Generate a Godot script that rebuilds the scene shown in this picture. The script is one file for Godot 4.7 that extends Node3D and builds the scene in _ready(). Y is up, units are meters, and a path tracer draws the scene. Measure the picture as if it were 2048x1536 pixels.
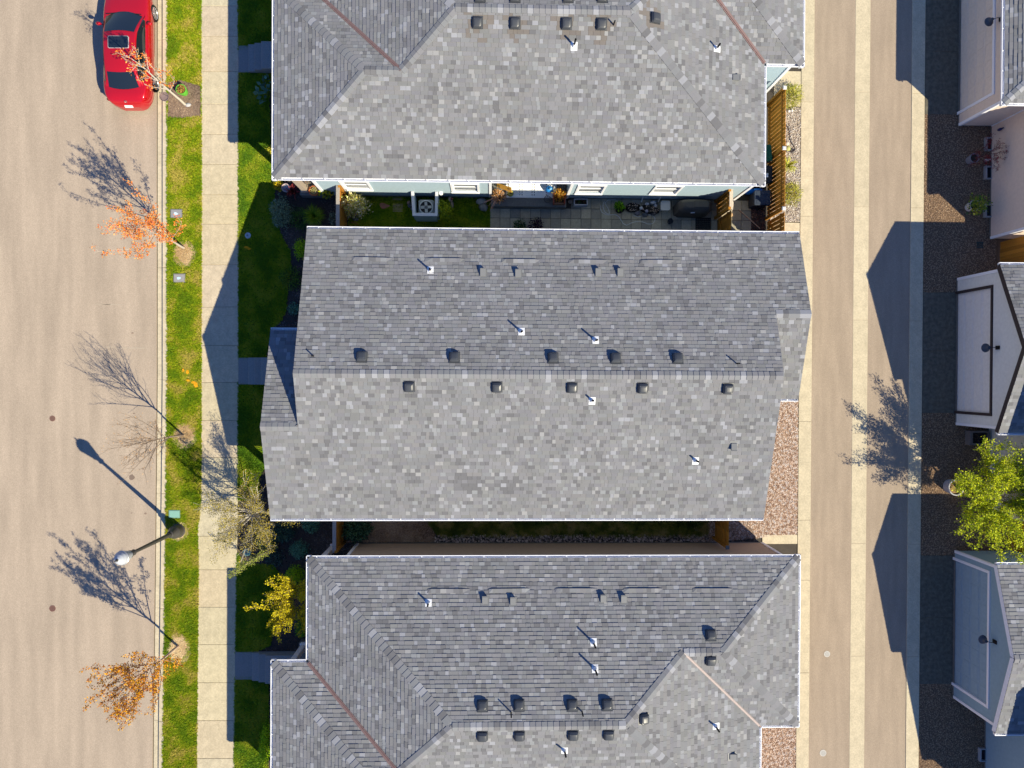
extends Node3D
# Two rows of single-storey houses between a street and an alley, seen from straight above.
# Metres, y up; x runs from the street to the alley, z along them. All colours below are linear base colours.

var rng := RandomNumberGenerator.new()
var M := {}
var taken := {}
var tex_cache := {}

class MB:
	var v := PackedVector3Array()
	var n := PackedVector3Array()
	var c := PackedColorArray()
	var col := Color(1, 1, 1)
	var xf := Transform3D.IDENTITY

	func tri(a: Vector3, b: Vector3, d: Vector3) -> void:      # counter-clockwise from outside
		a = xf * a; b = xf * b; d = xf * d
		var m := (b - a).cross(d - a)
		if m.length_squared() < 1e-14: return
		m = m.normalized()
		v.push_back(a); v.push_back(d); v.push_back(b)
		n.push_back(m); n.push_back(m); n.push_back(m)
		c.push_back(col); c.push_back(col); c.push_back(col)

	func quad(a: Vector3, b: Vector3, d: Vector3, e: Vector3) -> void:
		tri(a, b, d); tri(a, d, e)

	func trin(a: Vector3, b: Vector3, d: Vector3, na: Vector3, nb: Vector3, nd: Vector3) -> void:
		v.push_back(xf * a); v.push_back(xf * d); v.push_back(xf * b)
		n.push_back((xf.basis * na).normalized()); n.push_back((xf.basis * nd).normalized()); n.push_back((xf.basis * nb).normalized())
		c.push_back(col); c.push_back(col); c.push_back(col)

	func box(lo: Vector3, hi: Vector3) -> void:
		var p := []
		for i in 8: p.append(Vector3(hi.x if i & 1 else lo.x, hi.y if i & 2 else lo.y, hi.z if i & 4 else lo.z))
		quad(p[4], p[5], p[7], p[6]); quad(p[1], p[0], p[2], p[3])
		quad(p[5], p[1], p[3], p[7]); quad(p[0], p[4], p[6], p[2])
		quad(p[6], p[7], p[3], p[2]); quad(p[0], p[1], p[5], p[4])

	func cbox(lo: Vector3, hi: Vector3, ch: float) -> void:    # box with its upper edges chamfered
		slab(PackedVector2Array([Vector2(lo.x, lo.z), Vector2(hi.x, lo.z), Vector2(hi.x, hi.z), Vector2(lo.x, hi.z)]), lo.y, hi.y, ch)

	func bar(a: Vector3, b: Vector3, w: float, h: float, up := Vector3.UP) -> void:   # square bar from a to b
		var d := (b - a).normalized()
		var s := d.cross(up)
		if s.length() < 1e-4: s = d.cross(Vector3.RIGHT)
		s = s.normalized()
		var t := d.cross(s).normalized()
		s *= w / 2; t *= h / 2
		var q := [a - s - t, a + s - t, a + s + t, a - s + t, b - s - t, b + s - t, b + s + t, b - s + t]
		quad(q[3], q[2], q[1], q[0]); quad(q[4], q[5], q[6], q[7])
		for i in 4:
			var j := (i + 1) % 4
			quad(q[i], q[j], q[j + 4], q[i + 4])

	func slab(poly: PackedVector2Array, y0: float, y1: float, ch := 0.0) -> void:
		var P := poly
		if Geometry2D.is_polygon_clockwise(P): P = P.duplicate(); P.reverse()
		var k := P.size()
		var inner := P
		if ch > 0.0:
			inner = PackedVector2Array()
			for i in k:
				var a := (P[i] - P[(i + k - 1) % k]).normalized()
				var b := (P[(i + 1) % k] - P[i]).normalized()
				var na := Vector2(-a.y, a.x)
				var nb := Vector2(-b.y, b.x)
				inner.push_back(P[i] + (na + nb) * (ch / maxf(0.3, 1.0 + na.dot(nb))))
		for i in k:
			var j := (i + 1) % k
			quad(Vector3(P[j].x, y0, P[j].y), Vector3(P[i].x, y0, P[i].y), Vector3(P[i].x, y1 - ch, P[i].y), Vector3(P[j].x, y1 - ch, P[j].y))
			if ch > 0.0:
				quad(Vector3(P[j].x, y1 - ch, P[j].y), Vector3(P[i].x, y1 - ch, P[i].y), Vector3(inner[i].x, y1, inner[i].y), Vector3(inner[j].x, y1, inner[j].y))
		flat(inner, y1)

	func flat(P: PackedVector2Array, y: float) -> void:
		var id := Geometry2D.triangulate_polygon(P)
		for i in range(0, id.size(), 3):
			var a := P[id[i]]
			var b := P[id[i + 1]]
			var d := P[id[i + 2]]
			if (b - a).cross(d - a) > 0: var s := b; b = d; d = s
			tri(Vector3(a.x, y, a.y), Vector3(b.x, y, b.y), Vector3(d.x, y, d.y))

	func tube(pts: Array, rad: Array, sides := 6) -> void:
		var rings := []
		var norms := []
		var side := Vector3.ZERO
		for i in pts.size():
			var d: Vector3 = (pts[mini(i + 1, pts.size() - 1)] - pts[maxi(i - 1, 0)]).normalized()
			if side == Vector3.ZERO:
				side = d.cross(Vector3.UP if absf(d.y) < 0.9 else Vector3.RIGHT).normalized()
			else:
				side = (side - d * side.dot(d)).normalized()
			var t := d.cross(side)
			var ring := PackedVector3Array()
			var nn := PackedVector3Array()
			for k in sides:
				var w := TAU * k / sides
				var o := side * cos(w) + t * sin(w)
				nn.push_back(o)
				ring.push_back(pts[i] + o * rad[i])
			rings.append(ring); norms.append(nn)
		for i in pts.size() - 1:
			for k in sides:
				var j := (k + 1) % sides
				trin(rings[i][k], rings[i][j], rings[i + 1][j], norms[i][k], norms[i][j], norms[i + 1][j])
				trin(rings[i][k], rings[i + 1][j], rings[i + 1][k], norms[i][k], norms[i + 1][j], norms[i + 1][k])
		for k in range(1, sides - 1):
			tri(rings[0][0], rings[0][k + 1], rings[0][k])
			var L: PackedVector3Array = rings[-1]
			tri(L[0], L[k], L[k + 1])

	func lathe(prof: Array, seg := 16, sx := 1.0, sz := 1.0) -> void:   # Vector2(radius, height) from bottom to top
		for i in prof.size() - 1:
			var a: Vector2 = prof[i]
			var b: Vector2 = prof[i + 1]
			var t := (b - a).normalized()
			for k in seg:
				var w0 := TAU * k / seg
				var w1 := TAU * (k + 1) / seg
				var o0 := Vector3(cos(w0) * sx, 0, sin(w0) * sz)
				var o1 := Vector3(cos(w1) * sx, 0, sin(w1) * sz)
				var u0 := Vector3(o0.x * t.y, -t.x, o0.z * t.y)
				var u1 := Vector3(o1.x * t.y, -t.x, o1.z * t.y)
				var p0 := o0 * a.x + Vector3.UP * a.y
				var p1 := o1 * a.x + Vector3.UP * a.y
				var q0 := o0 * b.x + Vector3.UP * b.y
				var q1 := o1 * b.x + Vector3.UP * b.y
				if a.x > 1e-5: trin(p1, p0, q0, u1, u0, u0)
				if b.x > 1e-5: trin(p1, q0, q1, u1, u0, u1)

	func blob(at: Vector3, r: Vector3, seed_ := 0, rough := 0.15, seg := 10) -> void:   # uneven lump
		var nz := FastNoiseLite.new()
		nz.seed = seed_; nz.frequency = 0.9
		var rows := seg / 2
		var f := func(i: int, k: int) -> Vector3:
			var la := PI * i / rows - PI / 2
			var lo := TAU * (k % seg) / seg
			var d := Vector3(cos(la) * cos(lo), sin(la), cos(la) * sin(lo))
			return at + d * r * (1.0 + rough * 2.0 * nz.get_noise_3d(d.x * 1.6, d.y * 1.6, d.z * 1.6))
		for i in rows:
			for k in seg:
				var a: Vector3 = f.call(i, k)
				var b: Vector3 = f.call(i, k + 1)
				var e: Vector3 = f.call(i + 1, k + 1)
				var g: Vector3 = f.call(i + 1, k)
				var na := ((a - at) / r).normalized()
				var nb := ((b - at) / r).normalized()
				var ne := ((e - at) / r).normalized()
				var ng := ((g - at) / r).normalized()
				trin(b, a, g, nb, na, ng); trin(b, g, e, nb, ng, ne)

	func leaf(at: Vector3, d: Vector3, nrm: Vector3, l: float, w: float) -> void:
		var s := d.cross(nrm).normalized() * w / 2
		quad(at, at + d * l * 0.45 - s, at + d * l, at + d * l * 0.45 + s)

	func mesh() -> ArrayMesh:
		var a := []
		a.resize(Mesh.ARRAY_MAX)
		a[Mesh.ARRAY_VERTEX] = v; a[Mesh.ARRAY_NORMAL] = n; a[Mesh.ARRAY_COLOR] = c
		var m := ArrayMesh.new()
		if v.size(): m.add_surface_from_arrays(Mesh.PRIMITIVE_TRIANGLES, a)
		return m

func mb(colour := Color(1, 1, 1)) -> MB:
	var b := MB.new()
	b.col = colour
	return b

func numbered(called: String) -> String:
	var k: int = taken.get(called, 0)
	taken[called] = k + 1
	return called if k == 0 else "%s_%03d" % [called, k]

func node_of(mesh: Mesh, called: String, m: Material, parent: Node = null) -> MeshInstance3D:
	var o := MeshInstance3D.new()
	o.mesh = mesh
	o.material_override = m
	if parent == null:
		o.name = numbered(called); add_child(o)
	else:
		o.name = called; parent.add_child(o, true)
	return o

func put(b: MB, called: String, m: Material, parent: Node = null) -> MeshInstance3D:
	return node_of(b.mesh(), called, m, parent)

func tag(o: Node, label: String, category := "", group := "") -> Node:
	if label: o.set_meta("label", label)
	if category: o.set_meta("category", category)
	if group: o.set_meta("group", group)
	return o

func kind(o: Node, k: String, label := "") -> Node:
	o.set_meta("kind", k)
	if label: o.set_meta("label", label)
	return o

func thing(called: String, label: String, category: String, at := Vector3.ZERO, turn := 0.0, group := "") -> Node3D:
	var o := Node3D.new()
	o.name = numbered(called)
	add_child(o)
	o.position = at; o.rotation.y = turn
	tag(o, label, category, group)
	return o

# ---------------------------------------------------------------- materials
func srgb(c: Color) -> Color:
	return c.linear_to_srgb()

func noise_tex(freq: float, lo: float, hi: float, size := 512, type := FastNoiseLite.TYPE_SIMPLEX_SMOOTH, seed_ := 1, octaves := 4, mid := -1.0, tint := Color(1, 1, 1)) -> NoiseTexture2D:
	var key := "%s %s %s %s %s %s %s %s %s" % [freq, lo, hi, size, type, seed_, octaves, mid, tint]
	if tex_cache.has(key): return tex_cache[key]
	var f := FastNoiseLite.new()
	f.noise_type = type; f.frequency = freq; f.seed = seed_; f.fractal_octaves = octaves
	var t := NoiseTexture2D.new()
	t.width = size; t.height = size; t.seamless = true; t.noise = f
	var g := Gradient.new()
	g.set_color(0, srgb(Color(lo * tint.r, lo * tint.g, lo * tint.b)))
	g.set_color(1, srgb(Color(hi, hi, hi)))
	if mid >= 0: g.add_point(0.5, srgb(Color(mid, mid, mid)))
	t.color_ramp = g
	tex_cache[key] = t
	return t

func mat(colour: Color, rough := 0.8, tex: Texture2D = null, per_metre := 0.4, detail: Texture2D = null, detail_per_metre := 0.07, bump: Texture2D = null, bump_cm := 0.5) -> StandardMaterial3D:
	var m := StandardMaterial3D.new()
	m.albedo_color = srgb(colour)
	m.roughness = rough
	m.vertex_color_use_as_albedo = true
	m.metallic_specular = 0.35
	if tex or bump:
		m.albedo_texture = tex
		m.uv1_triplanar = true
		m.uv1_world_triplanar = true
		m.uv1_scale = Vector3.ONE * per_metre
	if detail:
		m.detail_enabled = true
		m.detail_albedo = detail
		m.detail_blend_mode = BaseMaterial3D.BLEND_MODE_MUL
		m.detail_uv_layer = BaseMaterial3D.DETAIL_UV_2
		m.uv2_triplanar = true
		m.uv2_world_triplanar = true
		m.uv2_scale = Vector3.ONE * detail_per_metre
	if bump:
		m.heightmap_enabled = true
		m.heightmap_texture = bump
		m.heightmap_scale = bump_cm
	return m

func leafy(back := 0.25) -> StandardMaterial3D:
	var m := StandardMaterial3D.new()
	m.vertex_color_use_as_albedo = true
	m.roughness = 0.6
	m.metallic_specular = 0.3
	m.cull_mode = BaseMaterial3D.CULL_DISABLED
	if back > 0.0:
		m.backlight_enabled = true
		m.backlight = srgb(Color(back, back, back))
	return m

func make_materials() -> void:
	var fine := noise_tex(0.09, 0.72, 1.0, 512, FastNoiseLite.TYPE_VALUE, 3, 3)
	var coarse := noise_tex(0.012, 0.80, 1.0, 512, FastNoiseLite.TYPE_SIMPLEX_SMOOTH, 7, 5)
	var speck := noise_tex(0.25, 0.62, 1.0, 512, FastNoiseLite.TYPE_VALUE, 11, 2)
	var streak := noise_tex(0.02, 0.82, 1.0, 512, FastNoiseLite.TYPE_PERLIN, 5, 5)
	M.asphalt = mat(Color(0.57, 0.46, 0.355), 0.92, speck, 0.45, noise_tex(0.012, 0.76, 1.0, 512, FastNoiseLite.TYPE_SIMPLEX_SMOOTH, 7, 5), 0.09)
	M.asphalt.uv2_scale = Vector3(0.20, 0.1, 0.028)
	M.alley = mat(Color(0.485, 0.385, 0.29), 0.92, speck, 0.55, noise_tex(0.012, 0.80, 1.0, 512, FastNoiseLite.TYPE_SIMPLEX_SMOOTH, 7, 5), 0.11)
	M.alley.uv2_scale = Vector3(0.33, 0.1, 0.05)
	M.concrete = mat(Color(0.72, 0.62, 0.43), 0.88, fine, 0.5, coarse, 0.31)
	M.pale_concrete = mat(Color(0.72, 0.62, 0.44), 0.88, fine, 0.5, coarse, 0.23)
	M.dark_concrete = mat(Color(0.22, 0.22, 0.21), 0.9, fine, 0.6, streak, 0.4)
	M.paver = mat(Color(0.58, 0.52, 0.40), 0.9, fine, 0.7, streak, 0.6)
	M.soil = mat(Color(0.10, 0.085, 0.07), 0.98, speck, 0.9, coarse, 0.4)
	M.bark_ground = mat(Color(0.44, 0.30, 0.21), 0.98, speck, 1.3, coarse, 0.5)
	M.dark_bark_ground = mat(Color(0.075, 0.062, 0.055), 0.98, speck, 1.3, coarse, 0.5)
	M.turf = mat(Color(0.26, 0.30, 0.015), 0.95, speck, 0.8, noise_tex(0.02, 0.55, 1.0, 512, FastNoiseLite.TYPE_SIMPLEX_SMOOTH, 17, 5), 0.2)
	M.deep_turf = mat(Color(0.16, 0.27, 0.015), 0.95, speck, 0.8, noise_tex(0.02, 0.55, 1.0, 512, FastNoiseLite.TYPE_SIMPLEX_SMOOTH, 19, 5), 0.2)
	M.straw = mat(Color(0.74, 0.54, 0.31), 0.95, speck, 1.2)
	M.gravel_ground = mat(Color(0.45, 0.38, 0.30), 0.95, speck, 1.6)
	M.earth = mat(Color(0.20, 0.17, 0.11), 0.95, fine, 0.3)
	M.shingle = mat(Color(1, 1, 1), 0.92, noise_tex(0.22, 0.78, 1.0, 512, FastNoiseLite.TYPE_VALUE, 23, 2), 1.1, noise_tex(0.012, 0.86, 1.0, 512, FastNoiseLite.TYPE_SIMPLEX_SMOOTH, 29, 4), 0.12)
	M.deck = mat(Color(0.06, 0.06, 0.065), 0.95)
	M.white = mat(Color(0.86, 0.87, 0.92), 0.45)
	M.white_trim = mat(Color(0.86, 0.87, 0.92), 0.55)
	M.brown_trim = mat(Color(0.06, 0.045, 0.045), 0.55, fine, 0.7)
	M.valley = mat(Color(0.26, 0.17, 0.165), 0.5, fine, 0.9)
	M.pale_valley = mat(Color(0.48, 0.40, 0.39), 0.5, fine, 0.9)
	M.paint = mat(Color(1, 1, 1), 0.6, noise_tex(0.03, 0.88, 1.0, 512, FastNoiseLite.TYPE_SIMPLEX_SMOOTH, 31, 4), 0.35)
	M.wood = mat(Color(1, 1, 1), 0.75, noise_tex(0.05, 0.6, 1.0, 512, FastNoiseLite.TYPE_SIMPLEX_SMOOTH, 37, 5), 0.8)
	M.vent = mat(Color(0.055, 0.06, 0.07), 0.4)
	M.vent.metallic_specular = 0.5
	M.metal = mat(Color(0.55, 0.56, 0.58), 0.35)
	M.metal.metallic = 0.7
	M.flashing = mat(Color(0.80, 0.81, 0.84), 0.4)
	M.dark_metal = mat(Color(0.065, 0.062, 0.06), 0.38)
	M.black = mat(Color(0.015, 0.015, 0.017), 0.6)
	M.plain = mat(Color(1, 1, 1), 0.7)
	M.matte = mat(Color(1, 1, 1), 0.9, fine, 1.5)
	M.gloss = mat(Color(1, 1, 1), 0.3)
	M.leaf = leafy(0.3)
	M.needle = leafy(0.12)
	M.bark = mat(Color(1, 1, 1), 0.9, fine, 2.5)
	M.glass = mat(Color(0.035, 0.05, 0.06), 0.04)
	M.glass.metallic_specular = 0.6
	M.car_paint = mat(Color(0.52, 0.006, 0.016), 0.28)
	M.car_paint.metallic = 0.25
	M.car_paint.clearcoat_enabled = true
	M.car_paint.clearcoat = 1.0
	M.car_paint.clearcoat_roughness = 0.04
	M.lens_red = mat(Color(0.35, 0.004, 0.008), 0.12)
	M.tyre = mat(Color(0.018, 0.018, 0.019), 0.85)
	M.chip = mat(Color(1, 1, 1), 0.95)

# ---------------------------------------------------------------- roofs
const PITCH := 0.3333
const EXPO := 0.143
var tones := []
var tab_meshes := {}

func make_tones() -> void:
	var r := RandomNumberGenerator.new()
	r.seed = 5
	for i in 21:
		var g := r.randf_range(0.235, 0.278)
		if i >= 11 and i < 15: g = r.randf_range(0.31, 0.385)
		if i >= 15: g = r.randf_range(0.185, 0.215)
		if i >= 18:
			g *= 1.02
			tones.append(Color(g * 1.08, g * 0.97, g * 0.90))
			continue
		tones.append(Color(g * r.randf_range(0.96, 1.01), g, g * r.randf_range(1.01, 1.09)))

func pick_tone(warm: float) -> int:
	var f := rng.randf()
	if f < 0.70: return rng.randi_range(0, 10)
	if f < 0.70 + 0.15 + warm * 0.05: return rng.randi_range(11, 14)
	return rng.randi_range(15, 17)

func tab(b: MB, w: float, t: float) -> void:      # one shingle tab: butt edge at z = 0, running up to z = -EXPO
	var g := 0.0025
	var a := Vector3(g, t, 0)
	var d := Vector3(w - g, t, 0)
	var e := Vector3(w - g, 0.003, -EXPO)
	var f := Vector3(g, 0.003, -EXPO)
	b.quad(a, d, e, f)
	b.quad(Vector3(g, -0.004, 0), Vector3(w - g, -0.004, 0), d, a)
	b.tri(Vector3(g, -0.004, 0), a, f)
	b.tri(Vector3(w - g, -0.004, 0), e, d)

class RoofJob:
	var roof: Node3D
	var merged: MB
	var deck: MB
	var whole := []       # shingle tabs that are not cut
	var warm := 0.0
	var patch := Rect2()  # newer, bluer shingles
	var stains := []      # rust washed round the vents

const WIDTHS := [0.13, 0.17, 0.21, 0.26, 0.33]
const THICK := [0.015, 0.025]

func tile_plane(job: RoofJob, poly: PackedVector2Array, p0: Vector2, u: Vector2, y0: float, pitch := PITCH) -> void:
	var cs := 1.0 / sqrt(1.0 + pitch * pitch)
	var s3 := Vector3(u.x, pitch, u.y) * cs
	var horiz := Vector2(u.y, -u.x)
	var nrm := Vector3(-u.x * pitch, 1, -u.y * pitch) * cs
	var e3 := nrm.cross(-s3)
	horiz = Vector2(e3.x, e3.z)
	var step := EXPO * cs
	var lo := Vector2(INF, INF)
	var hi := Vector2(-INF, -INF)
	for q in poly:
		var r := Vector2((q - p0).dot(horiz), (q - p0).dot(u))
		lo = lo.min(r); hi = hi.max(r)
	var up := func(q: Vector2, lift: float) -> Vector3:
		return Vector3(q.x, y0 + (q - p0).dot(u) * pitch, q.y) + nrm * lift
	# the deck below
	var id := Geometry2D.triangulate_polygon(poly)
	for i in range(0, id.size(), 3):
		var a: Vector3 = up.call(poly[id[i]], -0.012)
		var b: Vector3 = up.call(poly[id[i + 1]], -0.012)
		var d: Vector3 = up.call(poly[id[i + 2]], -0.012)
		if (b - a).cross(d - a).y < 0: job.deck.tri(a, d, b)
		else: job.deck.tri(a, b, d)
	var j := int(floor(lo.y / step + 0.001))
	while j * step < hi.y:
		var a := lo.x - rng.randf() * 0.3
		var b0 := j * step
		while a < hi.x:
			var tone := pick_tone(job.warm)
			var wi := rng.randi_range(0, 2) if tone >= 11 else rng.randi_range(0, 4)
			var w: float = WIDTHS[wi]
			var ti := 1 if rng.randf() < 0.4 else 0
			var q := [Vector2(a, b0), Vector2(a + w, b0), Vector2(a + w, b0 + step), Vector2(a, b0 + step)]
			var rect := PackedVector2Array()
			var inside := 0
			for k in q:
				var w2: Vector2 = p0 + horiz * k.x + u * k.y
				rect.push_back(w2)
				if Geometry2D.is_point_in_polygon(w2, poly): inside += 1
			if job.patch.has_area() and job.patch.has_point(rect[0]) and rng.randf() < 0.72: tone = rng.randi_range(15, 17)
			for st in job.stains:
				var far: float = rect[0].distance_to(st + Vector2(-0.1, 0.1))
				if far < 0.52 and rng.randf() < 0.95 - far * 1.2: tone = rng.randi_range(18, 20)
			if inside == 4:
				var at: Vector3 = up.call(rect[0], 0.0)
				job.whole.append([Transform3D(Basis(e3, nrm, -s3), at), wi, ti, tone])
			else:
				for piece in Geometry2D.intersect_polygons(rect, poly):
					if piece.size() < 3: continue
					job.merged.col = tones[tone]
					var lift := func(p: Vector2) -> Vector3:
						return up.call(p, lerpf(THICK[ti], 0.003, clampf(((p - p0).dot(u) - b0) / step, 0, 1)))
					for i in range(1, piece.size() - 1):
						var A: Vector3 = lift.call(piece[0])
						var B: Vector3 = lift.call(piece[i])
						var C: Vector3 = lift.call(piece[i + 1])
						if (B - A).cross(C - A).y < 0: job.merged.tri(A, C, B)
						else: job.merged.tri(A, B, C)
					for i in piece.size():
						var A: Vector3 = lift.call(piece[i])
						var B: Vector3 = lift.call(piece[(i + 1) % piece.size()])
						job.merged.quad(A, B, B - nrm * 0.016, A - nrm * 0.016)
			a += w
		j += 1

func finish_tiles(job: RoofJob) -> void:
	# the 300 widest shingles nearest the middle of the picture are pieces of their own, the rest one mass
	var best := []
	for i in job.whole.size():
		var t: Array = job.whole[i]
		var at: Vector3 = t[0].origin
		best.append([(4 - t[1]) * 1000.0 + absf(at.x) + absf(at.z), i])
	best.sort_custom(func(a, b): return a[0] < b[0])
	for k in best.size():
		var t: Array = job.whole[best[k][1]]
		if k < 300:
			var key := "%d %d %d" % [t[1], t[2], t[3]]
			if not tab_meshes.has(key):
				var b := mb(tones[t[3]])
				tab(b, WIDTHS[t[1]], THICK[t[2]])
				tab_meshes[key] = b.mesh()
			var o := node_of(tab_meshes[key], "shingle", M.shingle, job.roof)
			o.transform = t[0]
		else:
			job.merged.xf = t[0]
			job.merged.col = tones[t[3]]
			tab(job.merged, WIDTHS[t[1]], THICK[t[2]])
	job.merged.xf = Transform3D.IDENTITY
	kind(put(job.merged, "shingles", M.shingle, job.roof), "stuff")
	put(job.deck, "deck", M.deck, job.roof)

func caps(job: RoofJob, a: Vector3, b: Vector3, n1: Vector3, n2: Vector3) -> void:   # cap shingles from a (low) up to b
	var d := (b - a).normalized()
	var w1 := n1.cross(d).normalized()
	var w2 := n2.cross(d).normalized()
	var out := (n1 - n2); out.y = 0
	if w1.dot(out) < 0: w1 = -w1
	if w2.dot(-out) < 0: w2 = -w2
	var up := (n1 + n2).normalized()
	var meshes := []
	for i in 5:
		var m := mb(tones[[2, 7, 12, 16, 5][i]])
		var l := 0.25
		var wd := 0.155
		var lift0 := up * 0.042
		var lift1 := up * 0.024
		var under := up * -0.01
		var c0 := lift0
		var c1 := d * l + lift1
		for s in 2:
			var w := (w1 if s == 0 else w2) * wd
			var drop := up * -0.006
			var q := [c0, c0 + w + drop, c1 + w + drop, c1]
			var nn := n1 if s == 0 else n2
			if (q[1] - q[0]).cross(q[2] - q[0]).dot(nn) < 0: q = [q[3], q[2], q[1], q[0]]
			m.quad(q[0], q[1], q[2], q[3])
			m.quad(under, under + w, c0 + w + drop, c0)
			m.quad(under + w, under + w + d * l, c1 + w + drop, c0 + w + drop)
		meshes.append(m.mesh())
	var len := a.distance_to(b)
	var k := int(len / 0.205)
	for i in k:
		var f := rng.randf()
		var pick := 0 if f < 0.3 else (1 if f < 0.55 else (2 if f < 0.72 else (3 if f < 0.85 else 4)))
		var o := node_of(meshes[pick], "ridge_cap", M.shingle, job.roof)
		o.position = a + d * (i * 0.205)

func valley(job: RoofJob, a: Vector3, b: Vector3, n1: Vector3, n2: Vector3, m: Material, wide := 0.075) -> void:
	var d := (b - a).normalized()
	var s := mb()
	for n in [n1, n2]:
		var w: Vector3 = n.cross(d).normalized()
		if w.y < 0: w = -w
		var up: Vector3 = n * 0.03
		var q := [a + up * 0.6, b + up * 0.6, b + w * wide + up, a + w * wide + up]
		if (q[1] - q[0]).cross(q[2] - q[0]).y < 0: q.reverse()
		s.quad(q[0], q[1], q[2], q[3])
	s.bar(a + Vector3.UP * 0.03, b + Vector3.UP * 0.03, 0.02, 0.036)
	put(s, "valley_flashing", m, job.roof)

func eave(house: Node3D, a: Vector2, b: Vector2, out: Vector2, y: float, m: Material, hang := 0.82) -> void:
	# a run of fascia and gutter; a and b lie on the gutter's outer lip, out points away from the house
	var d := (b - a).normalized()
	var len := a.distance_to(b)
	var X := Vector3(d.x, 0, d.y)
	var O := Vector3(out.x, 0, out.y)
	var at := Vector3(a.x, y, a.y)
	var f := mb()
	f.xf = Transform3D(Basis(X, Vector3.UP, O), at) if X.cross(Vector3.UP).dot(O) > 0 else Transform3D(Basis(-X, Vector3.UP, O), at + X * len)
	f.box(Vector3(0.02, -0.20, -0.155), Vector3(len - 0.02, -0.012, -0.128))
	put(f, "fascia", m, house)
	var g := mb()
	g.xf = f.xf
	# back, floor, sloped front and lip
	g.box(Vector3(0, -0.125, -0.126), Vector3(len, -0.012, -0.121))
	g.box(Vector3(0, -0.128, -0.121), Vector3(len, -0.122, -0.025))
	g.quad(Vector3(0, -0.125, -0.025), Vector3(len, -0.125, -0.025), Vector3(len, -0.03, 0.0), Vector3(0, -0.03, 0.0))
	g.quad(Vector3(len, -0.125, -0.031), Vector3(0, -0.125, -0.031), Vector3(0, -0.03, -0.006), Vector3(len, -0.03, -0.006))
	g.box(Vector3(0, -0.03, -0.024), Vector3(len, -0.014, 0.0))
	for e in 2:
		var x0 := 0.0 if e == 0 else len - 0.006
		g.box(Vector3(x0, -0.124, -0.121), Vector3(x0 + 0.006, -0.016, -0.024))
	var gut := put(g, "gutter", M.white, house)
	var k := int(len / hang)
	if k > 0:
		var hm := mb()
		hm.box(Vector3(-0.014, -0.022, -0.125), Vector3(0.014, -0.010, -0.003))
		var mesh := hm.mesh()
		for i in k:
			var h := node_of(mesh, "hanger", M.white, gut)
			h.transform = f.xf * Transform3D(Basis.IDENTITY, Vector3((i + 0.5) * len / k + rng.randf_range(-0.06, 0.06), 0, 0))

# ---------------------------------------------------------------- walls
func siding(b: MB, a: Vector2, e: Vector2, y0: float, y1: float, out: Vector2, holes := [], course := 0.165) -> void:
	# lap siding from a to e; holes are [from, to, low, high] along the wall
	var d := (e - a).normalized()
	var len := a.distance_to(e)
	var O := Vector3(out.x, 0, out.y)
	var at := func(s: float, y: float, o: float) -> Vector3:
		return Vector3(a.x + d.x * s, y, a.y + d.y * s) + O * o
	var flip := Vector3(d.x, 0, d.y).cross(Vector3.UP).dot(O) < 0
	var y := y0
	while y < y1 - 0.001:
		var h := minf(course, y1 - y)
		var cuts := [[0.0, len]]
		for hole in holes:
			if y + h * 0.5 > hole[2] and y + h * 0.5 < hole[3]:
				var next := []
				for c in cuts:
					if hole[0] > c[0]: next.append([c[0], minf(c[1], hole[0])])
					if hole[1] < c[1]: next.append([maxf(c[0], hole[1]), c[1]])
				cuts = next
		for c in cuts:
			if c[1] - c[0] < 0.01: continue
			var p := [at.call(c[0], y, 0.026), at.call(c[1], y, 0.026), at.call(c[1], y + h, 0.010), at.call(c[0], y + h, 0.010)]
			var lip := [at.call(c[0], y, 0.0), at.call(c[1], y, 0.0)]
			if flip:
				b.quad(p[1], p[0], p[3], p[2]); b.quad(lip[1], lip[0], p[0], p[1])
			else:
				b.quad(p[0], p[1], p[2], p[3]); b.quad(lip[0], lip[1], p[1], p[0])
		y += course

func window(house: Node3D, a: Vector3, run: Vector3, out: Vector3, w: float, h: float, trim: Material) -> void:
	# a sash set in a cased opening; a is its lower corner on the wall's face
	var X := Transform3D(Basis(run, Vector3.UP, out), a)
	var f := mb()
	f.xf = X
	var t := 0.085
	f.box(Vector3(-t, -t - 0.02, 0.0), Vector3(w + t, 0.0, 0.075))
	f.box(Vector3(-t, h, 0.0), Vector3(w + t, h + t, 0.055))
	f.box(Vector3(-t, 0.0, 0.0), Vector3(0.0, h, 0.050))
	f.box(Vector3(w, 0.0, 0.0), Vector3(w + t, h, 0.050))
	f.box(Vector3(0, 0, -0.06), Vector3(0.045, h, 0.0))
	f.box(Vector3(w - 0.045, 0, -0.06), Vector3(w, h, 0.0))
	f.box(Vector3(0.045, h * 0.5 - 0.025, -0.055), Vector3(w - 0.045, h * 0.5 + 0.025, -0.005))
	f.box(Vector3(0.045, 0.0, -0.06), Vector3(w - 0.045, 0.05, 0.0))
	f.box(Vector3(0.045, h - 0.05, -0.06), Vector3(w - 0.045, h, 0.0))
	var fr := put(f, "window", trim, house)
	var g := mb()
	g.xf = X
	g.box(Vector3(0.045, 0.05, -0.045), Vector3(w - 0.045, h - 0.05, -0.036))
	put(g, "pane", M.glass, fr)

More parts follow.
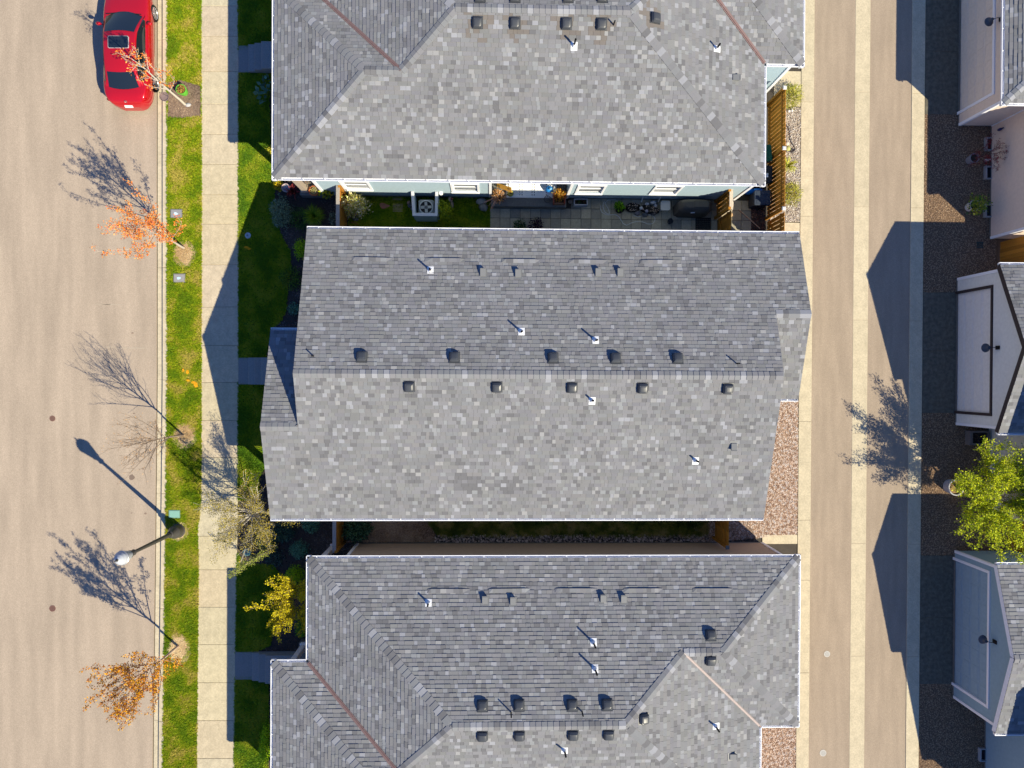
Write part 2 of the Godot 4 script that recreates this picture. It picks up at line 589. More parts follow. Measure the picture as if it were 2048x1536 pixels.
func walls(house: Node3D, foot: Array, y1: float, colour: Color, foundation := 0.28, holes := {}, trim: Material = null) -> void:
	# foot runs round the house so that outside lies to the right of each edge when seen from above with z down
	var inner := mb(Color(0.05, 0.05, 0.05))
	var base := mb()
	var k := foot.size()
	for i in k:
		var a: Vector2 = foot[i]
		var e: Vector2 = foot[(i + 1) % k]
		var d := (e - a).normalized()
		var out := Vector2(d.y, -d.x)
		var b := mb(colour)
		siding(b, a, e, foundation, y1, out, holes.get(i, []))
		put(b, "wall", M.paint, house)
		var cf := mb()
		var o2 := out * 0.004
		var lo := a + o2
		var hi := e + o2
		cf.quad(Vector3(hi.x, -0.1, hi.y), Vector3(lo.x, -0.1, lo.y), Vector3(lo.x, foundation, lo.y), Vector3(hi.x, foundation, hi.y))
		put(cf, "foundation", M.dark_concrete, house)
		# corner board
		if trim:
			var cb := mb()
			cb.box(Vector3(a.x - 0.055, foundation, a.y - 0.055), Vector3(a.x + 0.055, y1, a.y + 0.055))
			put(cb, "corner_board", trim, house)

func soffit(house: Node3D, poly: PackedVector2Array, y: float, m: Material) -> void:
	var b := mb()
	b.flat(poly, y)
	put(b, "soffit", m, house)

# roof fittings; y is the roof's own height at that point
func turtle_vent(roof: Node3D, at: Vector3, s3: Vector3, nrm: Vector3, size := 0.36) -> void:
	# a domed box vent: flange and hood, open towards the eave
	var X := nrm.cross(-s3)
	var T := Transform3D(Basis(X, nrm, -s3), at)
	var f := mb(); f.xf = T
	f.box(Vector3(-size * 0.53, 0.006, -size * 0.6), Vector3(size * 0.53, 0.028, size * 0.53))
	var fl := put(f, "roof_vent", M.vent, roof)
	var b := mb(); b.xf = T
	var h := size * 0.42
	var seg := 7
	var P := func(i: int, k: int) -> Vector3:
		var u := -1.0 + 2.0 * i / seg
		var w := -1.0 + 2.0 * k / seg
		var e := 1.0 - pow(maxf(absf(u), absf(w)), 6.0)
		var cx := u * size * 0.5 * (1.0 - 0.08 * pow(absf(w), 4.0))
		var cz := w * size * 0.5 * (1.0 - 0.08 * pow(absf(u), 4.0))
		return Vector3(cx, 0.028 + h * (0.45 + 0.55 * e) * (1.0 - 0.10 * (u * u + w * w)), cz)
	for i in seg:
		for k in seg:
			b.quad(P.call(i, k + 1), P.call(i + 1, k + 1), P.call(i + 1, k), P.call(i, k))
	for i in seg:
		for s in [[i, 0, i + 1, 0], [i + 1, seg, i, seg], [0, i + 1, 0, i], [seg, i, seg, i + 1]]:
			var a: Vector3 = P.call(s[0], s[1])
			var d: Vector3 = P.call(s[2], s[3])
			b.quad(Vector3(a.x, 0.018, a.z), a, d, Vector3(d.x, 0.018, d.z))
	put(b, "vent_hood", M.vent, roof)

func slant_vent(roof: Node3D, at: Vector3, s3: Vector3, nrm: Vector3, w := 0.2, l := 0.24) -> void:
	# an exhaust vent: a wedge that opens towards the eave
	var T := Transform3D(Basis(nrm.cross(-s3), nrm, -s3), at)
	var b := mb(); b.xf = T
	var h := 0.15
	var p := [Vector3(-w / 2, 0.01, l / 2), Vector3(w / 2, 0.01, l / 2), Vector3(w / 2, h, l / 2 + 0.02), Vector3(-w / 2, h, l / 2 + 0.02), Vector3(-w / 2, 0.01, -l / 2), Vector3(w / 2, 0.01, -l / 2), Vector3(w / 2, 0.05, -l / 2), Vector3(-w / 2, 0.05, -l / 2)]
	b.quad(p[3], p[2], p[6], p[7]); b.quad(p[1], p[5], p[6], p[2]); b.quad(p[4], p[0], p[3], p[7]); b.quad(p[5], p[4], p[7], p[6])
	b.quad(p[0] + Vector3(0, 0, -0.03), p[1] + Vector3(0, 0, -0.03), p[2] + Vector3(0, 0, -0.03), p[3] + Vector3(0, 0, -0.03))
	b.box(Vector3(-w * 0.75, 0.006, -l * 0.8), Vector3(w * 0.75, 0.016, l * 0.7))
	put(b, "exhaust_vent", M.grey_vent, roof)

func vent_pipe(roof: Node3D, at: Vector3, s3: Vector3, nrm: Vector3, h := 0.36, white := true, r := 0.035) -> void:
	if white:
		var T := Transform3D(Basis(nrm.cross(-s3), nrm, -s3), at)
		var f := mb(); f.xf = T
		f.box(Vector3(-0.115, 0.012, -0.13), Vector3(0.115, 0.022, 0.15))
		f.xf = Transform3D(Basis.IDENTITY, at)
		f.lathe([Vector2(0.085, 0.01), Vector2(r + 0.012, 0.14), Vector2(r + 0.002, 0.15)], 10)
		put(f, "pipe_flashing", M.flashing, roof)
	var p := mb()
	p.xf = Transform3D(Basis.IDENTITY, at)
	p.lathe([Vector2(r, 0.0), Vector2(r, h), Vector2(r - 0.008, h), Vector2(r - 0.008, h - 0.12), Vector2(0, h - 0.12)], 10)
	put(p, "vent_pipe", M.black, roof)

func intake_slot(roof: Node3D, a: Vector3, b: Vector3, s3: Vector3, nrm: Vector3) -> void:
	# a low vent under a row of shingles: they rise over it and leave a slot towards the eave
	var X := (b - a).normalized()
	var len := a.distance_to(b)
	if X.dot(nrm.cross(-s3)) < 0: a = b; X = -X
	var m := mb(tones[4]); m.xf = Transform3D(Basis(X, nrm, -s3), a)
	var h := 0.055
	var t := 0.16
	var x := 0.0
	var H := func(q: float) -> float: return lerpf(0.022, h, clampf(minf(q, len - q) / t, 0.0, 1.0))
	while x < len - 0.01:
		var w := minf([0.13, 0.17, 0.21, 0.26][rng.randi() % 4], len - x)
		m.col = tones[pick_tone(0.0)]
		var e := x + w
		m.quad(Vector3(x, H.call(x), 0), Vector3(e, H.call(e), 0), Vector3(e, 0.022, -EXPO), Vector3(x, 0.022, -EXPO))
		m.quad(Vector3(x, H.call(x) - 0.012, 0), Vector3(e, H.call(e) - 0.012, 0), Vector3(e, H.call(e), 0), Vector3(x, H.call(x), 0))
		x = e
	put(m, "intake_vent", M.shingle, roof)

# ---------------------------------------------------------------- houses
const EAVE := 3.35

func frame(u: Vector2, pitch := PITCH) -> Array:
	var cs := 1.0 / sqrt(1.0 + pitch * pitch)
	return [Vector3(u.x, pitch, u.y) * cs, Vector3(-u.x * pitch, 1, -u.y * pitch) * cs]

func new_roof(house: Node3D) -> RoofJob:
	var job := RoofJob.new()
	job.roof = Node3D.new()
	job.roof.name = "roof"
	house.add_child(job.roof)
	job.merged = mb(); job.deck = mb()
	return job

func gable_siding(b: MB, a: Vector2, e: Vector2, y0: float, peak: float, sp: float, out: Vector2) -> void:
	# the triangle above y0 whose peak stands sp along the wall
	var d := (e - a).normalized()
	var len := a.distance_to(e)
	var O := Vector3(out.x, 0, out.y)
	var at := func(s: float, y: float, o: float) -> Vector3:
		return Vector3(a.x + d.x * s, y, a.y + d.y * s) + O * o
	var flip := Vector3(d.x, 0, d.y).cross(Vector3.UP).dot(O) < 0
	var y := y0
	while y < peak - 0.01:
		var h := minf(0.165, peak - y)
		var f0 := (y - y0) / (peak - y0)
		var f1 := (y + h - y0) / (peak - y0)
		var p := [at.call(sp * f0, y, 0.026), at.call(lerpf(len, sp, f0), y, 0.026), at.call(lerpf(len, sp, f1), y + h, 0.010), at.call(sp * f1, y + h, 0.010)]
		if flip: p.reverse()
		b.quad(p[0], p[1], p[2], p[3])
		var q := [at.call(sp * f0, y, 0.0), at.call(lerpf(len, sp, f0), y, 0.0)]
		if flip: b.quad(q[1], q[0], p[3], p[2])
		else: b.quad(q[0], q[1], p[1], p[0])
		y += 0.165

func rake(house: Node3D, a: Vector3, b: Vector3, out: Vector3, m: Material, h := 0.16, t := 0.035) -> void:
	# the board along a gable's sloping edge
	var r := mb()
	r.bar(a - Vector3.UP * (h / 2 + 0.004) - out * (t / 2), b - Vector3.UP * (h / 2 + 0.004) - out * (t / 2), t, h)
	put(r, "rake_board", m, house)

func hip_house(oz: float, colour: Color, trim: Material, label: String, alcove: bool, warm: float, stains := []) -> Array:
	var house := thing("house", label, "house", Vector3.ZERO, 0, "houses between the street and the alley")
	var ww := -8.03; var mw := -6.75; var me := 10.14; var ew := 11.57
	var n := 6.52 + oz; var s := 17.44 + oz; var wn := 10.33 + oz; var es := 13.0 + oz
	# gutters round the eaves (outer lip lines)
	for r in [[mw, n, ew, n, 0, -1], [ew, n, ew, es, 1, 0], [ew, es, me, es, 0, 1], [me, es, me, s, 1, 0], [me, s, ww, s, 0, 1], [ww, s, ww, wn, -1, 0], [ww, wn, mw, wn, 0, -1], [mw, wn, mw, n, -1, 0]]:
		var a := Vector2(r[0], r[1])
		var e := Vector2(r[2], r[3])
		eave(house, a, e, Vector2(r[4], r[5]), EAVE, trim, 0.74)
	var g := 0.1
	ww += g; mw += g; me -= g; ew -= g; n += g; s -= g; wn += g; es -= g
	var h1 := (s - n) / 2; var h2 := (s - wn) / 2; var h3 := (es - n) / 2
	var RW := Vector2(mw + h1, n + h1)
	var RE := Vector2(me - h1, n + h1)
	var A2 := Vector2(ww + h2, s - h2)
	var M2 := Vector2(mw + h2, s - h2)
	var A3 := Vector2(ew - h3, n + h3)
	var M3 := Vector2(me - h3, n + h3)
	var job := new_roof(house)
	job.warm = warm
	job.stains = stains
	var up := func(p: Vector2, rise: float) -> Vector3: return Vector3(p.x, EAVE + rise * PITCH, p.y)
	tile_plane(job, [Vector2(mw, n), Vector2(ew, n), A3, M3, RE, RW], Vector2(mw, n), Vector2(0, 1), EAVE)
	tile_plane(job, [Vector2(me, s), Vector2(ww, s), A2, M2, RW, RE], Vector2(me, s), Vector2(0, -1), EAVE)
	tile_plane(job, [Vector2(mw, n), RW, M2, Vector2(mw, wn)], Vector2(mw, n), Vector2(1, 0), EAVE)
	tile_plane(job, [Vector2(ww, wn), A2, Vector2(ww, s)], Vector2(ww, wn), Vector2(1, 0), EAVE)
	tile_plane(job, [Vector2(ww, wn), Vector2(mw, wn), M2, A2], Vector2(ww, wn), Vector2(0, 1), EAVE)
	tile_plane(job, [Vector2(me, s), RE, M3, Vector2(me, es)], Vector2(me, s), Vector2(-1, 0), EAVE)
	tile_plane(job, [Vector2(ew, n), A3, Vector2(ew, es)], Vector2(ew, n), Vector2(-1, 0), EAVE)
	tile_plane(job, [Vector2(ew, es), Vector2(me, es), M3, A3], Vector2(ew, es), Vector2(0, -1), EAVE)
	finish_tiles(job)
	var nN: Vector3 = frame(Vector2(0, 1))[1]
	var nS: Vector3 = frame(Vector2(0, -1))[1]
	var nW: Vector3 = frame(Vector2(1, 0))[1]
	var nE: Vector3 = frame(Vector2(-1, 0))[1]
	var Z := func(p: Vector2) -> Vector3: return up.call(p, 0.0)
	caps(job, Z.call(Vector2(mw, n)), up.call(RW, h1), nN, nW)
	caps(job, Z.call(Vector2(ww, s)), up.call(A2, h2), nS, nW)
	caps(job, Z.call(Vector2(ww, wn)), up.call(A2, h2), nN, nW)
	caps(job, up.call(M2, h2), up.call(RW, h1), nS, nW)
	caps(job, Z.call(Vector2(ew, n)), up.call(A3, h3), nN, nE)
	caps(job, Z.call(Vector2(ew, es)), up.call(A3, h3), nS, nE)
	caps(job, up.call(M3, h3), up.call(RE, h1), nN, nE)
	caps(job, Z.call(Vector2(me, s)), up.call(RE, h1), nS, nE)
	caps(job, up.call(RW, h1), up.call(RE, h1), nN, nS)
	caps(job, up.call(A2, h2), up.call(M2, h2), nN, nS)
	caps(job, up.call(M3, h3), up.call(A3, h3), nN, nS)
	valley(job, Z.call(Vector2(mw, wn)), up.call(M2, h2), nW, nN, M.valley)
	valley(job, Z.call(Vector2(me, es)), up.call(M3, h3), nE, nS, M.pale_valley if oz == 0.0 else M.valley, 0.05 if oz == 0.0 else 0.075)
	# walls
	var i := 0.2
	var W1 := ww + 1.5; var WM := mw + 1.2
	var foot := [Vector2(WM, n + i), Vector2(ew - i, n + i), Vector2(ew - i, es - i), Vector2(me - 0.05, es - i), Vector2(me - 0.05, s - i)]
	var holes := {}
	if alcove:
		foot.append_array([Vector2(3.06, s - i), Vector2(3.06, s - i - 2.2), Vector2(-0.08, s - i - 2.2), Vector2(-0.08, s - i)])
		# windows of the long side wall; distances run back from its east end
		var a0: float = me - 0.05
		holes[4] = [[a0 - 7.31, a0 - 6.36, 1.09, 2.19], [a0 - 4.33, a0 - 3.38, 1.03, 2.13]]
		var a1 := -0.08
		holes[8] = [[a1 + 0.59, a1 + 1.54, 1.03, 2.13], [a1 + 4.80, a1 + 5.75, 1.16, 2.26]]
		for w in [[6.36, 1.09], [3.38, 1.03], [-1.54, 1.03], [-5.75, 1.16]]:
			window(house, Vector3(w[0], w[1], s - i + 0.004), Vector3.RIGHT, Vector3.BACK, 0.95, 1.1, M.white_trim)
	foot.append_array([Vector2(W1 - 0.35, s - i), Vector2(W1 - 0.35, wn + 1.0), Vector2(WM, wn + 1.0)])
	walls(house, foot, EAVE - 0.20, colour, 0.28, holes, trim)
	var so := PackedVector2Array([Vector2(mw, n), Vector2(ew, n), Vector2(ew, es), Vector2(me, es), Vector2(me, s), Vector2(ww, s), Vector2(ww, wn), Vector2(mw, wn)])
	soffit(house, so, EAVE - 0.195, M.white_trim)
	# front porch: floor and posts
	var f := mb()
	f.slab(PackedVector2Array([Vector2(ww + 0.15, wn + 0.35), Vector2(W1 - 0.36, wn + 0.35), Vector2(W1 - 0.36, s - 0.1), Vector2(ww + 0.15, s - 0.1)]), -0.1, 0.46, 0.02)
	put(f, "porch_floor", M.dark_concrete, house)
	var post_trim: Material = M.tan_trim if alcove else trim
	for p in [Vector2(ww + 0.38, s - 0.32), Vector2(ww + 0.38, wn + 0.45), Vector2(mw + 0.2, wn - 0.35), Vector2(mw + 0.2, n + 0.35)]:
		var c := mb()
		var foot_y := 0.46 if p.y > wn else 0.02
		c.box(Vector3(p.x - 0.10, foot_y, p.y - 0.10), Vector3(p.x + 0.10, EAVE - 0.2, p.y + 0.10))
		c.cbox(Vector3(p.x - 0.135, foot_y, p.y - 0.135), Vector3(p.x + 0.135, foot_y + 0.2, p.y + 0.135), 0.02)
		put(c, "porch_post", post_trim, house)
	return [house, job.roof]

func gable_house() -> Array:
	var house := thing("house", "grey gabled house in the middle with rows of box vents along its ridge", "house", Vector3.ZERO, 0, "houses between the street and the alley")
	var mw := -6.75; var pw := -8.05; var me := 10.15; var ge := 11.42
	var n := -5.515; var s := 5.25; var pn := -1.81; var gs := 0.81
	eave(house, Vector2(mw, n), Vector2(ge, n), Vector2(0, -1), EAVE, M.white, 0.86)
	eave(house, Vector2(me, s), Vector2(pw, s), Vector2(0, 1), EAVE, M.white, 0.86)
	eave(house, Vector2(pw, pn), Vector2(mw + 0.3, pn), Vector2(0, -1), EAVE, M.white, 0.7)
	eave(house, Vector2(ge, gs), Vector2(me - 0.3, gs), Vector2(0, 1), EAVE, M.white, 0.7)
	var g := 0.1
	n += g; s -= g; pn += g; gs -= g
	var zc := (n + s) / 2; var zp := (pn + s) / 2; var zg := (n + gs) / 2
	var yr := EAVE + (s - zc) * PITCH; var yp := EAVE + (s - zp) * PITCH; var yg := EAVE + (zg - n) * PITCH
	var job := new_roof(house)
	job.patch = Rect2(-1.55, 3.55, 2.5, 0.62)
	tile_plane(job, [Vector2(mw, n), Vector2(ge, n), Vector2(ge, zg), Vector2(me, zg), Vector2(me, zc), Vector2(mw, zc)], Vector2(mw, n), Vector2(0, 1), EAVE)
	tile_plane(job, [Vector2(me, s), Vector2(pw, s), Vector2(pw, zp), Vector2(mw, zp), Vector2(mw, zc), Vector2(me, zc)], Vector2(me, s), Vector2(0, -1), EAVE)
	tile_plane(job, [Vector2(pw, pn), Vector2(mw + 0.28, pn), Vector2(mw + 0.28, zp), Vector2(pw, zp)], Vector2(pw, pn), Vector2(0, 1), EAVE)
	tile_plane(job, [Vector2(me - 0.28, gs), Vector2(ge, gs), Vector2(ge, zg), Vector2(me - 0.28, zg)], Vector2(ge, gs), Vector2(0, -1), EAVE)
	finish_tiles(job)
	var nN: Vector3 = frame(Vector2(0, 1))[1]
	var nS: Vector3 = frame(Vector2(0, -1))[1]
	caps(job, Vector3(mw, yr, zc), Vector3(me, yr, zc), nN, nS)
	caps(job, Vector3(pw, yp, zp), Vector3(mw + 0.1, yp, zp), nN, nS)
	caps(job, Vector3(ge, yg, zg), Vector3(me - 0.1, yg, zg), nN, nS)
	# rakes
	for r in [[mw, n, EAVE, zc, yr, -1], [mw, zp, yp, zc, yr, -1], [pw, s, EAVE, zp, yp, -1], [pw, pn, EAVE, zp, yp, -1], [me, s, EAVE, zc, yr, 1], [me, zg, yg, zc, yr, 1], [ge, n, EAVE, zg, yg, 1], [ge, gs, EAVE, zg, yg, 1]]:
		rake(house, Vector3(r[0], r[2], r[1]), Vector3(r[0], r[4], r[3]), Vector3(r[5], 0, 0), M.slate_trim)
	var col := Color(0.33, 0.36, 0.39)
	var i := 0.2
	var foot := [Vector2(mw + 0.28, n + i), Vector2(ge - 0.2, n + i), Vector2(ge - 0.2, gs - i), Vector2(me - 0.28, gs - i), Vector2(me - 0.28, s - i), Vector2(mw + 0.28, s - i)]
	walls(house, foot, EAVE - 0.2, col, 0.28, {}, M.slate_trim)
	for w in [[foot[0], foot[5], -1.0, yr], [foot[4], foot[1] * Vector2(0, 1) + Vector2(me - 0.28, 0), 1.0, yr]]:
		var b := mb(col)
		var a: Vector2 = w[0]
		var e: Vector2 = w[1]
		gable_siding(b, a, e, EAVE - 0.2, yr - 0.08, a.distance_to(e) / 2, Vector2(w[2], 0))
		put(b, "gable_wall", M.paint, house)
	var gg := mb(col)
	gable_siding(gg, foot[1], foot[2], EAVE - 0.2, yg - 0.08, foot[1].distance_to(foot[2]) / 2, Vector2(1, 0))
	put(gg, "gable_wall", M.paint, house)
	soffit(house, PackedVector2Array([Vector2(mw, n), Vector2(ge, n), Vector2(ge, gs), Vector2(me, gs), Vector2(me, s), Vector2(pw, s), Vector2(pw, pn), Vector2(mw, pn)]), EAVE - 0.195, M.white_trim)
	# porch front: a boarded gable on posts over a raised floor
	var pg := mb(col)
	gable_siding(pg, Vector2(pw + 0.25, s - i), Vector2(pw + 0.25, pn + i), EAVE - 0.2, yp - 0.08, (s - pn - 2 * i) / 2, Vector2(-1, 0))
	put(pg, "gable_wall", M.paint, house)
	var f := mb()
	f.slab(PackedVector2Array([Vector2(pw + 0.15, pn + 0.2), Vector2(mw + 0.27, pn + 0.2), Vector2(mw + 0.27, s - 0.2), Vector2(pw + 0.15, s - 0.2)]), -0.1, 0.46, 0.02)
	put(f, "porch_floor", M.dark_concrete, house)
	for z in [pn + 0.35, zp - 0.9, zp + 0.9, s - 0.35]:
		var c := mb()
		c.box(Vector3(pw + 0.22, 0.46, z - 0.1), Vector3(pw + 0.42, EAVE - 0.2, z + 0.1))
		put(c, "porch_post", M.white_trim, house)
	return [house, job.roof]

func fit_roof(roof: Node3D, u: Vector2, items: Array) -> void:
	var fr := frame(u)
	for it in items:
		match it[0]:
			"turtle": turtle_vent(roof, it[1], fr[0], fr[1])
			"slant": slant_vent(roof, it[1], fr[0], fr[1])
			"pipe": vent_pipe(roof, it[1], fr[0], fr[1], it[2] if it.size() > 2 else 0.38)
			"bare": vent_pipe(roof, it[1], fr[0], fr[1], it[2] if it.size() > 2 else 0.3, false, 0.025)
			"slot": intake_slot(roof, it[1], it[2], fr[0], fr[1])

func garage_lamp(house: Node3D, z: float, y: float, x := 19.6) -> void:
	var b := mb()
	b.cbox(Vector3(x - 0.05, y - 0.02, z - 0.075), Vector3(x, y + 0.2, z + 0.075), 0.01)
	var plate := put(b, "wall_lamp", M.black, house)
	var p := mb()
	p.tube([Vector3(x - 0.04, y + 0.1, z), Vector3(x - 0.12, y + 0.16, z), Vector3(x - 0.24, y + 0.16, z), Vector3(x - 0.32, y + 0.06, z)], [0.012, 0.012, 0.012, 0.012], 6)
	put(p, "lamp_arm", M.black, plate)
	var s := mb()
	s.xf = Transform3D(Basis.IDENTITY, Vector3(x - 0.34, y - 0.16, z))
	s.lathe([Vector2(0.175, 0.0), Vector2(0.165, 0.03), Vector2(0.09, 0.11), Vector2(0.065, 0.17), Vector2(0.06, 0.22), Vector2(0.0, 0.235)], 20)
	put(s, "lamp_shade", M.lamp_shade, plate)

func garage_door(house: Node3D, x: float, z0: float, z1: float, h: float, y0: float, colour: Color, trim: Material, tw := 0.11) -> void:
	var d := mb()
	var y := y0
	var rows := 4
	var dy := (h - y0) / rows
	var door := Node3D.new()
	door.name = "garage_door"
	house.add_child(door, true)
	var panel := mb(colour)
	panel.cbox(Vector3(0, 0, 0), Vector3(0.03, dy - 0.008, z1 - z0), 0.004)
	var k := 8
	for i in k:
		var w := (z1 - z0) / k
		panel.box(Vector3(-0.012, 0.07, i * w + 0.06), Vector3(0.0, dy - 0.08, (i + 1) * w - 0.06))
	var pm := panel.mesh()
	for r in rows:
		var o := node_of(pm, "door_panel", M.paint, door)
		o.position = Vector3(x + 0.03, y0 + r * dy, z0)
	# casing
	d.box(Vector3(x - 0.055, 0.0, z0 - tw), Vector3(x + 0.05, h + tw, z0))
	d.box(Vector3(x - 0.055, 0.0, z1), Vector3(x + 0.05, h + tw, z1 + tw))
	d.box(Vector3(x - 0.056, h, z0), Vector3(x + 0.05, h + tw + 0.001, z1))
	put(d, "door_casing", trim, house)

func garage_house(label: String, colour: Color, door_colour: Color, trim: Material, casing: Material, zn: float, zs: float, peak: float, zs2: float, hip: bool, door: Array, lamp_z: float) -> Array:
	# the rear of a house across the alley: a garage with its end to the alley, the main block set back behind it
	var house := thing("house", label, "house", Vector3.ZERO, 0, "houses across the alley")
	var xw := 19.36      # garage roof edge
	var xm := 20.72      # main roof edge
	var ye := 2.9
	var pitch := (peak - ye) / ((zs - zn) / 2 - 0.1)
	var xe := 33.0
	eave(house, Vector2(xe, zn), Vector2(xw, zn), Vector2(0, -1), ye, trim, 0.8)
	eave(house, Vector2(xw, zs), Vector2(xm + (0.0 if hip else 0.3), zs), Vector2(0, 1), ye, trim, 0.8)
	eave(house, Vector2(xm, zs2), Vector2(xe, zs2), Vector2(0, 1), ye, trim, 0.8)
	if hip:
		eave(house, Vector2(xw, zn), Vector2(xw, zs), Vector2(-1, 0), ye, trim, 0.8)
		eave(house, Vector2(xm, zs), Vector2(xm, zs2), Vector2(-1, 0), ye, trim, 0.8)
	var g := 0.1
	zn += g; zs -= g; zs2 -= g
	if hip: xw += g; xm += g
	var zg := (zn + zs) / 2; var zc := (zn + zs2) / 2
	var h3 := (zs - zn) / 2; var h1 := (zs2 - zn) / 2
	var yg := ye + h3 * pitch; var yr := ye + h1 * pitch
	var job := new_roof(house)
	var nN: Vector3 = frame(Vector2(0, 1), pitch)[1]
	var nS: Vector3 = frame(Vector2(0, -1), pitch)[1]
	var nW: Vector3 = frame(Vector2(1, 0), pitch)[1]
	if hip:
		var A := Vector2(xw + h3, zg)
		var R := Vector2(xm + h1, zc)
		var Mm := Vector2(xm + h3, zg)
		tile_plane(job, [Vector2(xw, zn), Vector2(xe, zn), Vector2(xe, zc), R, Mm, A], Vector2(xw, zn), Vector2(0, 1), ye, pitch)
		tile_plane(job, [Vector2(xe, zs2), Vector2(xm, zs2), R, Vector2(xe, zc)], Vector2(xe, zs2), Vector2(0, -1), ye, pitch)
		tile_plane(job, [Vector2(xw, zn), A, Vector2(xw, zs)], Vector2(xw, zn), Vector2(1, 0), ye, pitch)
		tile_plane(job, [Vector2(xw, zs), A, Mm, Vector2(xm, zs)], Vector2(xw, zs), Vector2(0, -1), ye, pitch)
		tile_plane(job, [Vector2(xm, zs), Mm, R, Vector2(xm, zs2)], Vector2(xm, zs), Vector2(1, 0), ye, pitch)
		finish_tiles(job)
		caps(job, Vector3(xw, ye, zs), Vector3(A.x, yg, A.y), nS, nW)
		caps(job, Vector3(xw, ye, zn), Vector3(A.x, yg, A.y), nN, nW)
		caps(job, Vector3(xm, ye, zs2), Vector3(R.x, yr, R.y), nS, nW)
	else:
		tile_plane(job, [Vector2(xw, zn), Vector2(xe, zn), Vector2(xe, zc), Vector2(xm, zc), Vector2(xm, zg), Vector2(xw, zg)], Vector2(xw, zn), Vector2(0, 1), ye, pitch)
		tile_plane(job, [Vector2(xm + 0.3, zs), Vector2(xw, zs), Vector2(xw, zg), Vector2(xm + 0.3, zg)], Vector2(xw, zs), Vector2(0, -1), ye, pitch)
		tile_plane(job, [Vector2(xe, zs2), Vector2(xm, zs2), Vector2(xm, zc), Vector2(xe, zc)], Vector2(xe, zs2), Vector2(0, -1), ye, pitch)
		finish_tiles(job)
		caps(job, Vector3(xw, yg, zg), Vector3(xm, yg, zg), nN, nS)
		caps(job, Vector3(xm, yr, zc), Vector3(xm + 6, yr, zc), nN, nS)
		for r in [[xw, zn, ye, zg, yg], [xw, zs, ye, zg, yg], [xm, zs2, ye, zc, yr], [xm, zg, yg, zc, yr]]:
			rake(house, Vector3(r[0], r[2], r[1]), Vector3(r[0], r[4], r[3]), Vector3(-1, 0, 0), casing, 0.2, 0.04)
	var i := 0.16
	var xg := 19.6
	var xb := 21.0
	var foot := [Vector2(xg, zn + i), Vector2(xe, zn + i), Vector2(xe, zs2 - i), Vector2(xb, zs2 - i), Vector2(xb, zs - i), Vector2(xg, zs - i)]
	walls(house, foot, ye - 0.02 if not hip else ye - 0.2, colour, 0.12, {5: [[zs - i - door[1], zs - i - door[0], 0.0, door[2]]]}, casing if hip else trim)
	if not hip:
		for w in [[foot[5], foot[0], yg], [foot[3], Vector2(xb, zn + i), yr]]:
			var b := mb(colour)
			var a: Vector2 = w[0]
			var e: Vector2 = w[1]
			gable_siding(b, a, e, ye - 0.02, w[2] - 0.05, a.distance_to(e) / 2, Vector2(-1, 0))
			put(b, "gable_wall", M.paint, house)
	if not hip: xw = xg + 0.02; xm = xb + 0.02
	soffit(house, PackedVector2Array([Vector2(xw, zn), Vector2(xe, zn), Vector2(xe, zs2), Vector2(xm, zs2), Vector2(xm, zs), Vector2(xw, zs)]), ye - 0.195 if hip else ye - 0.03, trim)
	garage_door(house, xg, door[0], door[1], door[2], 0.03, door_colour, casing)
	garage_lamp(house, lamp_z, 2.45)
	return [house, job.roof]

# ---------------------------------------------------------------- ground
func poly(a: Array) -> PackedVector2Array:
	return PackedVector2Array(a)

func sheet(called: String, pts: PackedVector2Array, y0: float, y1: float, m: Material, label := "") -> MeshInstance3D:
	var b := mb()
	b.slab(pts, y0, y1)
	var o := put(b, called, m)
	kind(o, "structure", label)
	return o

func in_poly(p: Vector2, polys: Array) -> bool:
	for q in polys:
		if Geometry2D.is_point_in_polygon(p, q): return true
	return false

func scatter(called: String, label: String, m: Material, mesh: Mesh, area: PackedVector2Array, per_m2: float, y: float, size: Vector2, colours: Array, flatness := 1.0, skip := [], patch := 0.5, parent: Node = null) -> void:
	# many small pieces strewn over an area: one mass that nobody could count
	var lo := Vector2(INF, INF)
	var hi := Vector2(-INF, -INF)
	for p in area: lo = lo.min(p); hi = hi.max(p)
	var nz := FastNoiseLite.new()
	nz.seed = rng.randi() % 1000; nz.frequency = patch
	var T := []
	var C := []
	var k := int((hi.x - lo.x) * (hi.y - lo.y) * per_m2)
	for i in k:
		var p := Vector2(rng.randf_range(lo.x, hi.x), rng.randf_range(lo.y, hi.y))
		if not Geometry2D.is_point_in_polygon(p, area) or in_poly(p, skip): continue
		var s := rng.randf_range(size.x, size.y)
		var b := Basis(Vector3.UP, rng.randf() * TAU)
		if flatness > 0: b = b * Basis(Vector3.RIGHT, rng.randf_range(-flatness, flatness)) * Basis(Vector3.BACK, rng.randf_range(-flatness, flatness))
		T.append(Transform3D(b.scaled_local(Vector3.ONE * s), Vector3(p.x, y, p.y)))
		var f := clampf(0.5 + nz.get_noise_2d(p.x, p.y) * 1.35 + rng.randf_range(-0.35, 0.35), 0, 0.999) * (colours.size() - 1)
		C.append((colours[int(f)] as Color).lerp(colours[int(f) + 1], f - int(f)))
	var mm := MultiMesh.new()
	mm.transform_format = MultiMesh.TRANSFORM_3D
	mm.use_colors = true
	mm.mesh = mesh
	mm.instance_count = T.size()
	for i in T.size():
		mm.set_instance_transform(i, T[i]); mm.set_instance_color(i, C[i])
	var o := MultiMeshInstance3D.new()
	o.multimesh = mm
	o.material_override = m
	if parent: o.name = called; parent.add_child(o, true)
	else: o.name = numbered(called); add_child(o)
	kind(o, "stuff", label)

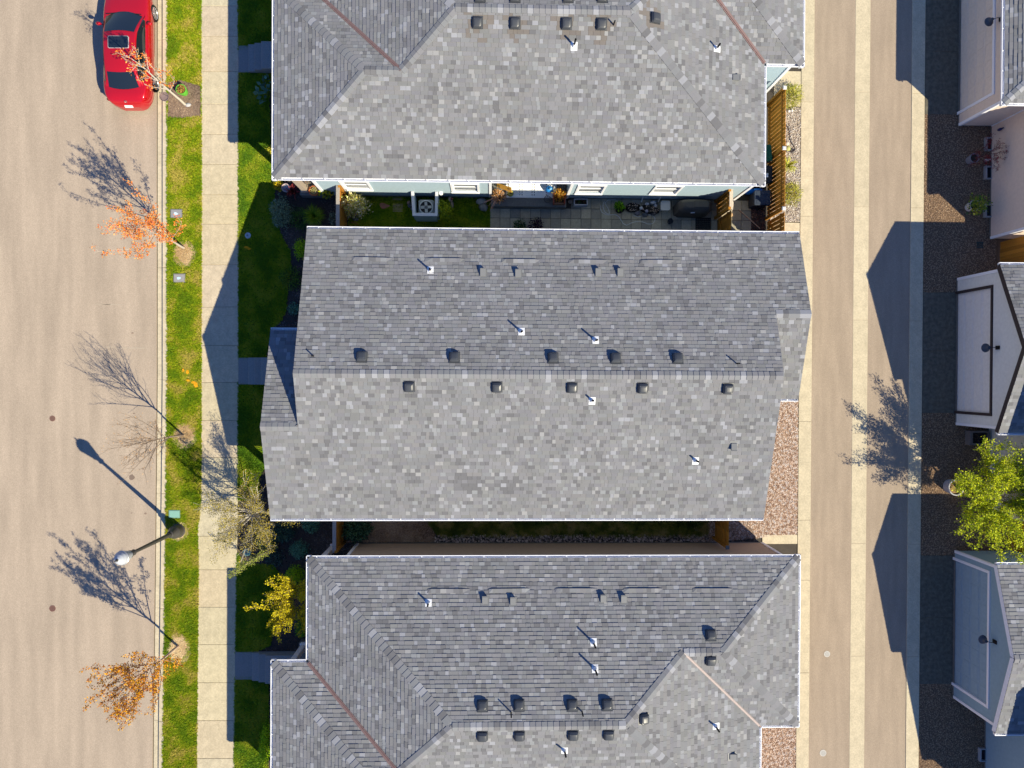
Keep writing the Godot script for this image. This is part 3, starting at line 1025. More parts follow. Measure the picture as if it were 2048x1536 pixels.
func tuft_mesh(blades: int, h: float, w: float, lean: float, seed_: int) -> ArrayMesh:
	var r := RandomNumberGenerator.new()
	r.seed = seed_
	var b := mb()
	for i in blades:
		var a := r.randf() * TAU
		var d := Vector3(cos(a), 0, sin(a))
		var base := Vector3(r.randf_range(-1, 1), 0, r.randf_range(-1, 1)) * h * 0.5
		var s := Vector3(-d.z, 0, d.x) * w
		var tip := base + d * h * lean * r.randf_range(0.4, 1.2) + Vector3.UP * h * r.randf_range(0.6, 1.0)
		b.tri(base - s, base + s, tip)
	return b.mesh()

func chip_mesh(l: float, w: float, t: float) -> ArrayMesh:
	var b := mb()
	b.box(Vector3(-l / 2, -t / 2, -w / 2), Vector3(l / 2, t / 2, w / 2))
	return b.mesh()

func stone_mesh(seed_: int) -> ArrayMesh:
	var b := mb()
	b.blob(Vector3.ZERO, Vector3(0.5, 0.32, 0.42), seed_, 0.3, 6)
	return b.mesh()

func grass(area: PackedVector2Array, label: String, deep: bool, skip := [], per := 900.0) -> void:
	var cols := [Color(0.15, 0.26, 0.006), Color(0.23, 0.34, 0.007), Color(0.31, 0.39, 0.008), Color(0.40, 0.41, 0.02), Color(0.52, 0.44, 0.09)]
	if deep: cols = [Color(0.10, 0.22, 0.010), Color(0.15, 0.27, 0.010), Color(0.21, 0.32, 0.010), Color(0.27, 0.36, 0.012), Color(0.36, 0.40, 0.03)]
	var wide := Geometry2D.offset_polygon(area, 0.03)
	scatter("grass", label, M.grass, tuft_mesh(9, 0.055, 0.006, 0.9, 3), wide[0] if wide.size() else area, per, 0.012, Vector2(0.7, 1.25), cols, 0.0, skip, 0.8)

func oval(c: Vector2, rx: float, rz: float, k := 18, wob := 0.08) -> PackedVector2Array:
	var P := PackedVector2Array()
	for i in k:
		var a := TAU * i / k
		P.push_back(c + Vector2(cos(a) * rx, sin(a) * rz) * (1.0 + rng.randf_range(-wob, wob)))
	return P

var lawn_skip := []

func build_ground() -> void:
	kind(sheet("ground", poly([Vector2(-300, -300), Vector2(300, -300), Vector2(300, 300), Vector2(-300, 300)]), -0.3, -0.16, M.earth), "structure")
	# street, with its kerb and gutter cast in lengths
	sheet("street", poly([Vector2(-24, -40), Vector2(-13.762, -15.403) + Vector2(0, -24), Vector2(-13.762, -15.403), Vector2(-13.750, 0.134), Vector2(-13.805, 7.126), Vector2(-13.910, 16.131), Vector2(-13.910, 16.131) + Vector2(-0.05, 24), Vector2(-24, 40)]), -0.2, -0.10, M.asphalt)
	var kerb := Node3D.new()
	kerb.name = "kerb"
	add_child(kerb)
	kind(kerb, "structure")
	var lengths := [
		[Vector2(-13.718, -18.793), Vector2(-13.485, -18.799), Vector2(-13.274, -18.804), Vector2(-13.273, -16.884), Vector2(-13.484, -16.880), Vector2(-13.717, -16.875)],
		[Vector2(-13.717, -16.869), Vector2(-13.484, -16.874), Vector2(-13.273, -16.878), Vector2(-13.270, -13.779), Vector2(-13.481, -13.775), Vector2(-13.714, -13.771)],
		[Vector2(-13.714, -13.765), Vector2(-13.481, -13.769), Vector2(-13.270, -13.773), Vector2(-13.266, -9.100), Vector2(-13.477, -9.097), Vector2(-13.711, -9.094)],
		[Vector2(-13.711, -9.088), Vector2(-13.477, -9.091), Vector2(-13.266, -9.094), Vector2(-13.262, -4.482), Vector2(-13.473, -4.480), Vector2(-13.707, -4.478)],
		[Vector2(-13.707, -4.472), Vector2(-13.473, -4.474), Vector2(-13.262, -4.476), Vector2(-13.257, 0.118), Vector2(-13.469, 0.119), Vector2(-13.704, 0.120)],
		[Vector2(-13.704, 0.126), Vector2(-13.469, 0.125), Vector2(-13.257, 0.124), Vector2(-13.295, 4.780), Vector2(-13.507, 4.780), Vector2(-13.742, 4.780)],
		[Vector2(-13.742, 4.786), Vector2(-13.507, 4.786), Vector2(-13.295, 4.786), Vector2(-13.342, 9.506), Vector2(-13.554, 9.505), Vector2(-13.789, 9.503)],
		[Vector2(-13.789, 9.509), Vector2(-13.554, 9.511), Vector2(-13.342, 9.512), Vector2(-13.395, 14.160), Vector2(-13.608, 14.158), Vector2(-13.843, 14.156)],
		[Vector2(-13.843, 14.162), Vector2(-13.608, 14.164), Vector2(-13.395, 14.166), Vector2(-13.416, 17.400), Vector2(-13.629, 17.397), Vector2(-13.864, 17.394)],
		[Vector2(-13.864, 17.400), Vector2(-13.629, 17.403), Vector2(-13.416, 17.406), Vector2(-13.414, 20.501), Vector2(-13.627, 20.498), Vector2(-13.862, 20.494)]]
	for k in lengths:
		var b := mb(Color(1, 1, 1) * rng.randf_range(0.93, 1.0))
		b.slab(poly([k[0], k[1], k[4], k[5]]), -0.3, -0.096, 0.003)
		b.slab(poly([k[1], k[2], k[3], k[4]]), -0.3, 0.008, 0.018)
		put(b, "kerb_stone", M.pale_concrete, kerb)
	# the lots
	sheet("terrain", poly([Vector2(-13.334, -15.358) + Vector2(0, -24), Vector2(-13.320, 0.131), Vector2(-13.448, 16.081), Vector2(-13.448, 16.081) + Vector2(0, 24), Vector2(60, 40), Vector2(60, -40)]), -0.3, -0.02, M.soil)
	# pavement slabs
	var pave := Node3D.new()
	pave.name = "pavement"
	add_child(pave)
	kind(pave, "structure")
	var slabs := [
		[Vector2(-11.926, -16.601), Vector2(-10.412, -16.633), Vector2(-10.409, -15.176), Vector2(-11.923, -15.147)],
		[Vector2(-11.923, -15.139), Vector2(-10.409, -15.168), Vector2(-10.403, -13.934), Vector2(-11.919, -13.906)],
		[Vector2(-11.919, -13.898), Vector2(-10.403, -13.926), Vector2(-10.397, -12.508), Vector2(-11.913, -12.482)],
		[Vector2(-11.913, -12.474), Vector2(-10.397, -12.500), Vector2(-10.392, -11.182), Vector2(-11.908, -11.158)],
		[Vector2(-11.908, -11.150), Vector2(-10.392, -11.174), Vector2(-10.387, -9.948), Vector2(-11.904, -9.926)],
		[Vector2(-11.904, -9.918), Vector2(-10.387, -9.940), Vector2(-10.382, -8.718), Vector2(-11.899, -8.698)],
		[Vector2(-11.899, -8.690), Vector2(-10.382, -8.710), Vector2(-10.377, -7.480), Vector2(-11.894, -7.461)],
		[Vector2(-11.894, -7.453), Vector2(-10.377, -7.472), Vector2(-10.376, -6.280), Vector2(-11.894, -6.263)],
		[Vector2(-11.894, -6.255), Vector2(-10.376, -6.272), Vector2(-10.376, -4.610), Vector2(-11.895, -4.595)],
		[Vector2(-11.895, -4.587), Vector2(-10.376, -4.602), Vector2(-10.377, -2.881), Vector2(-11.895, -2.869)],
		[Vector2(-11.895, -2.861), Vector2(-10.377, -2.873), Vector2(-10.377, -1.302), Vector2(-11.896, -1.293)],
		[Vector2(-11.896, -1.285), Vector2(-10.377, -1.294), Vector2(-10.378, 0.216), Vector2(-11.896, 0.223)],
		[Vector2(-11.896, 0.231), Vector2(-10.378, 0.224), Vector2(-10.378, 1.777), Vector2(-11.897, 1.782)],
		[Vector2(-11.897, 1.790), Vector2(-10.378, 1.785), Vector2(-10.382, 3.298), Vector2(-11.898, 3.300)],
		[Vector2(-11.898, 3.308), Vector2(-10.382, 3.306), Vector2(-10.400, 4.800), Vector2(-11.898, 4.800)],
		[Vector2(-11.898, 4.808), Vector2(-10.400, 4.808), Vector2(-10.421, 6.529), Vector2(-12.031, 6.526), Vector2(-12.039, 6.284), Vector2(-11.898, 5.050)],
		[Vector2(-12.031, 6.534), Vector2(-10.421, 6.537), Vector2(-10.436, 7.916), Vector2(-11.998, 7.911), Vector2(-11.996, 7.724)],
		[Vector2(-11.998, 7.919), Vector2(-10.436, 7.924), Vector2(-10.452, 9.456), Vector2(-12.011, 9.449)],
		[Vector2(-12.011, 9.457), Vector2(-10.452, 9.464), Vector2(-10.468, 11.004), Vector2(-12.024, 10.994)],
		[Vector2(-12.024, 11.002), Vector2(-10.468, 11.012), Vector2(-10.484, 12.573), Vector2(-12.037, 12.561)],
		[Vector2(-12.037, 12.569), Vector2(-10.484, 12.581), Vector2(-10.500, 14.144), Vector2(-12.051, 14.130)],
		[Vector2(-12.051, 14.138), Vector2(-10.500, 14.152), Vector2(-10.516, 15.708), Vector2(-12.064, 15.691)],
		[Vector2(-12.064, 15.699), Vector2(-10.516, 15.716), Vector2(-10.518, 17.269), Vector2(-12.066, 17.250)]]
	for s in slabs:
		var b := mb(Color(rng.randf_range(0.93, 1.0), rng.randf_range(0.94, 0.98), rng.randf_range(0.92, 1.0)) * rng.randf_range(0.93, 1.02))
		b.slab(poly(s), -0.1, 0.012 + rng.randf_range(0, 0.004), 0.012)
		put(b, "paving_slab", M.concrete, pave)
	# planting strip
	var strip := poly([Vector2(-13.273, -15.360) + Vector2(0, -3), Vector2(-13.273, -15.360), Vector2(-13.259, 0.131), Vector2(-13.314, 7.103), Vector2(-13.418, 16.081), Vector2(-13.418, 16.081) + Vector2(0, 3), Vector2(-12.067, 16.096) + Vector2(0, 3), Vector2(-12.067, 16.096), Vector2(-11.996, 7.724), Vector2(-12.039, 6.284), Vector2(-11.898, 5.050), Vector2(-11.894, -7.239), Vector2(-11.924, -15.386), Vector2(-11.924, -15.386) + Vector2(0, -3)])
	sheet("lawn", strip, -0.05, 0.002, M.turf)
	var dirt := poly([Vector2(-13.250, -12.008), Vector2(-12.767, -12.118), Vector2(-11.920, -11.887), Vector2(-11.918, -10.665), Vector2(-12.564, -10.574), Vector2(-13.249, -10.604)])
	sheet("soil_patch", dirt, -0.05, 0.009, M.dry_soil)
	scatter("mulch", "", M.chip, chip_mesh(0.06, 0.02, 0.008), dirt, 700, 0.012, Vector2(0.5, 1.2), [Color(0.11, 0.075, 0.055), Color(0.25, 0.17, 0.12), Color(0.40, 0.29, 0.20)], 0.5)
	lawn_skip.append(dirt)
	for o in [[Vector2(-12.558, -5.027), 0.42, 0.5], [Vector2(-12.529, 2.423), 0.44, 0.5], [Vector2(-12.783, 11.179), 0.42, 0.62], [Vector2(-12.768, 6.344), 0.34, 0.36]]:
		var P := oval(o[0], o[1], o[2])
		sheet("straw_patch", P, -0.05, 0.008, M.straw)
		scatter("dead_grass", "", M.grass, tuft_mesh(7, 0.05, 0.006, 1.4, 8), P, 900, 0.012, Vector2(0.7, 1.3), [Color(0.58, 0.40, 0.20), Color(0.72, 0.55, 0.31), Color(0.80, 0.64, 0.38)], 0.0)
		lawn_skip.append(oval(o[0], o[1] * 0.82, o[2] * 0.82, 18, 0.16))
	for q in [Vector2(-12.903, -6.676), Vector2(-12.779, -4.044), Vector2(-12.971, 5.625)]:
		lawn_skip.append(poly([q + Vector2(-0.26, -0.2), q + Vector2(0.26, -0.2), q + Vector2(0.26, 0.2), q + Vector2(-0.26, 0.2)]))
	grass(strip, "sunny green grass of the planting strip beside the kerb", false, lawn_skip)
	# front lawns between the pavement and the planting beds
	var lawns := [
		poly([Vector2(-10.410, -15.417) + Vector2(0, -3), Vector2(-10.410, -15.417), Vector2(-10.386, -13.380), Vector2(-9.028, -13.486), Vector2(-9.032, -15.444) + Vector2(0, -3)]),
		poly([Vector2(-10.384, -12.443), Vector2(-9.107, -12.383), Vector2(-9.166, -11.361), Vector2(-9.122, -9.727), Vector2(-8.978, -8.706), Vector2(-8.955, -7.479), Vector2(-8.872, -6.456), Vector2(-8.585, -5.639), Vector2(-8.320, -5.232), Vector2(-8.257, -4.412), Vector2(-8.398, -3.795), Vector2(-8.457, -2.768), Vector2(-8.700, -2.253), Vector2(-9.107, -1.983), Vector2(-9.267, -0.791), Vector2(-10.365, -0.744), Vector2(-10.376, -7.257)]),
		poly([Vector2(-10.383, 0.241), Vector2(-9.306, 0.277), Vector2(-9.427, 0.935), Vector2(-9.197, 3.609), Vector2(-9.543, 4.062), Vector2(-9.541, 4.742), Vector2(-9.907, 5.051), Vector2(-10.375, 5.051)]),
		poly([Vector2(-10.412, 7.275), Vector2(-10.106, 7.688), Vector2(-8.985, 7.732), Vector2(-8.637, 8.146), Vector2(-8.554, 8.766), Vector2(-8.919, 10.004), Vector2(-9.080, 11.037), Vector2(-9.692, 11.322), Vector2(-10.467, 11.338)]),
		poly([Vector2(-10.485, 12.309), Vector2(-9.486, 12.357), Vector2(-9.139, 12.484), Vector2(-9.172, 16.128) + Vector2(0, 3), Vector2(-10.520, 16.113) + Vector2(0, 3), Vector2(-10.520, 16.113)])]
	var bed := poly([Vector2(-10.410, -15.417) + Vector2(0, -3), Vector2(-10.410, -15.417), Vector2(-10.376, -7.257), Vector2(-10.379, 2.994), Vector2(-10.432, 7.522), Vector2(-10.520, 16.113), Vector2(-10.520, 16.113) + Vector2(0, 3), Vector2(-5.5, 20), Vector2(-5.5, -20)])
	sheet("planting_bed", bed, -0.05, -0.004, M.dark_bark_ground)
	for L in lawns:
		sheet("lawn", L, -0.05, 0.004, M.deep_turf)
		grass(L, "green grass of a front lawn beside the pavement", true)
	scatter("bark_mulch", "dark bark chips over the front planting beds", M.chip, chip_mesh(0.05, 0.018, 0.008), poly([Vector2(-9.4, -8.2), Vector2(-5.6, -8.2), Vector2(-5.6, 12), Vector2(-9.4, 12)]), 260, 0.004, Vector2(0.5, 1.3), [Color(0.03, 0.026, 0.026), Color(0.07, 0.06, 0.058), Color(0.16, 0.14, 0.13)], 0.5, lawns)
	# alley: asphalt, concrete edges and the drain strip down its middle
	sheet("alley", poly([Vector2(12.9, -40), Vector2(18.2, -40), Vector2(18.2, 40), Vector2(12.9, 40)]), -0.3, -0.004, M.alley)
	for st in [["alley_edge", 12.90, 13.44, 0.016, [-21.29, -16.41, -11.64, -6.86, -2.51, 1.75, 5.90, 8.43, 12.34, 17.14, 21.98]], ["drain_strip", 15.18, 15.82, 0.004, [-21.66, -16.89, -12.09, -7.29, -2.53, 2.25, 6.89, 11.65, 16.49, 21.27]], ["alley_edge", 17.60, 18.16, 0.016, [-21.62, -16.86, -12.06, -7.27, -2.50, 2.25, 6.92, 11.69, 16.52, 21.31]]]:
		var band := Node3D.new()
		band.name = numbered(st[0])
		add_child(band)
		kind(band, "structure")
		var J: Array = st[4]
		for i in J.size() - 1:
			var b := mb(Color(1, 1, 1) * rng.randf_range(0.92, 1.0))
			b.slab(poly([Vector2(st[1], J[i] + 0.004), Vector2(st[2], J[i] + 0.004), Vector2(st[2], J[i + 1] - 0.004), Vector2(st[1], J[i + 1] - 0.004)]), -0.2, st[3], 0.008)
			put(b, "concrete_length", M.pale_concrete, band)
	# gravel and bark along the alley's near edge
	var gravel := poly([Vector2(11.62, -11.4), Vector2(12.88, -11.4), Vector2(12.88, -6.62), Vector2(11.62, -6.62)])
	sheet("gravel_bed", gravel, -0.05, 0.0, M.gravel_ground)
	scatter("gravel", "pale river pebbles between the wooden fence and the alley", M.chip, stone_mesh(4), gravel, 620, 0.012, Vector2(0.03, 0.07), [Color(0.22, 0.19, 0.17), Color(0.50, 0.42, 0.35), Color(0.62, 0.53, 0.45), Color(0.45, 0.44, 0.44), Color(0.78, 0.74, 0.68)], 1.5, [], 9.0)
	var bark := poly([Vector2(9.3, 0.4), Vector2(12.88, 0.4), Vector2(12.88, 6.5), Vector2(8.4, 6.9), Vector2(8.4, 5.0)])
	sheet("bark_bed", bark, -0.05, 0.0, M.bark_ground)
	var bark_cols := [Color(0.28, 0.17, 0.12), Color(0.48, 0.32, 0.23), Color(0.62, 0.45, 0.34), Color(0.74, 0.60, 0.50), Color(0.56, 0.50, 0.48)]
	scatter("bark_mulch", "pinkish bark chips beside the gabled house and the alley", M.chip, chip_mesh(0.036, 0.02, 0.01), bark, 1500, 0.008, Vector2(0.5, 1.3), bark_cols, 0.5, [], 6.0)
	var bark2 := poly([Vector2(10.2, 13.0), Vector2(12.88, 13.0), Vector2(12.88, 20.0), Vector2(10.2, 20.0)])
	sheet("bark_bed", bark2, -0.05, 0.0, M.bark_ground)
	scatter("bark_mulch", "brown bark chips below the roof jog at the alley", M.chip, chip_mesh(0.036, 0.02, 0.01), bark2, 1500, 0.008, Vector2(0.5, 1.3), bark_cols, 0.5, [], 6.0)
	# small concrete aprons at the near edge of the alley
	for a in [[11.62, 12.20, -6.58, -5.2], [12.24, 12.88, -6.58, -5.2], [11.75, 12.88, -12.9, -11.44], [11.4, 12.88, 6.52, 6.9]]:
		sheet("apron", poly([Vector2(a[0], a[2]), Vector2(a[1], a[2]), Vector2(a[1], a[3]), Vector2(a[0], a[3])]), -0.05, 0.012, M.pale_concrete)
	# across the alley: driveways and bark
	var far := poly([Vector2(18.16, -20), Vector2(22, -20), Vector2(22, 20), Vector2(18.16, 20)])
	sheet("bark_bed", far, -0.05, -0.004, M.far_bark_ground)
	var drives := [[-17.5, -11.2, [-17.5, -13.85, -11.2]], [-3.72, 1.38, [-3.72, -1.25, 1.38]], [7.40, 12.86, [7.40, 10.05, 12.86]]]
	var skip := []
	for d in drives:
		var drive := Node3D.new()
		drive.name = numbered("driveway")
		add_child(drive)
		kind(drive, "structure")
		var J: Array = d[2]
		for i in J.size() - 1:
			var b := mb()
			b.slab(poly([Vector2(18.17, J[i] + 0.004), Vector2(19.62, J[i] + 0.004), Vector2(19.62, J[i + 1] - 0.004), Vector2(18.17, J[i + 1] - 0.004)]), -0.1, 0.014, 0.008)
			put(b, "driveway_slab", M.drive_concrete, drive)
		skip.append(poly([Vector2(18.1, d[0]), Vector2(19.7, d[0]), Vector2(19.7, d[1]), Vector2(18.1, d[1])]))
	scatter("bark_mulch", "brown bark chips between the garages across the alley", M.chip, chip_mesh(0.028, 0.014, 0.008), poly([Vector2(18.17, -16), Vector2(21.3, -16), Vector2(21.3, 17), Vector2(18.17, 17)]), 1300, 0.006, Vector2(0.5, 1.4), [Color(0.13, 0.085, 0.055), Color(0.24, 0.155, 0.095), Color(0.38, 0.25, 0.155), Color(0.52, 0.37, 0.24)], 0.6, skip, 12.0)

func _ready() -> void:
	rng.seed = 20240
	# camera: straight down from 29.5 m, a hair off the vertical
	var cam := Camera3D.new()
	add_child(cam)
	cam.name = "camera"
	cam.transform = Transform3D(Basis(Vector3(0.999575, 0.028757, -0.004710), Vector3(-0.004483, -0.007983, -0.999958), Vector3(-0.028793, 0.999555, -0.007851)), Vector3(0, 29.5, 0))
	cam.fov = 56.7456
	cam.near = 0.5
	cam.far = 1000.0
	cam.current = true
	var env := Environment.new()
	env.background_mode = Environment.BG_SKY
	var sm := ProceduralSkyMaterial.new()
	sm.sky_top_color = srgb(Color(0.045, 0.118, 0.34))
	sm.sky_horizon_color = srgb(Color(0.24, 0.33, 0.45))
	sm.sky_curve = 0.12
	sm.ground_bottom_color = srgb(Color(0.25, 0.22, 0.18))
	sm.ground_horizon_color = srgb(Color(0.40, 0.42, 0.45))
	sm.sun_angle_max = 1.0
	var sky := Sky.new()
	sky.sky_material = sm
	env.sky = sky
	env.tonemap_mode = Environment.TONE_MAPPER_LINEAR
	env.tonemap_exposure = 1.5
	env.sdfgi_enabled = true
	env.ssao_enabled = true
	env.ssil_enabled = true
	var we := WorldEnvironment.new()
	we.name = "environment"
	we.environment = env
	add_child(we)
	var sun := DirectionalLight3D.new()
	sun.name = "sun"
	add_child(sun)
	sun.look_at_from_position(Vector3.ZERO, Vector3(-0.845, -1.0, -0.752), Vector3.UP)
	sun.light_energy = 1.55
	sun.light_color = srgb(Color(1.0, 0.91, 0.69))
	sun.light_angular_distance = 0.5
	sun.shadow_enabled = true

	make_materials()
	more_materials()
	make_tones()
	build_ground()
	build_houses()
	build_things()

func more_materials() -> void:
	M.grass = leafy(0.15)
	M.grey_vent = mat(Color(0.20, 0.205, 0.21), 0.4)
	M.dry_soil = mat(Color(0.27, 0.195, 0.14), 0.98, noise_tex(0.25, 0.62, 1.0, 512, FastNoiseLite.TYPE_VALUE, 11, 2), 1.0)
	M.slate_trim = mat(Color(0.30, 0.33, 0.37), 0.6)
	M.tan_trim = mat(Color(0.45, 0.37, 0.30), 0.6)
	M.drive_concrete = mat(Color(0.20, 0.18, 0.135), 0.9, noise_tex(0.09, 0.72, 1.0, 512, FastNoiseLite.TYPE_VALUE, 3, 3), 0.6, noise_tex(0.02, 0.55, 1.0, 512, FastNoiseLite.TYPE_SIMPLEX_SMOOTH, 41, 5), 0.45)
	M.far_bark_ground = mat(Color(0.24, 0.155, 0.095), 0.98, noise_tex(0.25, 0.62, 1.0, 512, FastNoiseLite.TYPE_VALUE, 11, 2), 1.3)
	M.car_glass = mat(Color(0.012, 0.018, 0.024), 0.03)
	M.car_glass.metallic_specular = 0.75
	M.lamp_lens = mat(Color(0.50, 0.52, 0.56), 0.35)
	M.lamp_cap = mat(Color(0.46, 0.48, 0.52), 0.3)
	M.step_concrete = mat(Color(0.30, 0.31, 0.30), 0.9, noise_tex(0.09, 0.72, 1.0, 512, FastNoiseLite.TYPE_VALUE, 3, 3), 0.8)
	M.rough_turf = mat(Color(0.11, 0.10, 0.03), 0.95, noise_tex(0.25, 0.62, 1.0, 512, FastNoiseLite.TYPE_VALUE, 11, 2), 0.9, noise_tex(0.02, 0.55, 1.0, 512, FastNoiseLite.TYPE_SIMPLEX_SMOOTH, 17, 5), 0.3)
	M.white_cloth = mat(Color(1, 1, 1), 0.9)
	M.cloth = mat(Color(1, 1, 1), 0.75, noise_tex(0.09, 0.72, 1.0, 512, FastNoiseLite.TYPE_VALUE, 3, 3), 1.5)
	M.label_white = mat(Color(0.8, 0.8, 0.8), 0.6)
	M.lamp_shade = mat(Color(0.06, 0.075, 0.10), 0.4)

func build_houses() -> void:
	var t := hip_house(-24.61, Color(0.40, 0.52, 0.60), M.white_trim, "pale blue hip-roofed house at the top beside the paved side yard", true, 1.0, [Vector2(-0.536, -12.186), Vector2(0.751, -12.192), Vector2(2.524, -12.206), Vector2(3.733, -12.211), Vector2(5.627, -12.542)])
	fit_roof(t[1], Vector2(0, -1), [["turtle", Vector3(-0.536, 4.988, -12.186)], ["turtle", Vector3(0.751, 4.991, -12.192)], ["turtle", Vector3(2.524, 4.995, -12.206)], ["turtle", Vector3(3.733, 4.997, -12.211)], ["pipe", Vector3(2.812, 4.779, -11.558), 0.5], ["bare", Vector3(4.149, 4.994, -12.203)]])
	fit_roof(t[1], Vector2(0, 1), [["turtle", Vector3(-0.454, 5.009, -13.014)], ["turtle", Vector3(0.746, 4.999, -13.043)], ["turtle", Vector3(2.572, 4.984, -13.087)], ["turtle", Vector3(3.749, 4.975, -13.116)]])
	fit_roof(t[1], Vector2(-1, 0), [["turtle", Vector3(5.627, 4.821, -12.542)], ["pipe", Vector3(8.047, 4.014, -11.901), 0.4], ["slant", Vector3(8.815, 3.758, -10.980)]])
	var c := gable_house()
	fit_roof(c[1], Vector2(0, 1), [["turtle", Vector3(-4.454, 4.918, -0.712)], ["turtle", Vector3(-1.281, 4.917, -0.712)], ["turtle", Vector3(2.125, 4.917, -0.714)], ["turtle", Vector3(4.299, 4.919, -0.709)], ["turtle", Vector3(6.469, 4.915, -0.721)],
		["slant", Vector3(-0.324, 3.900, -3.765)], ["slant", Vector3(0.935, 3.909, -3.739)], ["slant", Vector3(3.827, 3.887, -3.804)], ["slant", Vector3(4.626, 3.884, -3.812)],
		["pipe", Vector3(-2.208, 3.868, -3.861), 0.42], ["pipe", Vector3(1.041, 4.613, -1.627), 0.42], ["pipe", Vector3(3.629, 4.708, -1.340), 0.42], ["bare", Vector3(-6.111, 4.909, -0.737), 0.24], ["bare", Vector3(8.525, 4.969, -0.556), 0.3],
		["slot", Vector3(-5.023, 3.713, -4.326), Vector3(-3.588, 3.721, -4.302)], ["slot", Vector3(-2.421, 3.717, -4.314), Vector3(-0.979, 3.718, -4.310)], ["slot", Vector3(0.341, 3.720, -4.304), Vector3(1.737, 3.722, -4.299)], ["slot", Vector3(2.774, 3.719, -4.309), Vector3(4.196, 3.720, -4.304)], ["slot", Vector3(5.367, 3.716, -4.316), Vector3(6.706, 3.712, -4.329)], ["slot", Vector3(8.512, 3.706, -4.347), Vector3(9.841, 3.708, -4.341)]])
	fit_roof(c[1], Vector2(0, -1), [["turtle", Vector3(-2.818, 4.968, 0.294)], ["turtle", Vector3(0.189, 4.967, 0.299)], ["turtle", Vector3(2.785, 4.965, 0.305)], ["turtle", Vector3(5.239, 4.963, 0.311)], ["turtle", Vector3(8.217, 4.961, 0.316)],
		["pipe", Vector3(3.503, 4.814, 0.756), 0.34], ["pipe", Vector3(7.363, 4.091, 2.928), 0.34], ["slant", Vector3(8.680, 4.272, 2.385)]])
	var b := hip_house(0.0, Color(0.46, 0.34, 0.25), M.white_trim, "hip-roofed house at the bottom with tan side walls", false, 0.0)
	fit_roof(b[1], Vector2(0, 1), [["turtle", Vector3(-0.263, 4.924, 11.343)], ["turtle", Vector3(1.004, 4.922, 11.337)], ["turtle", Vector3(2.849, 4.927, 11.350)], ["turtle", Vector3(4.072, 4.925, 11.344)], ["turtle", Vector3(7.915, 4.209, 9.197)],
		["slant", Vector3(-0.201, 3.823, 8.039)], ["slant", Vector3(0.813, 3.835, 8.076)], ["slant", Vector3(4.088, 3.812, 8.006)], ["slant", Vector3(4.836, 3.818, 8.025)],
		["pipe", Vector3(-2.236, 3.848, 8.113), 0.34], ["pipe", Vector3(3.681, 4.282, 9.415), 0.5], ["pipe", Vector3(3.699, 4.560, 10.250), 0.5], ["bare", Vector3(0.725, 4.992, 11.546), 0.4], ["bare", Vector3(3.190, 4.993, 11.549), 0.34],
		["slot", Vector3(-2.288, 3.694, 7.652), Vector3(-0.748, 3.696, 7.658)], ["slot", Vector3(-0.076, 3.697, 7.660), Vector3(1.434, 3.693, 7.648)], ["slot", Vector3(2.347, 3.694, 7.652), Vector3(3.902, 3.696, 7.657)], ["slot", Vector3(4.856, 3.697, 7.660), Vector3(6.291, 3.698, 7.665)], ["slot", Vector3(7.398, 3.700, 7.669), Vector3(8.877, 3.701, 7.674)]])
	fit_roof(b[1], Vector2(0, -1), [["turtle", Vector3(-0.257, 5.017, 12.340)], ["turtle", Vector3(1.022, 5.018, 12.334)], ["turtle", Vector3(2.878, 5.018, 12.335)], ["turtle", Vector3(4.114, 5.020, 12.329)], ["pipe", Vector3(2.609, 4.801, 12.986), 0.45]])
	fit_roof(b[1], Vector2(0, -1), [["turtle", Vector3(7.895, 4.295, 10.065)]])
	fit_roof(b[1], Vector2(-1, 0), [["turtle", Vector3(5.357, 4.911, 11.852)], ["pipe", Vector3(8.199, 3.964, 12.607), 0.42], ["slant", Vector3(8.892, 3.733, 13.833)]])
	garage_house("pinkish beige house across the alley whose garage eave runs along the alley", Color(0.82, 0.68, 0.57), Color(0.84, 0.73, 0.63), M.white, M.white_trim, -17.2, -10.48, 4.25, -5.75, true, [-16.6, -11.3, 2.1], -13.95)
	garage_house("light grey house across the alley with dark brown gable and door trim", Color(0.80, 0.80, 0.76), Color(0.86, 0.84, 0.82), M.white, M.brown_trim, -4.52, 2.08, 4.28, 5.75, false, [-3.64, 1.28, 2.14], -1.28)
	garage_house("blue house across the alley with white gable and door trim", Color(0.29, 0.42, 0.50), Color(0.30, 0.43, 0.53), M.white, M.white_trim, 6.95, 13.62, 3.85, 18.2, false, [7.58, 12.78, 2.13], 10.13)


# ---------------------------------------------------------------- plants
func grow(b: MB, a: Vector3, d: Vector3, length: float, r0: float, r1: float, lift: float, R: RandomNumberGenerator, segs := 5, wob := 0.14, sides := 5) -> Array:
	var pts := [a]
	var rad := [r0]
	d = d.normalized()
	for i in segs:
		d = (d + Vector3(R.randf_range(-wob, wob), R.randf_range(-wob, wob) * 0.5 + lift / segs, R.randf_range(-wob, wob))).normalized()
		a += d * length / segs
		pts.append(a)
		rad.append(lerpf(r0, r1, float(i + 1) / segs))
	b.tube(pts, rad, sides)
	return pts

func along(pts: Array, f: float) -> Vector3:
	var x := clampf(f, 0, 0.9999) * (pts.size() - 1)
	return pts[int(x)].lerp(pts[int(x) + 1], x - int(x))

func heading(pts: Array, f: float) -> Vector3:
	var i := int(clampf(f, 0, 0.9999) * (pts.size() - 1))
	return (pts[i + 1] - pts[i]).normalized()

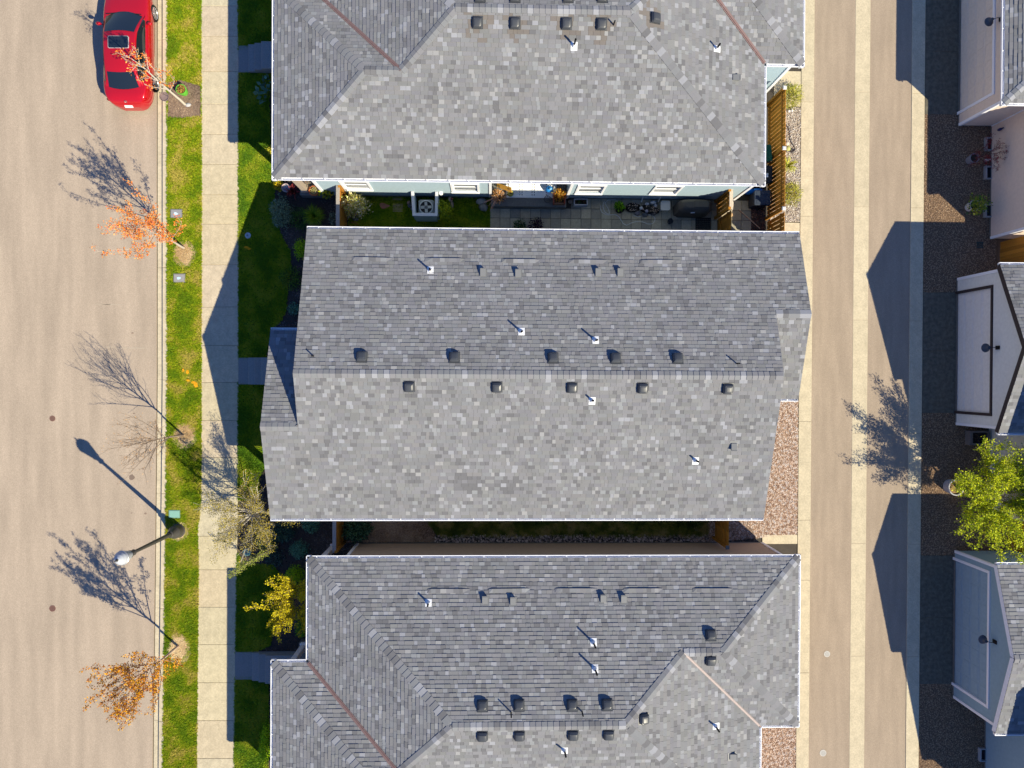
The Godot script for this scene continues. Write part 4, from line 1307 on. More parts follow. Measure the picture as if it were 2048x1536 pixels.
func strew(lb: MB, p: Vector3, cols: Array, n: int, spread: float, size: float, R: RandomNumberGenerator, up := 0.4) -> void:
	for i in n:
		var o := Vector3(R.randf_range(-1, 1), R.randf_range(-0.7, 1), R.randf_range(-1, 1)) * spread
		var c: Color = cols[R.randi() % cols.size()]
		lb.col = c * R.randf_range(0.8, 1.15)
		lb.col.a = 1.0
		var d := (o.normalized() + Vector3(R.randf_range(-0.6, 0.6), R.randf_range(-0.2, 0.5), R.randf_range(-0.6, 0.6))).normalized()
		var nn := (Vector3.UP * up + Vector3(R.randf_range(-1, 1), R.randf_range(-0.3, 1), R.randf_range(-1, 1))).normalized()
		var s := size * R.randf_range(0.7, 1.25)
		lb.leaf(p + o, d, nn, s, s * 0.62)

func tree(called: String, label: String, at: Vector3, s: Dictionary, group := "") -> Node3D:
	# a trunk with limbs that fork into twigs; leaves sit in clumps along the twigs
	var R := RandomNumberGenerator.new()
	R.seed = s.seed
	var o := thing(called, label, s.get("category", "tree"), at, 0, group)
	var tb := mb(s.bark)
	var lb := mb()
	var H: float = s.h
	var lean: Vector3 = s.get("lean", Vector3.ZERO)
	var trunk := grow(tb, Vector3(0, -0.05, 0), Vector3.UP + lean / H, H * s.get("trunk", 0.85), s.r, s.r * 0.25, 0.2, R, 8, s.get("wob", 0.05), 7)
	var limbs: int = s.limbs
	for i in limbs:
		var f := lerpf(s.get("low", 0.32), 0.97, float(i) / maxi(limbs - 1, 1))
		var az := i * 2.399 + R.randf_range(-0.4, 0.4)
		var rise: float = s.get("rise", 1.5) * R.randf_range(0.75, 1.25)
		var len: float = s.spread * lerpf(1.5, 0.55, float(i) / limbs) * R.randf_range(0.8, 1.15)
		var p := along(trunk, f)
		var lr: float = s.r * lerpf(0.5, 0.26, float(i) / limbs) * s.get("thin", 1.0)
		var limb := grow(tb, p, Vector3(cos(az), rise, sin(az)), len, lr, lr * 0.3, s.get("lift", 0.25), R, 5, 0.13, 5)
		for k in int(s.subs):
			var g := lerpf(0.22, 1.0, (k + R.randf() * 0.6) / s.subs)
			var q := along(limb, g)
			var side := heading(limb, g).cross(Vector3(R.randf_range(-1, 1), R.randf_range(-1, 1), R.randf_range(-1, 1))).normalized()
			var d: Vector3 = (heading(limb, g) * 0.9 + side * R.randf_range(0.5, 1.0) + Vector3.UP * s.get("sub_up", 0.2)).normalized()
			var tl: float = s.twig * R.randf_range(0.6, 1.2) * lerpf(1.1, 0.7, g)
			var tw := grow(tb, q, d, tl, maxf(lr * 0.32, 0.006), 0.004, s.get("lift", 0.25), R, 4, 0.18, 4)
			var n: int = s.get("clumps", 5)
			for c in n:
				if R.randf() < s.get("bare", 0.0): continue
				strew(lb, along(tw, lerpf(0.15, 1.0, (c + R.randf()) / n)), s.leaves, s.per, s.get("loose", 0.05), s.leaf, R)
	put(tb, "trunk", M.bark, o)
	if lb.v.size(): put(lb, "crown", M.leaf, o)
	return o

func bush(called: String, label: String, at: Vector3, r: float, h: float, n: int, leaf: float, cols: Array, seed_: int, spiky := 0.0, group := "", needle := false, rz := -1.0, aspect := 0.62, on := 0.0) -> Node3D:
	# leaves through the outer shell of an uneven dome, on a fan of stems
	var R := RandomNumberGenerator.new()
	R.seed = seed_
	if rz < 0: rz = r
	var o := thing(called, label, "plant" if spiky > 0.5 else "shrub", at, 0, group)
	var nz := FastNoiseLite.new()
	nz.seed = seed_; nz.frequency = 1.3
	var lb := mb()
	var tb := mb(Color(0.13, 0.09, 0.06))
	for i in 7:
		var a := TAU * i / 7 + R.randf()
		grow(tb, Vector3(0, -0.03, 0), Vector3(cos(a) * r * 0.9, h, sin(a) * rz * 0.9), h * 0.75, 0.012, 0.004, 0.0, R, 3, 0.15, 4)
	for i in n:
		var d := Vector3(R.randfn(), absf(R.randfn()) * 1.0 + 0.02, R.randfn()).normalized()
		var f := pow(R.randf(), 0.35) * (1.0 + nz.get_noise_3d(d.x * 2, d.y * 2, d.z * 2) * 0.55)
		var p := Vector3(d.x * r, d.y * h, d.z * rz) * f
		var c: Color = cols[R.randi() % cols.size()]
		lb.col = c * R.randf_range(0.75, 1.2)
		lb.col.a = 1.0
		var s := leaf * R.randf_range(0.7, 1.3)
		var dir := (d + Vector3(R.randfn(), R.randfn() * 0.5, R.randfn()) * lerpf(0.8, 0.25, spiky)).normalized()
		var nn := (d + Vector3(R.randfn(), absf(R.randfn()), R.randfn()) * 0.7).normalized()
		lb.leaf(p, dir, nn, s, s * aspect)
	put(tb, "stem", M.bark, o)
	put(lb, "foliage", M.needle if needle else M.leaf, o)
	return o

func blades(called: String, label: String, at: Vector3, r: float, h: float, n: int, w: float, cols: Array, seed_: int, group := "") -> Node3D:
	# arching strap leaves from one crown
	var R := RandomNumberGenerator.new()
	R.seed = seed_
	var o := thing(called, label, "plant", at, 0, group)
	var b := mb()
	for i in n:
		var a := R.randf() * TAU
		var d := Vector3(cos(a), 0, sin(a))
		var s := Vector3(-d.z, 0, d.x) * w * 0.5
		var reach := r * R.randf_range(0.35, 1.1)
		var top := h * R.randf_range(0.6, 1.05)
		b.col = (cols[R.randi() % cols.size()] as Color) * R.randf_range(0.8, 1.2)
		b.col.a = 1
		var p0 := d * R.randf() * r * 0.15
		var p1 := p0 + d * reach * 0.45 + Vector3.UP * top * 0.8
		var p2 := p0 + d * reach * 0.85 + Vector3.UP * top
		var p3 := p0 + d * reach * 1.15 + Vector3.UP * top * 0.8
		b.quad(p0 - s, p0 + s, p1 + s, p1 - s)
		b.quad(p1 - s, p1 + s, p2 + s * 0.7, p2 - s * 0.7)
		b.tri(p2 - s * 0.7, p2 + s * 0.7, p3)
	put(b, "foliage", M.leaf, o)
	return o

func pot(called: String, label: String, at: Vector3, rt: float, rb: float, h: float, colour: Color, soil := Color(0.06, 0.045, 0.035), group := "", m: Material = null) -> Node3D:
	var o := thing(called, label, "plant pot", at, 0, group)
	var b := mb(colour)
	b.lathe([Vector2(0, 0), Vector2(rb, 0), Vector2(rt * 0.96, h * 0.86), Vector2(rt, h * 0.87), Vector2(rt, h), Vector2(rt * 0.87, h), Vector2(rt * 0.85, h * 0.8)], 20)
	put(b, "pot_body", m if m else M.matte, o)
	var s := mb(soil)
	s.lathe([Vector2(rt * 0.86, h * 0.83), Vector2(rt * 0.5, h * 0.87), Vector2(0, h * 0.88)], 14)
	put(s, "potting_soil", M.matte, o)
	return o

func build_plants() -> void:
	var orange := [Color(0.80, 0.24, 0.03), Color(0.88, 0.34, 0.06), Color(0.78, 0.16, 0.04), Color(0.85, 0.42, 0.10)]
	var amber := [Color(0.72, 0.28, 0.01), Color(0.85, 0.42, 0.015), Color(0.42, 0.13, 0.015), Color(0.65, 0.34, 0.01), Color(0.30, 0.09, 0.02)]
	var g := "young trees along the kerb"
	var t := tree("street_tree", "slim white-barked young tree with a few orange leaves beside the red car", Vector3(-12.564, 0, -11.124), {"seed": 11, "h": 5.0, "trunk": 1.0, "r": 0.055, "bark": Color(0.70, 0.64, 0.55), "limbs": 14, "spread": 0.85, "rise": 1.2, "thin": 0.55, "subs": 5, "twig": 0.35, "leaves": orange, "per": 3, "leaf": 0.07, "clumps": 4, "bare": 0.45, "low": 0.3, "lean": Vector3(0.1, 0, 0.25)}, g)
	tree("street_tree", "young tree full of orange-pink leaves by the two grey box lids", Vector3(-12.598, 0, -5.271), {"seed": 22, "h": 5.3, "trunk": 0.72, "r": 0.05, "bark": Color(0.62, 0.54, 0.46), "limbs": 19, "spread": 2.05, "rise": 1.7, "thin": 0.7, "subs": 10, "twig": 0.55, "leaves": orange, "per": 4, "leaf": 0.06, "clumps": 6, "bare": 0.10, "low": 0.34, "lift": 0.5}, g)
	tree("street_tree", "nearly leafless young tree on a bare straw patch uphill of the lamp post", Vector3(-12.610, 0, 2.383), {"seed": 33, "h": 5.1, "trunk": 0.66, "r": 0.045, "bark": Color(0.34, 0.26, 0.20), "limbs": 20, "spread": 1.75, "rise": 1.6, "thin": 0.8, "subs": 10, "twig": 0.65, "leaves": [Color(0.62, 0.36, 0.16), Color(0.5, 0.3, 0.14)], "per": 2, "leaf": 0.035, "clumps": 4, "bare": 0.45, "low": 0.40, "lift": 0.5}, g)
	tree("street_tree", "young tree with dense amber leaves nearest the bottom of the street", Vector3(-12.804, 0, 11.055), {"seed": 44, "h": 5.4, "trunk": 0.70, "r": 0.055, "bark": Color(0.60, 0.45, 0.36), "limbs": 20, "spread": 2.15, "rise": 1.45, "thin": 0.75, "subs": 10, "twig": 0.6, "leaves": amber, "per": 5, "leaf": 0.064, "clumps": 7, "bare": 0.10, "low": 0.34, "lift": 0.45}, g)
	tree("yard_tree", "pale many-stemmed tree with small olive-yellow leaves over the pavement", Vector3(-9.336, 0, 5.422), {"seed": 55, "h": 3.6, "trunk": 0.62, "r": 0.075, "bark": Color(0.66, 0.60, 0.50), "limbs": 26, "spread": 1.75, "rise": 0.75, "thin": 0.6, "subs": 14, "twig": 0.7, "leaves": [Color(0.42, 0.34, 0.05), Color(0.34, 0.30, 0.07), Color(0.52, 0.40, 0.05), Color(0.30, 0.24, 0.08)], "per": 5, "leaf": 0.045, "clumps": 7, "loose": 0.09, "bare": 0.15, "low": 0.25, "wob": 0.10, "lean": Vector3(-0.35, 0, 0.1)})
	tree("yard_tree", "narrow columnar tree leaning over the pavement edge between the two lower houses", Vector3(-8.762, 0, 6.845), {"seed": 66, "h": 4.9, "trunk": 1.0, "r": 0.06, "bark": Color(0.36, 0.32, 0.18), "limbs": 30, "spread": 0.34, "rise": 3.2, "subs": 4, "twig": 0.22, "leaves": [Color(0.30, 0.36, 0.05), Color(0.42, 0.45, 0.08), Color(0.24, 0.30, 0.06)], "per": 3, "leaf": 0.05, "clumps": 4, "bare": 0.25, "low": 0.06})
	tree("yard_tree", "rounded tree with bright yellow leaves beside the lower front steps", Vector3(-7.640, 0, 8.714), {"seed": 78, "h": 4.6, "trunk": 0.45, "r": 0.05, "bark": Color(0.30, 0.23, 0.15), "limbs": 32, "spread": 1.35, "rise": 0.65, "thin": 0.7, "subs": 13, "twig": 0.45, "leaves": [Color(0.68, 0.55, 0.015), Color(0.80, 0.66, 0.02), Color(0.55, 0.46, 0.02), Color(0.46, 0.42, 0.015)], "per": 5, "leaf": 0.062, "clumps": 6, "low": 0.56, "lift": 0.15})
	# the big tree in a pot across the alley
	var pt := Vector3(19.387, 0, 4.464)
	pot("tub", "ribbed white tub holding the big lime-green tree", pt, 0.34, 0.29, 0.46, Color(0.50, 0.50, 0.53), Color(0.30, 0.19, 0.08))
	tree("potted_tree", "big lime-green feathery tree growing from a tub across the alley", pt + Vector3(0.05, 0.38, 0.0), {"seed": 88, "h": 3.6, "trunk": 0.60, "r": 0.06, "bark": Color(0.26, 0.21, 0.15), "limbs": 42, "spread": 2.0, "rise": 0.5, "thin": 0.7, "subs": 18, "twig": 0.75, "leaves": [Color(0.56, 0.60, 0.015), Color(0.66, 0.69, 0.02), Color(0.44, 0.51, 0.015), Color(0.28, 0.38, 0.02)], "per": 5, "leaf": 0.068, "clumps": 7, "loose": 0.07, "low": 0.42, "lift": 0.2, "lean": Vector3(0.8, 0, 0.12)})
	# front beds
	var teal := [Color(0.08, 0.22, 0.14), Color(0.12, 0.30, 0.19), Color(0.17, 0.38, 0.25)]
	var green := [Color(0.10, 0.26, 0.01), Color(0.17, 0.38, 0.015), Color(0.25, 0.46, 0.02)]
	var lime := [Color(0.34, 0.56, 0.01), Color(0.44, 0.66, 0.015), Color(0.24, 0.44, 0.01)]
	var gold := [Color(0.48, 0.42, 0.03), Color(0.60, 0.52, 0.06), Color(0.34, 0.32, 0.03)]
	bush("broadleaf_plant", "big-leaved blue-green plant beside the upper front steps", Vector3(-9.194, 0, -11.688), 0.42, 0.5, 46, 0.22, [Color(0.10, 0.22, 0.15), Color(0.14, 0.28, 0.19)], 1, 0.6, "", false, 0.55, 0.75)
	bush("shrub", "yellow-green shrub at the lawn corner under the top roof's gutter", Vector3(-8.928, 0, -9.225), 0.25, 0.5, 420, 0.05, gold, 2)
	bush("flowering_plant", "clump of bright yellow flowers at the top house's corner", Vector3(-8.744, 0, -7.850), 0.22, 0.35, 300, 0.06, [Color(0.75, 0.50, 0.01), Color(0.60, 0.42, 0.01), Color(0.35, 0.35, 0.02)], 3)
	bush("shrub", "tall grey-green shrub between the front lawn and the top porch", Vector3(-8.551, 0, -6.694), 0.42, 0.85, 1500, 0.075, [Color(0.10, 0.16, 0.10), Color(0.16, 0.24, 0.15), Color(0.22, 0.31, 0.19)], 4, 0.0, "", false, 0.62)
	blades("spiky_plant", "dark red spiky plant at the foot of the tan porch post", Vector3(-8.099, 0, -7.554), 0.3, 0.55, 46, 0.035, [Color(0.20, 0.03, 0.03), Color(0.30, 0.06, 0.05)], 5)
	bush("shrub", "low feathery juniper left of the grass tuft", Vector3(-7.882, 0, -6.463), 0.38, 0.45, 900, 0.075, [Color(0.04, 0.11, 0.02), Color(0.07, 0.17, 0.03), Color(0.11, 0.22, 0.03)], 6, 0.4, "", true, 0.45, 0.3)
	blades("grass_clump", "bright green fountain grass clump in the dark bed", Vector3(-7.254, 0, -6.572), 0.4, 0.5, 420, 0.014, [Color(0.18, 0.30, 0.015), Color(0.26, 0.38, 0.03), Color(0.12, 0.22, 0.01)], 7)
	bush("shrub", "thin grey-leaved plant against the short wooden fence", Vector3(-6.504, 0, -6.519), 0.16, 0.5, 150, 0.07, [Color(0.12, 0.18, 0.12), Color(0.22, 0.30, 0.22)], 8, 0.0, "", false, 0.3)
	bush("shrub", "round bright green shrub tucked under the middle roof's corner", Vector3(-7.812, 0, -5.244), 0.27, 0.55, 1100, 0.045, lime, 9, 0.0, "", false, 0.42)
	bush("shrub", "feathery yellow-green juniper on the curved lawn edge", Vector3(-8.226, 0, -4.049), 0.42, 0.45, 1000, 0.09, [Color(0.09, 0.18, 0.02), Color(0.16, 0.26, 0.03), Color(0.05, 0.12, 0.02)], 10, 0.5, "", true, 0.45, 0.25)
	bush("shrub", "small blue-green shrub above the middle porch roof", Vector3(-8.096, 0, -2.813), 0.26, 0.35, 420, 0.05, teal, 11)
	var balls := "round evergreen shrubs in the lower bed"
	bush("shrub", "round teal shrub alone in the dark bed between the lower houses", Vector3(-7.864, 0, 7.043), 0.36, 0.55, 1300, 0.05, teal, 12, 0.0, balls)
	bush("shrub", "round teal shrub half under the middle roof's lower gutter", Vector3(-7.380, 0, 6.022), 0.36, 0.5, 1000, 0.05, teal, 13, 0.0, balls)
	bush("shrub", "bright green clipped ball at the lower house's corner", Vector3(-8.010, 0, 8.092), 0.38, 0.75, 2200, 0.04, lime, 14, 0.0, balls)
	bush("shrub", "olive shrub between the clipped ball and the yellow tree", Vector3(-7.866, 0, 8.750), 0.3, 0.45, 600, 0.05, [Color(0.10, 0.13, 0.03), Color(0.16, 0.19, 0.05)], 15)
	bush("shrub", "dark green shrub behind the yellow tree against the wall", Vector3(-7.721, 0, 10.250), 0.3, 0.5, 700, 0.05, green, 16, 0.0, "", false, 0.45)
	bush("conifer", "dark blue-green weeping conifer at the foot of the columnar tree", Vector3(-8.518, 0, 6.336), 0.42, 0.8, 1300, 0.13, [Color(0.03, 0.08, 0.06), Color(0.05, 0.12, 0.09), Color(0.08, 0.16, 0.12)], 17, 0.6, "", true, 0.36, 0.22)
	bush("shrub", "deep green shrub beside the pale tree and the teal utility lid", Vector3(-9.239, 0, 6.632), 0.4, 0.6, 1000, 0.06, [Color(0.03, 0.10, 0.03), Color(0.06, 0.15, 0.05), Color(0.25, 0.36, 0.08)], 18)
	bush("shrub", "low grey-green groundcover below the columnar tree", Vector3(-8.894, 0, 7.398), 0.4, 0.25, 600, 0.06, [Color(0.05, 0.10, 0.08), Color(0.10, 0.15, 0.11)], 19, 0.3, "", true)
	bush("hedge", "bright green hedge against the lower house's front at the bottom edge", Vector3(-9.151, 0, 15.009), 0.24, 0.8, 2400, 0.05, lime, 20, 0.0, "", false, 0.85)
	# side yard
	var vp := Vector3(-5.598, 0, -6.965)
	bush("shrub", "large cream-variegated shrub beside the short wooden fence", vp, 0.56, 1.55, 2100, 0.085, [Color(0.72, 0.66, 0.34), Color(0.82, 0.78, 0.55), Color(0.42, 0.46, 0.10), Color(0.60, 0.52, 0.10)], 21, 0.0, "", false, 0.42)
	bush("shrub", "yellow-green shrub growing against the air conditioner screen", Vector3(-1.941, 0, -6.756), 0.36, 1.35, 1500, 0.055, [Color(0.35, 0.38, 0.01), Color(0.24, 0.32, 0.01), Color(0.10, 0.20, 0.02)], 22, 0.0, "", false, 0.42)
	bush("shrub", "dark green low plant on the pavers under the middle roof's gutter", Vector3(1.145, 0, -6.287), 0.3, 0.35, 400, 0.06, [Color(0.03, 0.08, 0.02), Color(0.05, 0.12, 0.03)], 23)
	bush("shrub", "dark purple-leaved plant on the pavers", Vector3(1.805, 0, -6.335), 0.3, 0.4, 380, 0.07, [Color(0.03, 0.012, 0.025), Color(0.06, 0.02, 0.045)], 24)
	bush("conifer", "dark green evergreen behind the fence between the lower houses", Vector3(-5.476, 0, 6.205), 0.55, 1.2, 2400, 0.08, [Color(0.03, 0.085, 0.045), Color(0.05, 0.12, 0.07), Color(0.08, 0.17, 0.09)], 25, 0.2, "", false, 0.42)
	# along the gravel bed
	bush("shrub", "tall yellow-green grassy shrub at the upper end of the gravel bed", Vector3(12.388, 0, -11.794), 0.42, 0.7, 1500, 0.10, [Color(0.42, 0.42, 0.05), Color(0.55, 0.52, 0.10), Color(0.30, 0.33, 0.04)], 26, 0.6, "", true, 0.5, 0.2)
	blades("strap_plant", "sparse strap-leaved plant midway along the gravel bed", Vector3(12.305, 0, -8.951), 0.36, 0.4, 60, 0.03, [Color(0.40, 0.44, 0.04), Color(0.55, 0.55, 0.12)], 27)
	bush("shrub", "yellow-green grassy shrub at the lower end of the gravel bed", Vector3(12.420, 0, -7.756), 0.40, 0.6, 1300, 0.10, [Color(0.42, 0.42, 0.05), Color(0.55, 0.52, 0.10), Color(0.30, 0.33, 0.04)], 28, 0.6, "", true, 0.46, 0.2)
	# pots across the alley
	var mp := Vector3(20.091, 0, -9.283)
	pot("planter", "grey round pot with the dark red maple", mp, 0.20, 0.16, 0.36, Color(0.30, 0.30, 0.33))
	tree("potted_tree", "small dark red maple in a grey pot across the alley", mp + Vector3(0.03, 0.3, 0), {"seed": 99, "h": 1.25, "trunk": 0.6, "r": 0.02, "bark": Color(0.16, 0.09, 0.08), "limbs": 12, "spread": 0.7, "rise": 0.4, "subs": 6, "twig": 0.3, "leaves": [Color(0.24, 0.02, 0.03), Color(0.34, 0.035, 0.045), Color(0.14, 0.015, 0.02)], "per": 3, "leaf": 0.045, "clumps": 4, "low": 0.35, "lean": Vector3(0.5, 0, 0)})
	var wp := Vector3(20.089, 0, -7.304)
	pot("planter", "white round pot with a glossy yellow-green shrub", wp, 0.23, 0.17, 0.42, Color(0.78, 0.77, 0.75))
	bush("shrub", "glossy yellow-green shrub in the white pot", wp + Vector3(0.05, 0.36, 0), 0.42, 0.6, 520, 0.085, [Color(0.25, 0.33, 0.03), Color(0.42, 0.44, 0.05), Color(0.06, 0.16, 0.04)], 29)

# ---------------------------------------------------------------- things in the street
func build_car(at: Vector3, turn: float) -> void:
	var o := thing("car", "red saloon car with a sunroof parked at the kerb", "car", at, turn)
	var st := [[-2.42, 0.58, 0.54, 0.57], [-2.34, 0.72, 0.64, 0.68], [-2.15, 0.82, 0.72, 0.78], [-1.8, 0.885, 0.80, 0.88], [-1.4, 0.91, 0.87, 0.95], [-1.05, 0.918, 0.91, 0.985], [-0.4, 0.92, 0.92, 0.98], [0.4, 0.92, 0.935, 0.98], [1.1, 0.915, 0.955, 1.0], [1.5, 0.905, 0.98, 1.03], [1.8, 0.885, 0.99, 1.045], [2.0, 0.85, 0.985, 1.04], [2.14, 0.80, 0.965, 1.02], [2.25, 0.73, 0.925, 0.965], [2.33, 0.65, 0.84, 0.87], [2.39, 0.55, 0.72, 0.74], [2.43, 0.40, 0.60, 0.61]]
	var ring := func(s: Array) -> Array:
		var w: float = s[1]
		var P := []
		for f in [[0.0, 0.86], [0.16, 0.965], [0.5, 1.0], [0.78, 0.985], [0.95, 0.94]]:
			P.append(Vector3(w * f[1], lerpf(0.22, s[2], f[0]), s[0]))
		P.append(Vector3(w * 0.86, s[2] + (s[3] - s[2]) * 0.35, s[0]))
		P.append(Vector3(w * 0.55, s[2] + (s[3] - s[2]) * 0.82, s[0]))
		P.append(Vector3(0, s[3], s[0]))
		var full := P.duplicate()
		for i in range(P.size() - 2, -1, -1): full.append(P[i] * Vector3(-1, 1, 1))
		return full
	var b := mb()
	var rings := []
	for s in st: rings.append(ring.call(s))
	var smooth := func(bb: MB, G: Array) -> void:
		# a skin over rows of points, normals from the neighbours
		var nn := []
		for i in G.size():
			var row := []
			for k in G[i].size():
				var du: Vector3 = G[mini(i + 1, G.size() - 1)][k] - G[maxi(i - 1, 0)][k]
				var dv: Vector3 = G[i][mini(k + 1, G[i].size() - 1)] - G[i][maxi(k - 1, 0)]
				row.append(dv.cross(du).normalized())
			nn.append(row)
		for i in G.size() - 1:
			for k in G[i].size() - 1:
				var sgn := 1.0
				bb.trin(G[i][k], G[i][k + 1], G[i + 1][k + 1], nn[i][k], nn[i][k + 1], nn[i + 1][k + 1])
				bb.trin(G[i][k], G[i + 1][k + 1], G[i + 1][k], nn[i][k], nn[i + 1][k + 1], nn[i + 1][k])
	smooth.call(b, rings)
	for e in [rings[0], rings[-1]]:
		for k in range(1, e.size() - 1): b.tri(e[0], e[k], e[k + 1])
	# cabin
	var cab := [[-1.10, 0.80, 0.94, 0.76, 0.975], [-0.85, 0.805, 0.94, 0.71, 1.11], [-0.55, 0.81, 0.945, 0.655, 1.26], [-0.22, 0.81, 0.95, 0.61, 1.395], [0.15, 0.81, 0.955, 0.59, 1.44], [0.65, 0.805, 0.96, 0.58, 1.445], [1.05, 0.80, 0.965, 0.575, 1.405], [1.32, 0.79, 0.97, 0.575, 1.345], [1.58, 0.775, 0.98, 0.60, 1.215], [1.84, 0.75, 0.99, 0.65, 1.055]]
	var top := func(s: Array, f: float) -> Vector3:   # f from -1 to 1 across the roof
		var bow := 0.20 * clampf((0.15 - s[0]) / 1.25, 0, 1) - 0.13 * clampf((s[0] - 0.9) / 0.9, 0, 1)
		return Vector3(s[3] * f, s[4] - 0.045 * pow(absf(f), 2.4), s[0] + bow * (f * f - 0.45))
	var cr := []
	for s in cab:
		var P := [Vector3(s[1], s[2] - 0.02, s[0])]
		P.append(Vector3(lerpf(s[1], s[3], 0.5) + 0.02, lerpf(s[2], s[4] - 0.06, 0.5), s[0]))
		for f in [1.04, 0.96, 0.8, 0.5, 0.2]: P.append(top.call(s, f))
		P.append(top.call(s, 0.0))
		var full := P.duplicate()
		for i in range(P.size() - 2, -1, -1): full.append(P[i] * Vector3(-1, 1, 1))
		cr.append(full)
	smooth.call(b, cr)
	put(b, "body", M.car_paint, o)
	var pane := func(called: String, i0: int, i1: int, w: float, m: Material, lift: Vector3) -> void:
		var G := []
		for i in range(i0, i1 + 1):
			var row := []
			for k in 9:
				row.append(top.call(cab[i], w * (1.0 - k / 4.0)) + lift)
			G.append(row)
		var gb := mb()
		smooth.call(gb, G)
		put(gb, called, m, o)
	pane.call("windshield", 0, 3, 0.93, M.car_glass, Vector3(0, 0.010, -0.006))
	pane.call("rear_window", 7, 9, 0.90, M.car_glass, Vector3(0, 0.010, 0.006))
	# sunroof with its bright rim
	var rim := mb(Color(0.4, 0.4, 0.42))
	rim.slab(poly([Vector2(-0.40, 0.02), Vector2(-0.36, -0.02), Vector2(0.36, -0.02), Vector2(0.40, 0.02), Vector2(0.40, 0.42), Vector2(0.36, 0.46), Vector2(-0.36, 0.46), Vector2(-0.40, 0.42)]), 1.40, 1.452, 0.004)
	var sr := put(rim, "sunroof", M.gloss, o)
	var sg := mb()
	sg.slab(poly([Vector2(-0.38, 0.03), Vector2(-0.345, -0.003), Vector2(0.345, -0.003), Vector2(0.38, 0.03), Vector2(0.38, 0.41), Vector2(0.345, 0.443), Vector2(-0.345, 0.443), Vector2(-0.38, 0.41)]), 1.42, 1.456, 0.002)
	put(sg, "sunroof_glass", M.car_glass, sr)
	# side windows, two on each side
	for sgn in [1.0, -1.0]:
		for w in [[1, 5, 0.10, 0.02], [5, 8, 0.02, 0.16]]:
			var gb := mb()
			var lo := []
			var hi := []
			for i in range(w[0], w[1] + 1):
				var s: Array = cab[i]
				var a := Vector3(s[1] + 0.004, s[2] + 0.01, s[0])
				var c := Vector3(s[3] * 1.035 + 0.008, s[4] - 0.065, s[0])
				if c.y < a.y: c.y = a.y
				lo.append(a * Vector3(sgn, 1, 1)); hi.append(a.lerp(c, 0.93) * Vector3(sgn, 1, 1) + Vector3(sgn * 0.012, 0, 0))
			var G := []
			for i in lo.size():
				var mid: Vector3 = (lo[i] + hi[i]) / 2 + Vector3(sgn * 0.018, 0.0, 0)
				G.append([lo[i], mid, hi[i]] if sgn > 0 else [hi[i], mid, lo[i]])
			smooth.call(gb, G)
			put(gb, "side_window", M.car_glass, o)
		var m := mb()
		m.blob(Vector3(sgn * 1.0, 0.98, -0.72), Vector3(0.11, 0.075, 0.07), 3, 0.05, 10)
		m.bar(Vector3(sgn * 0.86, 0.95, -0.70), Vector3(sgn * 0.95, 0.96, -0.71), 0.05, 0.04)
		put(m, "wing_mirror", M.car_paint, o)
		for z in [-1.46, 1.38]:
			var wheel := Node3D.new()
			wheel.name = "wheel"
			o.add_child(wheel, true)
			wheel.position = Vector3(sgn * 0.80, 0.325, z)
			var ty := mb()
			ty.xf = Transform3D(Basis(Vector3(0, 0, 1), Vector3(sgn, 0, 0), Vector3(0, sgn, 0)), Vector3.ZERO)
			ty.lathe([Vector2(0.20, -0.10), Vector2(0.30, -0.11), Vector2(0.325, -0.07), Vector2(0.325, 0.08), Vector2(0.305, 0.115), Vector2(0.235, 0.118)], 24)
			put(ty, "tyre", M.tyre, wheel)
			var rm := mb()
			rm.xf = ty.xf
			rm.lathe([Vector2(0.238, 0.105), Vector2(0.225, 0.12), Vector2(0.215, 0.095)], 24)
			rm.lathe([Vector2(0.06, 0.07), Vector2(0.05, 0.115), Vector2(0.0, 0.118)], 12)
			for k in 10:
				var a := TAU * k / 10
				rm.bar(Vector3(cos(a) * 0.04, 0.10, sin(a) * 0.04), Vector3(cos(a + 0.06) * 0.225, 0.10, sin(a + 0.06) * 0.225), 0.028, 0.018)
			put(rm, "rim", M.metal, wheel)
		var tl := mb()
		tl.blob(Vector3(sgn * 0.62, 0.84, 2.19), Vector3(0.17, 0.07, 0.10), 5, 0.03, 12)
		put(tl, "tail_light", M.lens_red, o)
		# door handle and seams
		for z in [-0.05, 0.85]:
			var h := mb()
			h.cbox(Vector3(sgn * 0.905 - 0.012, 0.80, z), Vector3(sgn * 0.905 + 0.012, 0.825, z + 0.2), 0.005)
			put(h, "door_handle", M.car_paint, o)
	var pl := mb(Color(0.85, 0.86, 0.88))
	pl.xf = Transform3D(Basis(Vector3.RIGHT, -0.35), Vector3(0.0, 0.68, 2.43))
	pl.cbox(Vector3(-0.155, -0.06, -0.012), Vector3(0.155, 0.06, 0.012), 0.004)
	put(pl, "licence_plate", M.plain, o)
	var em := mb(Color(0.75, 0.76, 0.78))
	em.xf = Transform3D(Basis(Vector3.RIGHT, 1.1), Vector3(0, 0.925, 2.325))
	em.lathe([Vector2(0.05, 0.0), Vector2(0.055, 0.012), Vector2(0.045, 0.018), Vector2(0.036, 0.010)], 14, 1.0, 0.8)
	put(em, "emblem", M.metal, o)
	var cw := mb()
	cw.bar(Vector3(-0.70, 0.985, -1.10), Vector3(0.05, 1.0, -1.16), 0.025, 0.012)
	cw.bar(Vector3(0.02, 1.0, -1.13), Vector3(0.68, 0.985, -1.08), 0.025, 0.012)
	put(cw, "wiper", M.black, o)

